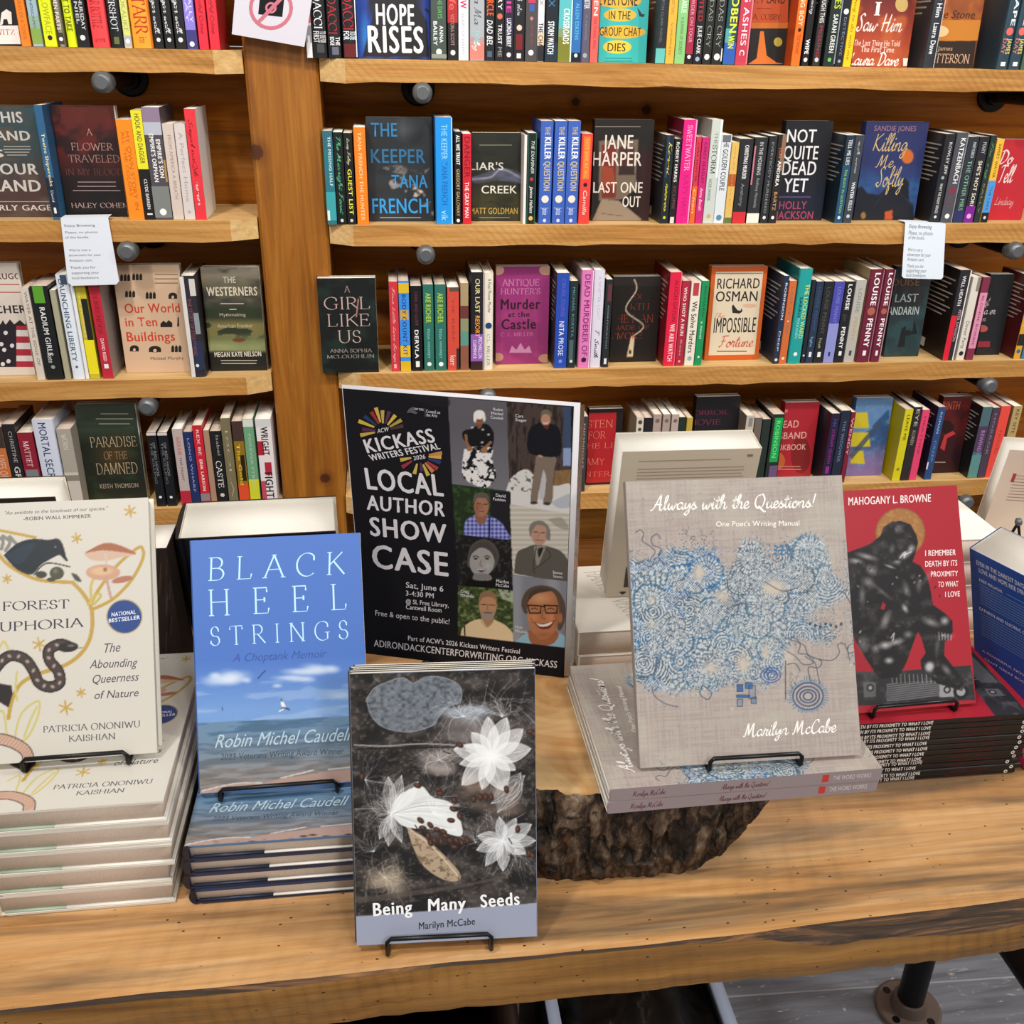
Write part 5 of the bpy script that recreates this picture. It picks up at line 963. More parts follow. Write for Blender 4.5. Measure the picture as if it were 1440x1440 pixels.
def leg(x, y):
    g = G(); g.tube([(x, y, .010), (x, y, TZ - .05)], .0212, seg=24); l = tpart(g, 'leg', M_IRON, True)
    g = G(); g.tube([(x, y, .0), (x, y, .009), (x, y, .0098)], [.053, .053, .049], seg=32); g.tube([(x, y, .009), (x, y, .03)], [.030, .027], seg=24)
    f = tpart(g, 'flange', M_FL); f.parent = l
    for q in range(4):
        a = q * math.pi / 2 + .6; g = G(); g.tube([(x + .04 * math.cos(a), y + .04 * math.sin(a), .0096), (x + .04 * math.cos(a), y + .04 * math.sin(a), .0106)], .0065, seg=12)
        s_ = tpart(g, 'bolt_hole', M_WIRE); s_.parent = l
M_FL, _nt, _b = newmat('dusty_iron_flange', .55, .4, '6e5f55', .3)
for lx in (LX, -.89):
    for ly in (LY, .655): leg(lx, ly)
for lx in (LX, -.89):
    g = G(); g.tube([(lx, .655, .345), (lx, LY, .345)], .022, seg=20); tpart(g, 'stretcher', M_IRON, True)

# things kept under the table
def plain(name, label, cat, mat, boxes, loc, parts=None):
    t = thing(name, label, cat, loc=loc)
    for nm, bx, mt in boxes:
        g = G()
        for a, b_ in bx: g.box(a, b_)
        g.build(nm, mt, t)
    return t
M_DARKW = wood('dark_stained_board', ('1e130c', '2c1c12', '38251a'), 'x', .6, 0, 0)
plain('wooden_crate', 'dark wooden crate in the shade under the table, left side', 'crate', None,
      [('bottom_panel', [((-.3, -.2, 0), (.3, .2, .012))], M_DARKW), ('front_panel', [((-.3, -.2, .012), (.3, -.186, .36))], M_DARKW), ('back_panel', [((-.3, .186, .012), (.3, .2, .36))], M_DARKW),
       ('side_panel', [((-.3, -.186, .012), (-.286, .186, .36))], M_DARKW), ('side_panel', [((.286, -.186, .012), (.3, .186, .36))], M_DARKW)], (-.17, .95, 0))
book('hardcover_book', 'red book standing in the dark crate under the table', T(-.168, .83, .0135) @ RZ(math.pi / 2), .2, .39, .03, 'b81c28', hard=True)
M_RIM, _nt, _b = newmat('pale_plastic_rim', .4, .4, 'b8c4dc')
M_BLK, _nt, _b = newmat('black_plastic', .45, .4, '151416')
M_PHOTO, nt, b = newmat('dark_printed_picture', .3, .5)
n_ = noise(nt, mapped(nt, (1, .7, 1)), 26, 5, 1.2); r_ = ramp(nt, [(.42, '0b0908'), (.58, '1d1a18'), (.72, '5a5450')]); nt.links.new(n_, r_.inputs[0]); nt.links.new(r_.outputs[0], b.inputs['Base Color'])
plain('display_bin', 'black bin with pale rims under the table, beside the bare floor', 'bin', None,
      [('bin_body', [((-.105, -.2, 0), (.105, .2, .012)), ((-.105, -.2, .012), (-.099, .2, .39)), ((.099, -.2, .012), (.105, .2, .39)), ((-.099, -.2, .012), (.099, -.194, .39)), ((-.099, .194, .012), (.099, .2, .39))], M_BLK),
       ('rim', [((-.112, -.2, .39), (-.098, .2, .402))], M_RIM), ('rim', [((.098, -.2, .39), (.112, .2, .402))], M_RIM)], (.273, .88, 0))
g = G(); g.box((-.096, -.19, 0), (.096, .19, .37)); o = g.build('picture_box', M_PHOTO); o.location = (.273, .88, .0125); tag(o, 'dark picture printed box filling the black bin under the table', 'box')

# ------------------------------------------------------------------ log slice
CX, CY, RR, LZ = .195, .81, .174, .875
lg = thing('log_slice', 'thick bark covered log slice used as a stand on the table', 'log', loc=(CX, CY, TZ))
nt_, nz_ = 420, 40
th = np.arange(nt_) * 2 * math.pi / nt_; base = 1 + .03 * np.sin(2 * th + 1) + .02 * np.sin(5 * th + .4) + .012 * np.sin(9 * th)
nb = fbm(nz_, nt_, 9, 36, 4, 3); nb2 = fbm(nz_, nt_, 4, 8, 9, 3); nb = nb * .7 + nb2 * .3
k = nt_ // 12
for q in range(k): nb[:, -k + q] = nb[:, -k + q] * (1 - q / k) + nb[:, 0] * (q / k)
nb3 = fbm(nz_, nt_, 4, 9, 31, 4); nb = .45 * nb + .55 * (np.floor(nb * 11) / 11 + .045); ridge = np.abs(nb - .5) * 2; g = G(); V = []
for j in range(nz_):
    zz = (LZ - TZ) * j / (nz_ - 1) - (.0 if j < nz_ - 1 else .0015); am = (.010 + .018 * min(1, j / 8)) * min(1, .35 + (nz_ - 1 - j) / 8)
    fl = 1 - .012 * j / nz_
    rad = RR * base * fl + (.42 - ridge[j]) * am + (nb3[j] - .5) * .006 - (.004 if j == nz_ - 1 else 0)
    V.append(np.stack([rad * np.cos(th), rad * np.sin(th), np.full(nt_, max(0, zz))], 1))
Vv = np.vstack(V); F = []
for j in range(nz_ - 1):
    for i in range(nt_): F += [j * nt_ + i, j * nt_ + (i + 1) % nt_, (j + 1) * nt_ + (i + 1) % nt_, (j + 1) * nt_ + i]
g.add(Vv, F, [4] * (len(F) // 4), (.2, .1, .05))
rim = V[-1].copy(); inner = rim * np.array([.965, .965, 1]); inner[:, 2] = LZ - TZ
VV = np.vstack([rim, inner]); F = []
for i in range(nt_): F += [i, (i + 1) % nt_, (i + 1) % nt_ + nt_, i + nt_]
g.add(VV, F, [4] * nt_, (.2, .1, .05))
M_BARK, nt, b = newmat('rough_pine_bark', .6, .4)
n1 = noise(nt, mapped(nt, (1, 1, .45)), 52, 10, .3, .74); r1 = ramp(nt, [(.36, '120d0a'), (.46, '38281c'), (.53, '604a38'), (.6, '7c6854'), (.7, 'b0a290')]); nt.links.new(n1, r1.inputs[0])
vd = N(nt, 'ShaderNodeTexVoronoi', feature='DISTANCE_TO_EDGE'); vd.inputs['Scale'].default_value = 1
nzv_ = N(nt, 'ShaderNodeTexNoise'); nzv_.inputs['Scale'].default_value = 40; nt.links.new(mapped(nt, (1, 1, 1)), nzv_.inputs['Vector'])
adv_ = N(nt, 'ShaderNodeVectorMath', operation='MULTIPLY_ADD'); nt.links.new(nzv_.outputs['Color'], adv_.inputs[0]); adv_.inputs[1].default_value = (.7, .7, .7); nt.links.new(mapped(nt, (34, 34, 14)), adv_.inputs[2]); nt.links.new(adv_.outputs[0], vd.inputs['Vector'])
r2 = ramp(nt, [(.0, .06), (.05, .5), (.12, 1.0), (.4, 1.2)]); nt.links.new(vd.outputs['Distance'], r2.inputs[0])
n3 = noise(nt, mapped(nt, (1, 1, .3)), 20, 5, .4); r3 = ramp(nt, [(.56, 0.0), (.66, .75)]); nt.links.new(n3, r3.inputs[0])
nt.links.new(mixc(nt, 'MIX', r3.outputs[0], mixc(nt, 'MULTIPLY', .8, r1.outputs[0], r2.outputs[0]), '6c3c1e'), b.inputs['Base Color'])
bp = N(nt, 'ShaderNodeBump'); bp.inputs['Strength'].default_value = .9; bp.inputs['Distance'].default_value = .006; hm = N(nt, 'ShaderNodeMath', operation='MULTIPLY_ADD'); nt.links.new(r2.outputs[0], hm.inputs[0]); hm.inputs[1].default_value = 1.3; nt.links.new(n1, hm.inputs[2]); nt.links.new(hm.outputs[0], bp.inputs['Height']); nt.links.new(bp.outputs[0], b.inputs['Normal'])
g.build('bark', M_BARK, lg, True)
M_CUT, nt, b = newmat('cut_log_face', .5, .35)
sub = N(nt, 'ShaderNodeVectorMath', operation='SUBTRACT'); nt.links.new(mapped(nt, (1, 1, 1)), sub.inputs[0]); sub.inputs[1].default_value = (CX - .02, CY + .015, LZ)
nzv = N(nt, 'ShaderNodeTexNoise'); nzv.inputs['Scale'].default_value = 9; nt.links.new(sub.outputs[0], nzv.inputs['Vector'])
ad = N(nt, 'ShaderNodeVectorMath', operation='MULTIPLY_ADD'); nt.links.new(nzv.outputs['Color'], ad.inputs[0]); ad.inputs[1].default_value = (.02, .02, 0); nt.links.new(sub.outputs[0], ad.inputs[2])
ln = N(nt, 'ShaderNodeVectorMath', operation='LENGTH'); nt.links.new(ad.outputs[0], ln.inputs[0])
ml = N(nt, 'ShaderNodeMath', operation='MULTIPLY'); nt.links.new(ln.outputs['Value'], ml.inputs[0]); ml.inputs[1].default_value = 330
sn = N(nt, 'ShaderNodeMath', operation='SINE'); nt.links.new(ml.outputs[0], sn.inputs[0])
rr_ = ramp(nt, [(.2, 'b98a55'), (.7, 'd4ac78')]); nt.links.new(sn.outputs[0], rr_.inputs[0])
nn = noise(nt, mapped(nt, (1, 1, 1)), 11, 5, 1); rn = ramp(nt, [(.35, 'b07c46'), (.6, 'dcb884')]); nt.links.new(nn, rn.inputs[0])
nt.links.new(mixc(nt, 'MIX', .72, rr_.outputs[0], rn.outputs[0]), b.inputs['Base Color'])
g = G(); inner2 = inner.copy(); g.add(np.vstack([inner, [[0, 0, LZ - TZ]]]), np.array([(i, (i + 1) % nt_, nt_) for i in range(nt_)]).ravel(), [3] * nt_, (.6, .4, .2))
g.build('cut_face', M_CUT, lg)

# ------------------------------------------------------------------ easels
def easel(label, M, w, t, zb, x0=.18, x1=.75, hh=.12, lip=.0125):
    """black wire easel round the foot of a display book (M: the book's frame), standing on a surface at height zb"""
    o = M.translation; R = M.to_3x3(); ux = R @ Vector((1, 0, 0)); bk = Vector((-ux.y, ux.x, 0)); upv = R @ Vector((0, 0, 1)); nb = R @ Vector((0, 1, 0))
    root = thing('book_easel', label, 'easel', loc=(o.x, o.y, zb), group='black wire book easels'); oo = Vector((o.x, o.y, zb)); rw = .0019
    fz = zb + rw
    def loc(p): return tuple(p - oo)
    a, b_ = o + ux * w * x0, o + ux * w * x1
    tk = t + .0035
    def side(p, s):
        base = Vector((p.x, p.y, fz)); rear = p + nb * tk - upv * .0005; k = (rear.z - fz) / max(1e-4, upv.z)
        low = rear - upv * k
        return [rear + upv * hh, rear + upv * .03, low + upv * .004, low - bk * .004, base + bk * .0, base - bk * .0045, base - bk * .0062 + Vector((0, 0, .0018)), base - bk * .0058 + Vector((0, 0, lip - .003)), base - bk * .0052 + Vector((0, 0, lip)) + ux * s * .003]
    A = side(a, 1); B = side(b_, -1)
    g = G(); g.tube([loc(p) for p in A + B[::-1]], rw, seg=10); g.tube([loc(A[0]), loc(A[0] + upv * .004 + ux * .006), loc(B[0] + upv * .004 - ux * .006), loc(B[0])], rw, seg=10)
    g.build('front_frame', M_WIRE, root, True)
    g = G(); c = (A[0] + B[0]) / 2; ft = Vector((c.x, c.y, fz)) + bk * .05
    g.tube([loc(c - ux * .02), loc(ft - ux * .03), loc(ft + ux * .03), loc(c + ux * .02)], rw, seg=10); g.build('back_leg', M_WIRE, root, True)
def flat(xl, yf, ztop, yaw=0): return T(xl, yf, ztop) @ RZ(yaw) @ Matrix.Rotation(-math.pi / 2, 4, 'X')
def disp(x, y, z, yaw, lean): return T(x, y, z) @ RZ(math.radians(yaw)) @ Matrix.Rotation(-math.radians(lean), 4, 'X')
rv = random.Random(21)

# ------------------------------------------------------------------ white hardcover with the bird and the snake
FW, FH, FT = .1455, .2195, .0222
MF = disp(-.3556, .706, .905, .93, 27.8)
def art_forest(f, ref=None):
    f.ref = ref or f
    c = Cv(f, 170, 262, 'ddd7cb'); Lc = lambda p, w, col='c4a24c', a=1, **k: c.line(p, w, col, a, **k)
    Lc([(0, 746), (26, 751), (50, 756)], 4); Lc([(-12, 764), (6, 789), (29, 805), (58, 816), (102, 819)], 5); Lc([(102, 819), (117, 835), (128, 855), (130, 878), (125, 902), (111, 922), (88, 937), (53, 948), (29, 962), (17, 985), (12, 1010)], 5.5)
    Lc([(130, 857), (158, 843), (184, 817), (200, 788), (201, 773), (193, 771), (163, 797), (137, 832), (127, 852)], 4.5)
    Lc([(124, 850), (136, 836), (142, 838), (132, 850)], 3.5, 'c8b860'); Lc([(128, 848), (128, 824), (133, 812)], 4, 'd0bc70')
    for p in ([(20, 1042), (30, 1004), (54, 986), (53, 1008), (38, 1038), (22, 1042)], [(34, 1036), (44, 1010), (52, 994)], [(0, 910), (6, 902), (14, 918)], [(24, 945), (22, 968), (24, 985)], [(-10, 1010), (4, 1000), (10, 1035)]): Lc(p, 3, 'd2c678')
    for p in ([(-6, 754), (4, 760), (2, 772)], [(4, 754), (14, 762), (8, 774)], [(14, 755), (22, 764)]): Lc(p, 5, '8a8a80'); 
    c.poly([(5, 781), (23, 765), (44, 758), (67, 759), (82, 758), (89, 768), (93, 788), (85, 781), (79, 782), (58, 794), (44, 808), (23, 800)], '1b232c', smooth=True)
    c.poly([(8, 781), (30, 768), (50, 764), (40, 782), (26, 794)], '26384a', .7, smooth=True); c.ell(78, 769, 1.6, 1.6, '6a7a88'); Lc([(88, 776), (94, 788)], 3, '15181c')
    Lc([(48, 808), (66, 792), (98, 797)], 2, '4a4a42'); c.ell(80, 806, 10, 9, '4e4e3e'); c.ell(78, 803, 4, 4, '7a7a60', .6, 3); c.ell(58, 808, 8, 5, '3e4038'); c.ell(72, 815, 6, 3, '4c4c40'); c.poly([(100, 806), (108, 808), (115, 818), (106, 816)], '4a4c44', smooth=True)
    c.poly([(118, 779), (146, 765), (169, 768), (191, 779), (169, 784), (146, 789), (128, 787)], 'd8b8a0', smooth=True); c.poly([(118, 778), (146, 764), (169, 767), (192, 779), (168, 776), (144, 774)], 'ac6a48', smooth=True); Lc([(148, 780), (150, 794)], 3, 'd8c4b0')
    c.ell(145, 805, 24, 11, 'd2a284'); c.ell(143, 803, 16, 6, 'e4bc94', .8, 3); c.ell(148, 801, 3, 3, '9a6a4c', .8, 2); Lc([(150, 814), (153, 828), (156, 840)], 4, 'c8a090'); c.ell(172, 815, 15, 4.5, 'b87860', rot=-12)
    for x, y, q in ((183, 719, 8), (108, 757, 7), (10, 814, 6), (55, 906, 9), (114, 974, 6), (93, 995, 10)):
        for a in (20, 80, 140): dx, dy = q * math.cos(math.radians(a)), q * math.sin(math.radians(a)); Lc([(x - dx, y - dy), (x + dx, y + dy)], 2.4, 'c8a44c', smooth=False)
    c.poly([(-20, 958), (16, 964), (18, 975), (12, 995), (-20, 975)], '2c2422')
    sn = [(-12, 948), (3, 929), (17, 922), (35, 927), (47, 943), (55, 960), (70, 966), (84, 960), (82, 944), (70, 929), (69, 914), (84, 906), (96, 909)]
    Lc(sn, 16, '1e1a1a'); Lc(sn, 12, '4a3c38')
    S = spl(sn, 4)
    for i in range(1, len(S) - 3, 3): c.ell(S[i][0], S[i][1], 3.2, 2.2, 'b0a094', .85, 1.4, rot=i * 30)
    c.ell(96, 910, 14, 7, '2a2422', rot=-6); c.ell(100, 908, 6, 2, '7a6a60', .7); Lc([(109, 912), (115, 911)], 1, '5a4a44')
    wm = [(-12, 1040), (4, 1040), (22, 1046), (36, 1056), (41, 1070)]; Lc(wm, 17, '3a2c28'); Lc(wm, 14, 'd4ae98')
    W2 = spl(wm, 8)
    for i in range(0, len(W2) - 1, 2): Lc([(W2[i][0] - 4, W2[i][1] + 5), (W2[i][0] + 4, W2[i][1] - 5)], .9, 'a87c68', .8, smooth=False)
    c.ell(175, 867, 25.5, 24.5, 'c8b070'); c.ell(175, 867, 24, 23, '27488c'); c.A *= .94; c.put(f)
    d = '3c3a46'
    f.t3('"An antidote to the loneliness of our species."', (7, 724), (152, 717), (7, 719), d, 'i'); f.t3('-ROBIN WALL KIMMERER', (33, 732), (128, 728), (33, 727), d, 'b')
    f.t3('FOREST', (4, 858.6), (98, 855), (4, 846), d, 's'); f.t3('EUPHORIA', (-16, 889), (118, 881), (-16, 876), d, 's')
    for t, l, r_, u in (('The', (146, 918), (169, 916), (147, 905)), ('Abounding', (126, 940), (193, 937), (127, 928)), ('Queerness', (130, 961), (195, 957), (131, 949)), ('of Nature', (133, 983), (195, 979), (133, 972))): f.t3(t, l, r_, u, '4c4a54', 'i')
    f.t3('PATRICIA ONONIWU', (61, 1030), (197, 1022), (61, 1021), '55525a', 's'); f.t3('KAISHIAN', (97, 1043), (162, 1039), (97, 1034.5), '55525a', 's')
    f.t3('NATIONAL', (157, 867), (191, 863), (157, 861.5), 'e4e8f0', 'k'); f.t3('BESTSELLER', (153, 875.5), (197, 870.5), (153, 870), 'e4e8f0', 'k'); f.ref = f
_, RF, _, _ = book('hardcover_book', 'white hardcover with black bird and snake standing on wire easel', MF, FW, FH, FT, 'd4cec2', hard=True, draw=art_forest, pmat=M_PAGEW, group='white bird and snake hardcovers')
nm = ['undermost', 'second from bottom', 'middle', 'second from top']
for i in range(5):
    zt = TZ + .0004 + (i + 1) * .0225; lab = (f'white hardcover lying {nm[i]} in the stack of five, far left' if i < 4 else 'white hardcover on top of the stack under the bird book easel')
    book('hardcover_book', lab, flat(-.3405 + rv.uniform(-.002, .002) - (.004 if i < 2 else 0), .6545 + rv.uniform(-.0008, .001), zt, rv.uniform(-.006, .006)), FW, FH, FT, 'dcd6ca', hard=True,
         draw=(lambda f: art_forest(f, RF)) if i == 4 else None, pmat=M_PAGET, foot=(.36 + .05 * rv.random(), 'a8b8a4', 'f0ece2'), group='white bird and snake hardcovers', spine='d8c8a0' if i < 2 else None)
easel('black wire easel on the white hardcover stack, far left', MF, FW, FT, TZ + 5 * .0225 + .0004, .06 + .2, .84)

# ------------------------------------------------------------------ blue seascape hardcover
HW, HH, HT = .149, .2235, .0162
MH = disp(-.1798, .707, .858, .93, 27.8)
def art_heel(f, ref=None):
    f.ref = ref or f
    c = Cv(f, 170, 256, '4a74c4'); Y = c.Y + (c.X - 282) * .045
    c.all(np.clip((Y - 930) / 90, 0, .8), '7ea6da'); c.all(np.clip((c.noise(60, 9, 4) - .55) * 3, 0, .35) * (Y > 960), 'b8cce6')
    for x, y, rx, ry, a in ((312, 957, 24, 7, .9), (330, 952, 22, 8, .85), (345, 956, 8, 4, .6), (420, 945, 30, 5, .8), (450, 940, 22, 6, .8), (470, 941, 14, 5, .6), (405, 952, 20, 4, .7), (424, 955, 16, 4, .7), (390, 965, 7, 3, .6), (480, 977, 22, 6, .35), (300, 950, 10, 5, .6)):
        for q in range(5): c.ell(x + rv.uniform(-rx, rx) * .6, y + rv.uniform(-ry, ry) * .5, rx * .55, ry * .75, 'dfe8f4', a * .4, ry)
    hz = 1016; n = c.noise(50, 5, 7); sea = np.clip((Y - hz) * 1.0, 0, 1); c.all(sea, '4f7394'); c.all(sea * np.clip((Y - 1030) / 55, 0, 1), '77777a'); c.all(sea * np.clip((Y - 1070) / 40, 0, 1), '8c7c70')
    c.all(sea * np.clip((n - .5) * 4, 0, .35), '9ab0c4'); c.all(sea * np.clip((.45 - n) * 4, 0, .3), '3c5468')
    c.poly([(278, 1120), (282, 1113), (330, 1103), (368, 1102), (395, 1095), (450, 1086), (496, 1081), (525, 1077), (528, 1104), (420, 1110), (330, 1118)], 'b4968a'); c.all(sea * (Y > 1108) * np.clip((c.noise(9, 4, 8) - .5) * 3, 0, .5), '8a6c64')
    for p in ([(284, 1112), (330, 1102), (368, 1101)], [(395, 1094), (425, 1087), (440, 1083)], [(462, 1082), (490, 1079), (505, 1077)]): c.line(p, 2, 'e4dcd4', .8)
    for x, y in ((372, 1109), (440, 1100), (452, 1098), (470, 1101), (500, 1098), (515, 1096)): c.ell(x, y, 5, 1.6, '3a2c28', .85, 1.5)
    c.line([(363, 954), (368, 948), (373, 943)], 1.6, '2a3c6a'); c.line([(312, 994), (313, 999)], 1.3, '3a4c7a')
    c.poly([(396, 984), (399, 988), (402, 994), (398, 995), (395, 990)], 'f0f0f0', smooth=True); c.line([(395, 983), (397, 986)], 1.4, '2c2c34'); c.line([(396, 996), (401, 995.5), (407, 998)], 2.2, '3a3a40'); c.line([(393, 1000), (398, 997.5)], 2, 'e4e4e4'); c.put(f)
    w = 'c4ecff'
    f.t3('B L A C K', (293, 816.5), (485, 807), (294, 783.5), w, 'S'); f.t3('H  E  E  L', (294, 866), (488, 856.5), (293, 829), w, 'S'); f.t3('S T R I N G S', (296, 908), (490, 898), (295, 881), w, 'S')
    f.t3('A Choptank Memoir', (327, 931), (459, 924), (328, 919.5), '3556a4', 'i'); f.t3('Robin Michel Caudell', (302, 1052), (493, 1041), (305, 1033), 'b8ccd8', 'i'); f.t3('2023 Veterans Writing Award Winner', (310, 1069), (483, 1060), (311, 1060), '3e4c58', 'r'); f.ref = f
_, RH, _, _ = book('hardcover_book', 'blue hardcover with sea and sky photograph standing on easel', MH, HW, HH, HT, '4a74c4', hard=True, draw=art_heel, pmat=M_PAGE, group='blue seascape hardcovers')
for i in range(4):
    zt = TZ + .0004 + (i + 1) * .0164; lab = (f'navy jacketed hardcover lying {nm[i] if i < 3 else ""} in the stack of four, under the blue seascape book' if i < 3 else 'seascape hardcover on top of the stack under the blue book easel')
    lab = ['navy jacketed hardcover at the bottom of the seascape book stack', 'navy jacketed hardcover second from bottom of the seascape book stack', 'navy jacketed hardcover third from bottom of the seascape book stack', 'seascape hardcover on top of the stack, under the blue book easel'][i]
    book('hardcover_book', lab, flat(-.1865 + rv.uniform(-.002, .002), .652 + rv.uniform(-.001, .001), zt, rv.uniform(-.008, .004)), HW, HH, HT, '343c58' if i < 3 else '5a7a9c', hard=True, spine='1c2030', back='2a3048', inner='23283a',
         draw=(lambda f: art_heel(f, RH)) if i == 3 else None, pmat=M_PAGET, foot=(.43 + .03 * rv.random(), '2c3448', 'f2eee6'), group='blue seascape hardcovers')
easel('black wire easel on the seascape book stack', MH, HW, HT, TZ + 4 * .0164 + .0004, .12, .8)

# ------------------------------------------------------------------ milkweed booklets
SW, SHh, ST = .148, .2263, .0034
MS = disp(-.0442, .5859, .7935, -2.53, 19.95)
def art_seeds(f):
    Z = lambda x, y: (480 + x / 3.273, 910 + y / 3.273); c = Cv(f, 230, 350, '1d1a19'); R = random.Random(3); n = c.noise(30, 18, 2); n2 = c.noise(5, 4, 3)
    c.all(np.clip((n - .42) * 3, 0, .9), '4c4542'); c.all(np.clip((n2 - .55) * 3, 0, .5), '7a726c'); c.all(np.clip((.42 - n) * 5, 0, .8), '131112')
    li = [Z(*p) for p in ((115, 240), (150, 190), (200, 165), (280, 140), (330, 165), (380, 140), (440, 135), (500, 150), (548, 185), (548, 250), (490, 275), (450, 320), (420, 360), (330, 388), (250, 385), (180, 360), (135, 310))]
    c.poly(li, '6a7078', .95, smooth=True, tex=np.clip(.5 + n2, 0, 1)); c.poly(li, '8a929c', .55, smooth=True, tex=np.clip((n2 - .45) * 3, 0, 1)); c.poly(li, '34383e', .6, smooth=True, tex=np.clip((.38 - n2) * 4, 0, 1)); c.line(li + [li[0]], 1.6, '9aa0a8', .6)
    c.poly([Z(*p) for p in ((140, 130), (240, 95), (330, 110), (280, 140), (180, 165))], '8c847c', .6, smooth=True, tex=n2)
    for (x, y, rx, ry, col, a) in ((560, 390, 140, 60, '9c9290', .55), (430, 520, 110, 60, 'a89c98', .6), (700, 700, 130, 60, '7c6a60', .6), (600, 640, 60, 50, '8a7464', .6), (220, 1080, 110, 60, 'a0907c', .75), (560, 310, 130, 40, 'a8b0bc', .6)):
        x, y = Z(x, y)
        for q in range(14): c.ell(x + R.uniform(-1, 1) * rx / 4, y + R.uniform(-1, 1) * ry / 4, rx / 7, ry / 7, col, a * .4, ry / 9)
    def hair(x, y, r0, r1, a0, a1, num, col='e8e8ea', al=.35, curl=.5, w=.7):
        x, y = Z(x, y)
        for q in range(num):
            a = math.radians(R.uniform(a0, a1)); L = R.uniform(r0, r1) / 3.273; k = R.uniform(-curl, curl)
            c.line([(x, y), (x + L * .5 * math.cos(a), y - L * .5 * math.sin(a)), (x + L * math.cos(a + k), y - L * math.sin(a + k))], w, col, al * R.uniform(.5, 1), .8)
    hair(110, 610, 60, 190, -90, 100, 34, al=.3); hair(150, 940, 60, 170, 20, 200, 26, al=.3); hair(740, 320, 60, 200, 0, 170, 40, al=.4, curl=1.3); hair(560, 320, 60, 160, -20, 200, 50, 'dfe4ec', .45, 1.0)
    hair(450, 520, 60, 150, -60, 220, 45, 'd8d0cc', .4, 1.2); hair(200, 1060, 60, 150, -180, 180, 50, 'd8ccb8', .4, 1.4); hair(800, 930, 60, 190, -110, 0, 30, al=.3); hair(620, 900, 50, 140, 60, 200, 20, al=.3); hair(220, 760, 60, 170, 60, 260, 30, al=.3, curl=.9)
    c.line([Z(60, 450), Z(200, 455), Z(360, 445), Z(520, 450)], 2.2, 'a8a09c', .8); c.line([Z(60, 470), Z(520, 460)], 1.6, '0e0c0c', .8); c.line([Z(60, 745), Z(160, 742)], 1, 'c8c8c8', .7)
    c.poly([Z(*p) for p in ((75, 1150), (300, 1125), (560, 1090), (760, 1050), (765, 1062), (500, 1118), (80, 1180))], '5c5048', .6)
    pod = [Z(*p) for p in ((300, 825), (390, 880), (500, 985), (545, 1040), (540, 1075), (470, 1070), (380, 1010), (330, 920))]
    c.poly(pod, 'b09a80', 1, smooth=True); c.poly(pod, '6c5a48', .9, smooth=True, tex=np.clip((n2 - .5) * 4, 0, 1)); c.line([Z(310, 835), Z(420, 920), Z(535, 1050)], 2, 'dccbb0', .8)
    # three silk flowers
    def petal(x, y, a, L, w, al=.8, col='f4f4f4'):
        a = math.radians(a); ca, sa = math.cos(a), -math.sin(a); P = [(0, 0), (.3, .5), (.65, .48), (1, 0), (.65, -.48), (.3, -.5)]
        q = [Z(x + L * u * ca - w * v * sa, y + L * u * sa + w * v * ca) for u, v in P]; c.poly(q, col, al, smooth=True)
        for v in (-.45, -.2, .05, .3, .48): c.line([Z(x, y), Z(x + L * .55 * ca - w * v * sa, y + L * .55 * sa + w * v * ca), Z(x + L * ca, y + L * sa)], .7, 'fff' if v > 0 else 'b8b8bc', .55)
    for a, L, w in ((170, 175, 80), (195, 150, 60), (225, 190, 90), (255, 160, 70), (290, 170, 110), (330, 130, 60), (10, 185, 90), (40, 190, 90), (68, 190, 90), (95, 180, 80), (130, 140, 70), (160, 130, 60)): petal(690, 500, a, L, w, .62)
    c.ell(*Z(690, 505), 12, 8, 'fbfbf6', .8, 8)
    big = [Z(*p) for p in ((225, 770), (250, 700), (300, 660), (370, 640), (420, 690), (500, 715), (545, 790), (550, 870), (430, 840), (340, 835), (280, 820))]
    c.poly(big, 'eef0ee', .93, smooth=True)
    for q in range(26):
        t = R.random(); c.line([Z(235, 770), Z(360 + R.uniform(-20, 20), 690 + 130 * t), Z(420 + 130 * R.random(), 680 + 170 * t)], .9, 'ffffff' if q % 2 else 'b4b8b8', .5)
    for a, L, w in ((265, 150, 60), (245, 130, 50), (290, 140, 50), (95, 170, 60), (75, 180, 60), (50, 190, 70)): petal(230, 765, a, L, w, .28)
    for a, L, w in ((170, 120, 60), (200, 130, 60), (235, 140, 60), (270, 140, 60), (60, 120, 50), (30, 150, 70), (0, 150, 60), (100, 110, 50), (330, 120, 60)): petal(745, 890, a, L, w, .55, 'e8eaec')
    petal(720, 760, 60, 210, 110, .16); petal(690, 720, 40, 200, 100, .14)
    hair(690, 500, 90, 210, 0, 360, 60, 'f4f4f4', .3, .4); hair(745, 890, 70, 170, 60, 360, 70, 'f0f0f2', .35, .6); hair(420, 760, 60, 190, -60, 120, 40, 'fff', .3, .6); hair(230, 765, 60, 190, 70, 300, 60, 'f0f0f0', .3, 1.0)
    for x, y, a in ((350, 637, 20), (445, 655, 20), (455, 675, 10), (520, 705, 70), (515, 745, 30), (505, 797, 10), (365, 797, 40), (375, 832, 10), (410, 820, 50), (440, 840, 20), (470, 850, 30), (400, 870, 80), (430, 890, 80), (460, 895, 80), (500, 890, 60), (530, 890, 60), (555, 900, 60), (580, 890, 60), (95, 597, 90), (545, 450, 30), (870, 390, 0), (890, 400, 30), (610, 700, 80), (640, 690, 80), (665, 690, 80), (690, 690, 80), (760, 655, 80), (812, 838, 90), (865, 950, 80), (880, 960, 60), (545, 780, 60), (480, 870, 20), (520, 920, 10), (410, 900, 60)):
        x, y = Z(x, y); c.ell(x, y, 5.6, 3.6, '33201a', 1, 1.2, rot=a); c.ell(x - .6, y - .8, 3.4, 1.8, '6c4232', .8, 1.2, rot=a)
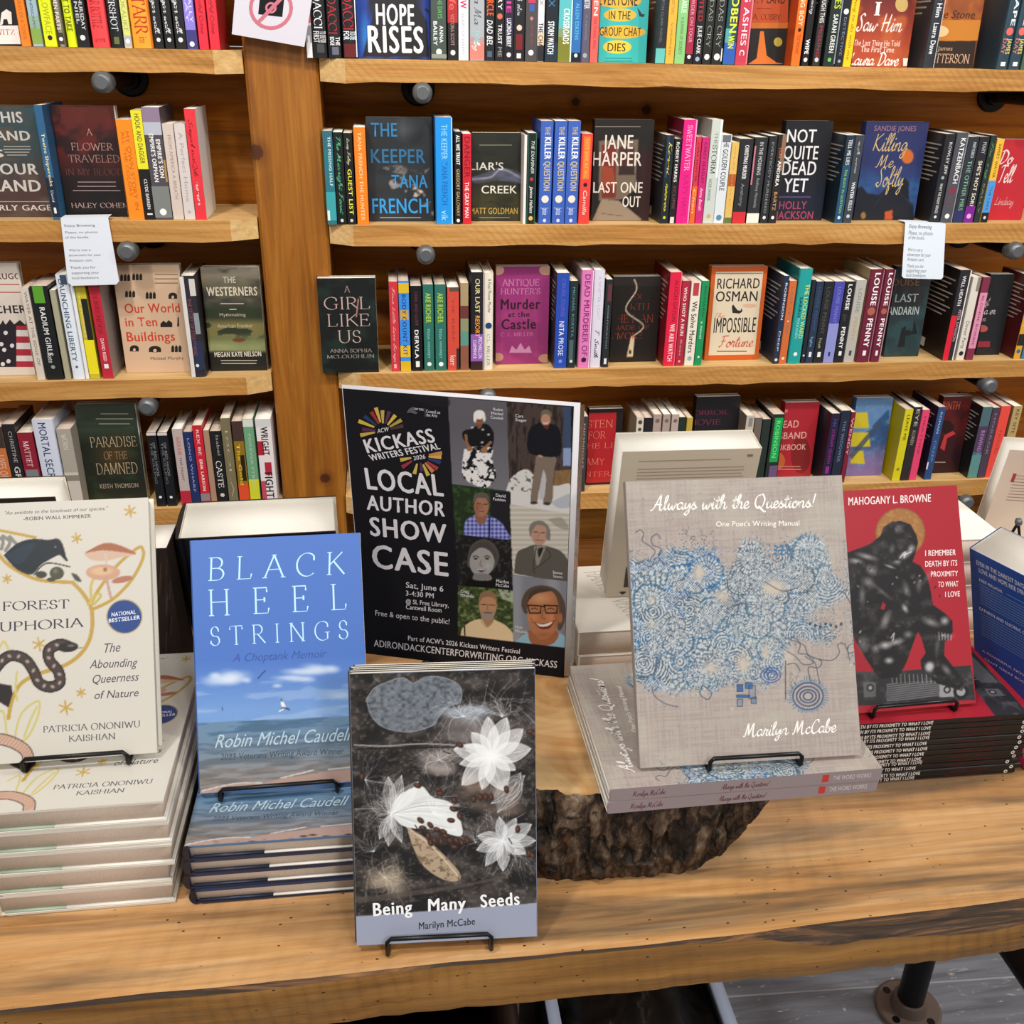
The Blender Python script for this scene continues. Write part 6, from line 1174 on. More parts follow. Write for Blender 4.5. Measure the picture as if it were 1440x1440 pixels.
    for p in ([(340, 820), (350, 835)], [(770, 880), (785, 905)], [(770, 955), (790, 970)], [(470, 480), (500, 490)]): c.line([Z(*q) for q in p], 1.6, '1c1614')
    c.poly([Z(*p) for p in ((40, 1241), (900, 1177), (900, 1420), (40, 1420))], '9aa0b4'); c.put(f)
    for t, l, r_, u in (('Being', (525, 1288), (580, 1284), (524, 1270)), ('Many', (602, 1281.5), (655, 1278), (602, 1264)), ('Seeds', (676, 1276), (731, 1272), (675, 1258))): f.t3(t, l, r_, u, 'f6f6f8', 'k')
    f.t3('Marilyn McCabe', (589, 1307), (668, 1300), (589, 1297), '26262c', 'b')
for i in range(5):
    M = MS @ T((0, -.0016, .0006, -.001, .0016)[i], i * .0038, (0, .0006, .0012, .0018, .0024)[i])
    book('booklet', 'milkweed booklet at the front of the easel on the table edge' if i == 0 else f'milkweed booklet {ORD[i]} from the front on the same easel', M, SW, SHh, ST, '4a4644' if i else '9aa0b4', '3c3a3a', hard=False,
         draw=art_seeds if i == 0 else None, pmat=M_PAGEW, group='milkweed booklets on the front easel')
easel('black wire easel holding the milkweed booklets at the table edge', MS, SW, .0225, TZ, .17, .74, .14, .018)

# ------------------------------------------------------------------ linen coloured paperbacks on the log
AW, AH, AT = .197, .2455, .0122
MA = disp(.1983, .646, .9052, -.66, 30.5)
def art_always(f, ref=None):
    f.ref = ref or f
    c = Cv(f, 300, 370, 'a69992'); R = random.Random(6); h, w = c.h, c.w
    wx = fbm(h, w, 40, 1.6, 1, 3); wy = fbm(h, w, 1.6, 40, 2, 3); c.all(np.clip((wx + wy - 1) * 2 + .1, 0, .3), 'b8aca4'); c.all(np.clip((1 - wx - wy) * 2, 0, .25), '8f847d'); c.all(np.clip((c.noise(60, 60, 4) - .5) * 2, 0, .4), 'b8b4a4')
    Z = lambda x, y: (880 + x / 4.364, 680 + y / 4.364)
    P = [Z(*p) for p in ((10, 370), (60, 500), (110, 470), (180, 500), (250, 400), (420, 420), (440, 380), (500, 400), (570, 450), (590, 600), (690, 480), (690, 380), (770, 335), (850, 400), (870, 500), (950, 530), (1030, 560), (920, 470), (920, 380), (1000, 370), (1060, 340), (1130, 310), (1210, 350), (1240, 500), (1300, 600), (1350, 680), (1250, 760), (1120, 780), (1090, 840), (1330, 900), (1180, 980), (1060, 930), (980, 980), (960, 1120), (880, 1230), (900, 1300), (780, 1200), (660, 1200), (520, 1270), (420, 1240), (330, 1290), (250, 1270), (160, 1260), (60, 1190), (40, 800))]
    m0 = Cv.__new__(Cv); m0.__dict__.update(c.__dict__); m0.A = np.zeros((h, w, 3)); m0.poly(P, 'fff'); msk = m0.A[..., 0]
    e_ = msk
    for q in range(3):
        for ax in (0, 1): e_ = (np.roll(e_, 5, ax) + e_ + np.roll(e_, -5, ax)) / 3
    msk = np.clip((e_ - .22 + (c.noise(3, 3, 12, 2) - .5) * .9) * 3.2, 0, 1)
    # organic cells, each ringed or rayed round its own centre
    C = [(R.uniform(0, 1330), R.uniform(330, 1280), R.uniform(40, 105), R.choice((0, 1, 1, 1, 0, 2)), R.random()) for _ in range(85)]
    C += [(770, 470, 150, 1, .2), (1130, 420, 110, 1, .7), (860, 740, 130, 1, .3), (150, 720, 110, 1, .5), (300, 880, 140, 1, .1), (110, 1105, 90, 0, .2), (490, 540, 110, 1, .9), (600, 990, 80, 0, .5), (900, 1180, 70, 0, .1), (470, 860, 100, 1, .3), (600, 1150, 110, 1, .4), (1240, 600, 80, 0, .4)]
    best = np.full((h, w), 9.); pat = np.zeros((h, w)); tone = np.zeros((h, w))
    wob = (c.noise(10, 10, 31) - .5) * 5
    for (x, y, r0, st, ph) in C:
        cx, cy = Z(x, y); r0 /= 4.364; dx, dy = c.X - cx, c.Y - cy; d = np.hypot(dx, dy) + wob; th_ = np.arctan2(dy, dx); k = d / r0; s = k < best
        if st == 0: p = np.sin(d * 1.55 + ph * 6)
        elif st == 1: p = np.sin(th_ * round(14 + r0 * .45) + np.floor(d / 7) * 1.7) * .8 + np.where(np.mod(d, 7) < 1.3, -.9, .25)
        elif st == 2: p = np.sin(dx * 1.7 + wob) * np.sin(dy * 1.7 + ph) * 1.4
        else: p = np.sin((dx * math.cos(ph * 3) + dy * math.sin(ph * 3)) * 1.3 + wob * .4) + np.where(k > .92, -1, 0)
        p = np.where((k > .9) & (k < 1.02), -1.1, p); best = np.where(s, k, best); pat = np.where(s, p, pat); tone = np.where(s, ph, tone)
    fade = np.clip((1120 - c.X) / 150, .25, 1) * np.clip(1.15 - (c.Y - 860) / 220, .3, 1)
    c.all(msk * np.clip(pat + .3, 0, 1) * .6, 'b4c2ca'); c.all(msk * np.clip(-pat * 1.6, 0, 1) * (.5 + .45 * fade), '386484'); c.all(msk * (tone > .62) * np.clip(-pat * 2, 0, 1) * fade * .8, '1f5f98'); c.all(msk * (tone < .25) * np.clip(-pat * 2, 0, 1) * .6, '4a5664')
    sp_ = c.noise(2.4, 2.4, 44, 2); c.all(msk * np.clip((sp_ - .64) * 8, 0, .5), 'd0dade'); c.all(msk * np.clip((.36 - sp_) * 9, 0, .6), '34546e')
    for x, y, rx, ry, al in ((450, 545, 40, 50, .9), (160, 715, 22, 30, .9), (160, 865, 45, 18, .8), (590, 690, 55, 45, .6), (910, 640, 80, 50, .85), (860, 1040, 25, 45, .9), (520, 1130, 70, 50, .55), (720, 1110, 50, 80, .6), (1000, 1060, 40, 60, .6)): c.ell(*Z(x, y), rx / 4.364, ry / 4.364, 'bcb0a2', al * .7, 5)
    D = '3a4654'
    def L(p, wd=1.2, col=D, a=.9): c.line([Z(*q) for q in p], wd, col, a)
    for p in ([(60, 300), (90, 285), (110, 310), (100, 350), (150, 385), (180, 420), (150, 470), (170, 500)], [(215, 340), (190, 310), (155, 340), (170, 380), (215, 400), (200, 450), (240, 500)], [(60, 490), (100, 485), (140, 510), (190, 480)],
              [(985, 950), (1040, 950), (1070, 990), (1060, 1040), (1110, 1050), (1160, 1100), (1180, 1180), (1190, 1230)], [(1000, 955), (1090, 990), (1120, 1050), (1200, 1090), (1180, 1130), (1120, 1130), (1140, 1230)], [(990, 1030), (1040, 1060), (1090, 1110), (1150, 1100), (1100, 1060)],
              [(1150, 1070), (1260, 1085), (1310, 1040), (1300, 990), (1340, 985), (1370, 1040), (1410, 1020), (1390, 985), (1360, 1010), (1375, 1085)], [(990, 1110), (1040, 1105), (1070, 1150)],
              [(470, 1240), (455, 1290), (500, 1325), (525, 1290), (480, 1240)], [(160, 1250), (175, 1300), (240, 1350), (320, 1370)], [(620, 770), (690, 740), (800, 745)], [(850, 600), (960, 660), (1050, 640)], [(1380, 740), (1340, 670), (1300, 665)]): L(p)
    for rx, ry in ((92, 82), (70, 60), (50, 40), (28, 24)): c.line([Z(1118 + rx * math.cos(a), 1305 + ry * math.sin(a)) for a in np.linspace(0, 6.3, 22)], 2.0, '2c4468', .9)
    for q in range(46):
        a = q * 6.283 / 46; c.line([Z(1118 + 92 * math.cos(a), 1300 + 85 * math.sin(a)), Z(1118 + (105 + R.random() * 30) * math.cos(a), 1300 + (98 + R.random() * 22) * math.sin(a))], 1.2, '3c6c98', .8, smooth=False)
    for rx, ry in ((60, 45), (42, 30), (24, 16)): c.line([Z(890 + rx * math.cos(a), 1175 + ry * math.sin(a)) for a in np.linspace(0, 6.3, 18)], 1.6, '2c4c8c', .8)
    for (x, y, a_, b_, al) in ((700, 1255, 18, 22, .9), (755, 1240, 22, 18, .8), (720, 1305, 40, 8, .9), (700, 1345, 16, 22, .3), (785, 1330, 16, 20, .4), (775, 1280, 20, 40, .2)):
        q = [Z(x - a_, y - b_), Z(x + a_, y - b_), Z(x + a_, y + b_), Z(x - a_, y + b_)]; c.poly(q, '2c5c98', al); c.line(q + [q[0]], 1, '2a3c5c', .9, smooth=False)
    for q in range(60): c.ell(*Z(R.uniform(330, 560), R.uniform(270, 420)), .7, .9, '3a4a58', .8, .7)
    for q in range(110): c.ell(*Z(R.uniform(980, 1340), R.uniform(790, 960)), .8, .8, '5a646c', .7, .7)
    for q in range(30): c.ell(*Z(980, 1090 + q * 8), .9, .9, '3a4450', .9, .7); c.ell(*Z(1000 + R.uniform(0, 60), 1160 + q * 4), .8, .8, '4a5460', .6, .7)
    for q in range(7): c.ell(*Z(1130 + q * 32, 862 + (q % 3) * 8), 2, 2.4, '3a4450', .8, .8)
    for q in range(9): c.ell(*Z(920 + (q % 3) * 38, 385 + (q // 3) * 24), 3.4, 1.6, '3f6d90', .9, .8, rot=25)
    c.put(f); w_ = 'f4f0ea'
    f.t3('Always with the Questions!', (914, 717), (1150, 713), (912, 697), w_, 'c'); f.t3("One Poet's Writing Manual", (1007, 740.5), (1124, 739), (1007, 733), w_, 'r'); f.t3('Marilyn McCabe', (1045, 1036), (1177, 1029), (1044, 1017), w_, 'c'); f.ref = f
_, RA, _, _ = book('paperback_book', 'large linen grey paperback with blue doodles standing on easel', MA, AW, AH, .010, 'a69992', draw=art_always, cmat=M_MATTE, pmat=M_PAGEW, group='linen grey doodle paperbacks')
def dsp_always(f):
    f.rect(0, 0, 1, 1, '988888'); f.vtext('Marilyn McCabe', .3, .0 + .08, .75, .20, '6a2438', 'c'); f.vtext('Always with the Questions!', .3, .40, .75, .58, '6a2438', 'c'); f.rect(.2, .775, .85, .80, 'c83c34'); f.vtext('THE WORD WORKS', .32, .815, .7, .96, 'd8ccc8', 'r')
for i in range(2):
    book('paperback_book', ['lower of two linen grey paperbacks lying on the log slice', 'upper of two linen grey paperbacks lying on the log slice, under the easel'][i],
         T(.4075 + (0, .0012)[i], .630 + (.0, -.0006)[i], LZ + .0006 + (i + 1) * .0126) @ RZ(math.pi / 2 + math.radians((.9, .6)[i])) @ Matrix.Rotation(-math.pi / 2, 4, 'X'), .182, .24, .0122, 'a69992', spine='988888', dspine=dsp_always,
         draw=(lambda f: art_always(f, RA)) if i else None, cmat=M_MATTE, pmat=M_PAGEW, group='linen grey doodle paperbacks')
easel('black wire easel on the two linen paperbacks', MA, AW, .010, LZ + .0006 + .0252, .30, .71, .13)

# ------------------------------------------------------------------ red paperback with the crouching figure
BW, BH, BT = .152, .2215, .0062
MB = disp(.4235, .75, .8655, 1.9, 29.2)
def art_mahog(f, ref=None):
    f.ref = ref or f
    Z = lambda x, y: (1180 + x / 4.645, 690 + y / 4.645); c = Cv(f, 190, 270, 'a61f2e'); R = random.Random(12); n = c.noise(14, 10, 5); n2 = c.noise(4, 4, 6)
    c.ell(*Z(400, 275), 35, 35, '8c5c34'); c.ell(*Z(400, 275), 33, 33, '9c6c3c', .9); c.all(np.clip((n2 - .55) * 3, 0, .4) * (np.hypot(c.X - 1266, c.Y - 749) < 34), 'c09050')
    bb = [Z(*p) for p in ((-260, 1175), (300, 1185), (860, 1140), (890, 1370), (320, 1400), (-260, 1420))]
    c.poly(bb, '2e2c2e', 1); c.poly(bb, '58565a', .8, tex=np.clip((n - .5) * 4, 0, 1))
    c.poly([Z(*p) for p in ((310, 1260), (650, 1240), (655, 1345), (310, 1375))], '77767a', .9)
    for q in range(12): c.line([Z(315, 1265 + q * 9), Z(648, 1246 + q * 9)], .8, '1c1b1d', .8, smooth=False)
    for q in range(22): c.line([Z(330 + q * 14, 1200), Z(334 + q * 14, 1255)], 1, 'a4a2a6' if q % 2 else '2a282a', .7, smooth=False)
    c.poly([Z(*p) for p in ((160, 1250), (240, 1250), (240, 1345), (160, 1350))], '6c6a6e', .8); c.poly([Z(*p) for p in ((655, 1250), (750, 1240), (750, 1345), (655, 1350))], 'a09ea2', .9)
    for x, y, r_ in ((203, 1288, 24), (705, 1300, 24), (795, 1312, 50)): c.ell(*Z(x, y), r_ / 4.645, r_ / 4.645, '1d1c1e', .9); c.ell(*Z(x, y), r_ / 8, r_ / 8, '9a989c', .9)
    c.poly([Z(*p) for p in ((740, 1290), (780, 1230), (840, 1250), (800, 1310))], '3c3a3c', .9); c.poly([Z(*p) for p in ((-260, 1418), (320, 1398), (900, 1365), (900, 1500), (-260, 1500))], 'a61f2e')
    fig = [Z(*p) for p in ((40, 410), (120, 380), (200, 350), (270, 295), (290, 240), (340, 205), (400, 197), (465, 220), (505, 290), (515, 340), (495, 420), (478, 465), (530, 490), (575, 560), (595, 640), (612, 745), (690, 800), (740, 850), (742, 920), (720, 970), (690, 985), (685, 1075), (760, 1170), (830, 1245), (780, 1300), (640, 1260), (540, 1170), (530, 1110), (565, 1060), (540, 970), (515, 920), (490, 980), (440, 1120), (390, 1220), (260, 1230), (170, 1090), (105, 980), (40, 800))]
    c.poly(fig, '1b191b', 1); c.poly(fig, '423e3f', .7, tex=np.clip((n - .5) * 4, 0, 1)); c.poly(fig, '7c7a7a', .5, tex=np.clip((n2 - .64) * 5, 0, 1) * np.clip((n - .4) * 4, 0, 1))
    c.poly([Z(*p) for p in ((270, 770), (285, 725), (305, 745), (295, 780))], 'a61f2e'); c.poly([Z(*p) for p in ((300, 800), (330, 770), (320, 870), (270, 890))], '3c3838')
    for x, y, rx, ry, rot, a in ((430, 420, 40, 22, -30, .6), (470, 380, 22, 30, 20, .55), (380, 465, 20, 10, 0, .7), (345, 380, 18, 30, 10, .3), (390, 250, 30, 30, 0, .18), (180, 430, 60, 16, 15, .6), (110, 460, 40, 16, 10, .6), (210, 520, 40, 30, 40, .35), (330, 495, 40, 8, 20, .7), (440, 640, 50, 20, 70, .3), (520, 620, 18, 40, 0, .3), (430, 770, 26, 14, 60, .8), (280, 660, 60, 10, 40, .4), (150, 680, 20, 60, 0, .35), (190, 600, 50, 30, 30, .3), (300, 1010, 40, 26, 0, .6), (370, 990, 50, 18, -15, .6), (325, 1110, 28, 20, 0, .7), (240, 1030, 30, 30, 0, .3), (450, 940, 30, 24, 0, .35), (160, 1000, 40, 60, 0, .2), (600, 860, 60, 24, 20, .4), (690, 850, 30, 30, 0, .45), (700, 950, 40, 14, 0, .4), (590, 1150, 30, 34, 20, .75), (640, 1020, 14, 50, 5, .3), (700, 1170, 20, 40, -40, .4), (580, 560, 20, 40, 20, .2), (300, 850, 30, 60, 20, .3)):
        c.ell(*Z(x, y), rx / 4.645, ry / 4.645, 'b4b2b2', a, 4, rot=rot)
    for q in range(40): c.ell(*Z(R.uniform(120, 700), R.uniform(450, 1100)), R.uniform(1, 2.6), R.uniform(.8, 1.6), 'c8c6c6' if q % 3 == 0 else '0c0b0c', .0 if q % 5 == 0 else .55, 1.2, rot=R.uniform(0, 180))
    for p in ([(395, 440), (430, 400), (425, 440)], [(420, 420), (470, 400)], [(350, 980), (360, 930), (340, 960)]): c.line([Z(*q) for q in p], 1.4, 'd8d6d6', .8)
    for q in range(5): c.line([Z(650 + q * 20, 925 + q * 4), Z(655 + q * 19, 975)], 1.6, 'c8c4c4', .5, smooth=False)
    c.put(f); w = 'f2e8e4'
    f.t3('MAHOGANY L. BROWNE', (1193, 710.5), (1309, 705.5), (1193, 699.5), w, 'b')
    for t, l, r_, u in (('I REMEMBER', (1301, 782), (1344, 780.5), (1301, 774)), ('DEATH BY ITS', (1301, 797), (1346, 795.5), (1301, 789)), ('PROXIMITY', (1309, 811), (1347, 810), (1309, 803.5)), ('TO WHAT', (1319, 825.6), (1347.5, 824.5), (1319, 818)), ('I LOVE', (1329, 839.6), (1349.6, 838.5), (1329, 832))): f.t3(t, l, r_, u, w, 'b')
    f.ref = f
_, RB, _, _ = book('paperback_book', 'red paperback with crouching black figure standing on easel', MB, BW, BH, BT, 'a61f2e', '1c1a1b', draw=art_mahog, pmat=M_PAGEW, group='black spined red paperbacks')
def dsp_mahog(f):
    f.vtext('I REMEMBER DEATH BY ITS PROXIMITY TO WHAT I LOVE', .18, .05, .85, .52, 'ece6e0', 'k'); f.vtext('MAHOGANY L. BROWNE', .28, .66, .72, .84, '5a1c22', 'r'); f.disc(.5, .955, .34, .34 * f.W / f.H, 'd8d4d0', 14); f.disc(.5, .955, .16, .16 * f.W / f.H, '1a1819', 10)
for i in range(12):
    zt = TZ + .0004 + (i + 1) * .0063; off = (-.004, .003, -.006, .004, -.002, .001, .005, .002, .006, .004, .003, .005)[i] * .6
    pos = 'top' if i == 11 else 'bottom' if i == 0 else f'{ORD[11 - i]} from top'
    book('paperback_book', f'black spined paperback at the {pos} of the twelve under the red book' if i in (0, 11) else f'black spined paperback, {pos} of the twelve stacked under the red book',
         T(.629 + off, .7385 + rv.uniform(-.001, .001), zt) @ RZ(math.pi / 2 + rv.uniform(-.006, .006)) @ Matrix.Rotation(-math.pi / 2, 4, 'X'), .148, .229, .0061, '2a2628' if i < 11 else 'a61f2e', '1c1a1b', '161415', dspine=dsp_mahog, pmat=M_PAGEW,
         draw=(lambda f: art_mahog(f, RB)) if i == 11 else None, group='black spined red paperbacks')
easel('black wire easel on the black spined paperback stack', MB, BW, BT, TZ + 12 * .0063 + .0004, .25, .83, .12)

# ------------------------------------------------------------------ books seen from behind, on the far side of the table
def away(xr, y, z, yaw, lean, t): return T(xr, y, z) @ RZ(math.radians(yaw)) @ Matrix.Rotation(math.radians(lean), 4, 'X') @ T(0, t, 0) @ RZ(math.pi)
def small_print(rows, col, x0=.12, x1=.9):
    def d(f):
        q = random.Random(9)
        for y0, y1, n in rows:
            for i in range(n):
                y = y0 + (y1 - y0) * i / n; f.rect(x0, y, x1 - (q.random() * .25 if i == n - 1 else q.random() * .02), y + .006, col)
    return d
WZ = LZ + .0006
for i, (dz, t, x) in enumerate(((.0175, .017, .181), (.046, .028, .1795))):
    def dw(f): f.text('EVERYTHING', .08, .97, .9, .93, 'b8b0a8', 's')
    def wt(f):
        f.affine('HARVEST VERNIER', (.14, .10), (.30, .95), (.24, .085), 'c8c0b4', 's')
    book('paperback_book', ['lower thick white paperback lying on the log behind the doodle book', 'upper thick white paperback lying under the cream back cover'][i], flat(x, .8355 + .001 * i, WZ + dz, .0), .21, .138, t, 'efe9dd', draw=wt if i else None, pmat=M_PAGET, cmat=M_MATTE, group='thick white paperbacks on the log')
bt = .036
def d_beige(f):
    a = random.Random(2); small_print([(.06, .075, 1), (.11, .50, 19)], 'a89884')(f); f.rect(.9, .035, .94, .05, '8a7868'); f.rect(.13, .78, .32, .93, '4a4440'); f.poly([(.1, .965), (.13, .96), (.16, .965), (.13, .985)], '3a3430')
    f.rect(.33, .78, .36, .93, 'e0d8c8')
book('paperback_book', 'thick cream paperback seen from the back, standing behind the doodle book', away(.2215 + .140, .900, WZ + .0472, -.8, 10, bt), .140, .184, bt, 'cdbfa8', 'd0c3ae', dback=d_beige, pmat=M_PAGEW, cmat=M_MATTE)
# black covered one at the left
def d_spine_black(f):
    q = random.Random(4); f.rect(0, 0, 1, 1, '2a211d')
    for i in range(26): x = q.random(); y = q.random() * .9; f.poly([(x, y + .12), (x + .05, y + .11), (x + .22, y), (x + .18, y)], '4c3c32' if i % 2 else '17110f')
book('hardcover_book', 'thick black covered book with white page top standing behind the seascape book', disp(-.2295, .985, TZ + .001, 1.5, -9), .165, .203, .07, '121118', spine='1a1616', pmat=M_PAGEW, hard=True)
book('hardcover_book', 'black backed book with white page top behind the bird book, far left', disp(-.56, 1.03, TZ + .001, 0, -8), .205, .236, .045, '1b191b', pmat=M_PAGEW, hard=True)
book('paperback_book', 'slim dark brown spine with slanting streaks between bird book and black book', T(-.2315, .925, TZ + .001) @ RZ(math.pi / 2), .058, .205, .0235, '2a211d', 'efeae0', '2a211d', dspine=d_spine_black, pmat=M_PAGEW)
# blue back cover at the right
MBL = T(.614 + .060, .88 + .0215, TZ + .0142) @ RZ(math.radians(-70)) @ Matrix.Rotation(math.radians(20), 4, 'X')
def d_blue(f):
    w = 'dfe6f2'; f.text('EVEN IN THE DARKEST DAYS OF WAR', .06, .095, .58, .062, w, 'k'); f.text('LOVE AND HOPE RISE STRONGER', .08, .145, .56, .112, w, 'k')
    f.text('MEET MALACHI.', .08, .215, .28, .192, w, 'k'); small_print([(.2, .21, 1)], '7c98c8', .31, .85)(f); small_print([(.235, .40, 8), (.465, .66, 9)], '7c98c8', .08, .85)(f); f.text('KATHRYN AND ELECTRIC DAY', .07, .445, .5, .42, w, 'k')
    f.text('A POWERFUL NOVEL', .08, .79, .5, .77, w, 'b'); f.text('CRAFT GREAT BOOKS', .1, .85, .5, .83, w, 'b'); f.poly([(.5, .72), (.56, .71), (.62, .725), (.56, .735)], w)
book('paperback_book', 'deep blue back cover with white print standing at the right end', MBL, .15, .188, .048, '1e55ac', spine='163a7c', draw=d_blue, pmat=M_PAGEW, cmat=M_GLOSS)
g = None
for i, (xr, y, zt, t, c_) in enumerate(((.70, 1.0, .895, .027, 'f0ece4'), (.745, 1.004, .922, .026, 'f2eee6'))): pass
stackr = [(.745, 1.003, .034, 'f0ece4'), (.742, 1.004, .034, 'f0ece4'), (.744, 1.002, .034, 'f2eee6'), (.745, 1.001, .032, 'f4f0e8')]
zz = TZ + .0004
for i, (xr, y, t, c_) in enumerate(stackr):
    zz += t + .0003
    book('paperback_book', ['bottom', 'second', 'third', 'top'][i] + ' thick white paperback in the stack behind the red book', flat(xr - .145, y, zz, 0), .145, .15, t, c_, pmat=M_PAGET, cmat=M_MATTE, group='thick white paperbacks behind the red book')
g = G(); g.box((0, 0, 0), (.007, .001, .02)); 
zz = TZ + .0004
for i in range(3):
    zz += .0303; book('paperback_book', ['bottom', 'middle', 'top'][i] + ' white paperback of the short stack at the far right end', flat(.765, 1.005, zz, 0), .15, .15, .03, 'eee8de', pmat=M_PAGET, cmat=M_MATTE, group='white paperbacks at the far right end')
def d_br(f):
    f.rect(.1, .26, .13, .36, 'b03c34'); small_print([(.28, .6, 9)], '8a6c60', .12, .9)(f)
MBR = away(.77 + .14, 1.06, zz + .002, -14, 12, .03)
book('paperback_book', 'cream paperback seen from the back at the far right corner', MBR, .14, .135, .03, 'd8c4b0', 'dcc8b4', dback=d_br, pmat=M_PAGEW, cmat=M_MATTE)
ez = thing('book_easel', 'black wire easel with round end behind the far right cream book', 'easel', loc=(.80, 1.03, zz), group='black wire book easels')
eb_ = at(1432, 735, Y=1.035) - np.array([.80, 1.03, zz]); g = G()
for dx in (-.022, .012): g.tube([tuple(eb_), (eb_[0] + dx, eb_[1] - .006, .002), (eb_[0] + dx, .06, .002)], .0019, seg=8)
g.build('back_leg', M_WIRE, ez, True); g = G(); g.tube([tuple(eb_ + (-.004, 0, .001)), tuple(eb_ + (-.002, 0, .001)), tuple(eb_ + (.002, 0, .001)), tuple(eb_ + (.004, 0, .001))], [.002, .0052, .0052, .002], seg=12); g.build('ball_end', M_CAP, ez, True)
book('paperback_book', 'magenta covered paperback lying at the right end beside the black spines', flat(.640, .742, TZ + .0125, 0), .145, .21, .012, 'c02860', '9a2450', pmat=M_PAGET)

# ------------------------------------------------------------------ festival poster in its clear holder
PWw, PHh = .2107, .3003
MP = disp(-.0361, .889, LZ + .0008, -17.6, -4.36)
def art_poster(f):
    c = Cv(f, 260, 372, '131217'); R = random.Random(1); n = c.noise(20, 20, 3); n2 = c.noise(5, 5, 4); n3 = c.noise(3, 14, 5)
    q1 = [(629.5, 557), (713, 565), (717, 691), (636, 681)]; q2 = [(713, 565), (803, 572), (803, 723), (717, 709)]; q3 = [(636, 680.5), (717, 691), (719, 759), (640, 752)]; q4 = [(640, 752), (719, 759), (721.5, 830), (644, 823)]
    q5 = [(644, 823), (721.5, 830), (722, 902), (644, 893)]; q6 = [(717, 709), (803, 723), (803, 818), (721, 809)]; q7 = [(721, 809), (803, 818), (800, 911), (722, 902)]
    P = lambda p, col, a=1, sm=True, tex=None: c.poly(p, col, a, smooth=sm, tex=tex)
    # woman in a black blouse and patterned skirt, grey studio
    P(q1, '5d5a60', 1, False); P(q1, '8a868c', .6, False, np.clip((c.Y - 600) / 110, 0, 1))
    P([(664, 603), (674, 597), (686, 597), (694, 608), (694, 622), (688, 632), (664, 630), (651, 616), (652, 606)], '141316'); P([(653, 630), (668, 628), (692, 630), (692, 645), (698, 670), (684, 686), (668, 682), (652, 672), (650, 655)], 'e4e0de')
    P([(653, 630), (668, 628), (692, 630), (692, 645), (698, 670), (684, 686), (668, 682), (652, 672), (650, 655)], '17161a', 1, True, np.clip((n2 - .5) * 14, 0, 1))
    c.ell(673.5, 590, 5.5, 7.5, '8c5c40'); c.ell(674, 583, 8, 6.5, 'e8e2dc'); c.ell(668, 588, 2.2, 6, 'e8e2dc'); c.ell(681, 588, 2, 5, 'e0dad4'); c.line([(671, 592), (676, 592)], .9, '5a2c20'); P([(670, 596), (678, 596), (676, 602), (672, 602)], '7c5038')
    c.line([(655, 612), (657, 624), (663, 631)], 4, '8c6044'); c.line([(690, 622), (684, 628), (679, 635)], 4, '8c6044'); c.ell(660, 631, 4, 3.4, '9a6c4c'); c.ell(681, 633, 5, 4, '9a6c4c')
    for x, y in ((664, 601), (679, 604), (687, 611), (678, 622)): c.ell(x, y, 2, 1.4, 'd8d4d4', .8)
    # man with a cap in the snow
    P(q2, '4a3c38', 1, False); P(q2, '2a221f', .9, False, np.clip((n3 - .48) * 6, 0, 1)); P([(792, 571), (803, 572), (803, 655), (792, 655)], '3c4a64', 1, False); P([(792, 630), (803, 630), (803, 655), (792, 655)], '8a9cc0', 1, False)
    P([(780, 662), (803, 660), (803, 690), (778, 690)], '8c6c44', 1, False, np.clip(.4 + n3, 0, 1)); P([(716, 675), (728, 664), (742, 660), (755, 672), (780, 683), (803, 682), (803, 724), (717, 710)], 'd4d0cc'); P([(716, 675), (728, 664), (742, 660), (755, 672), (770, 683), (760, 690), (720, 690)], '4c4440', .8, True, np.clip((n2 - .55) * 9, 0, 1))
    P([(775, 706), (803, 694), (803, 712), (785, 714)], 'a8acb8', .8)
    P([(754, 640), (781, 642), (779, 665), (776, 706), (764, 706), (766, 672), (758, 690), (755, 706), (746, 706), (750, 670)], '7c6c60'); P([(764, 660), (768, 672), (765, 700), (758, 700), (760, 680)], 'b8b4b8'); c.ell(751, 707, 5, 2, '3c3430'); c.ell(769, 708, 5, 2, '3c3430')
    P([(747, 600), (760, 594), (776, 596), (787, 604), (790, 630), (783, 642), (752, 640), (742, 632), (742, 612)], '14151c'); c.line([(758, 641), (762, 642)], 3, 'b48c78')
    c.ell(767.5, 590, 6.8, 9, 'b4846c'); P([(760, 585), (763, 577), (771, 576), (776, 583), (775, 586), (768, 582)], '6c6450'); c.line([(764, 594), (767, 595.5), (771, 594)], 1, 'f0e4dc'); P([(763, 598), (772, 598), (769, 604)], '5a2c24')
    # man in a blue checked shirt, hedge
    P(q3, '22301c', 1, False); P(q3, '3c5428', .8, False, np.clip((n2 - .5) * 5, 0, 1) * (c.X < 690)); P([(690, 690), (718, 692), (719, 758), (690, 756)], '1f1d22', 1, False)
    P([(652, 752), (654, 734), (664, 726), (676, 722), (690, 726), (704, 734), (712, 746), (714, 759)], '7a80c4'); ck = np.clip(np.sin(c.X * 1.1) * .5 + np.sin(c.Y * 1.1) * .5, 0, 1)
    sh_ = [(652, 752), (654, 734), (664, 726), (676, 722), (690, 726), (704, 734), (712, 746), (714, 759)]; P(sh_, '2c2c6c', .9, True, ck); P(sh_, 'c0c4e4', .7, True, np.clip(-np.sin(c.X * 1.1) * .5 - np.sin(c.Y * 1.1) * .5, 0, 1)); c.line([(689, 726), (688, 756)], 2, '17173c')
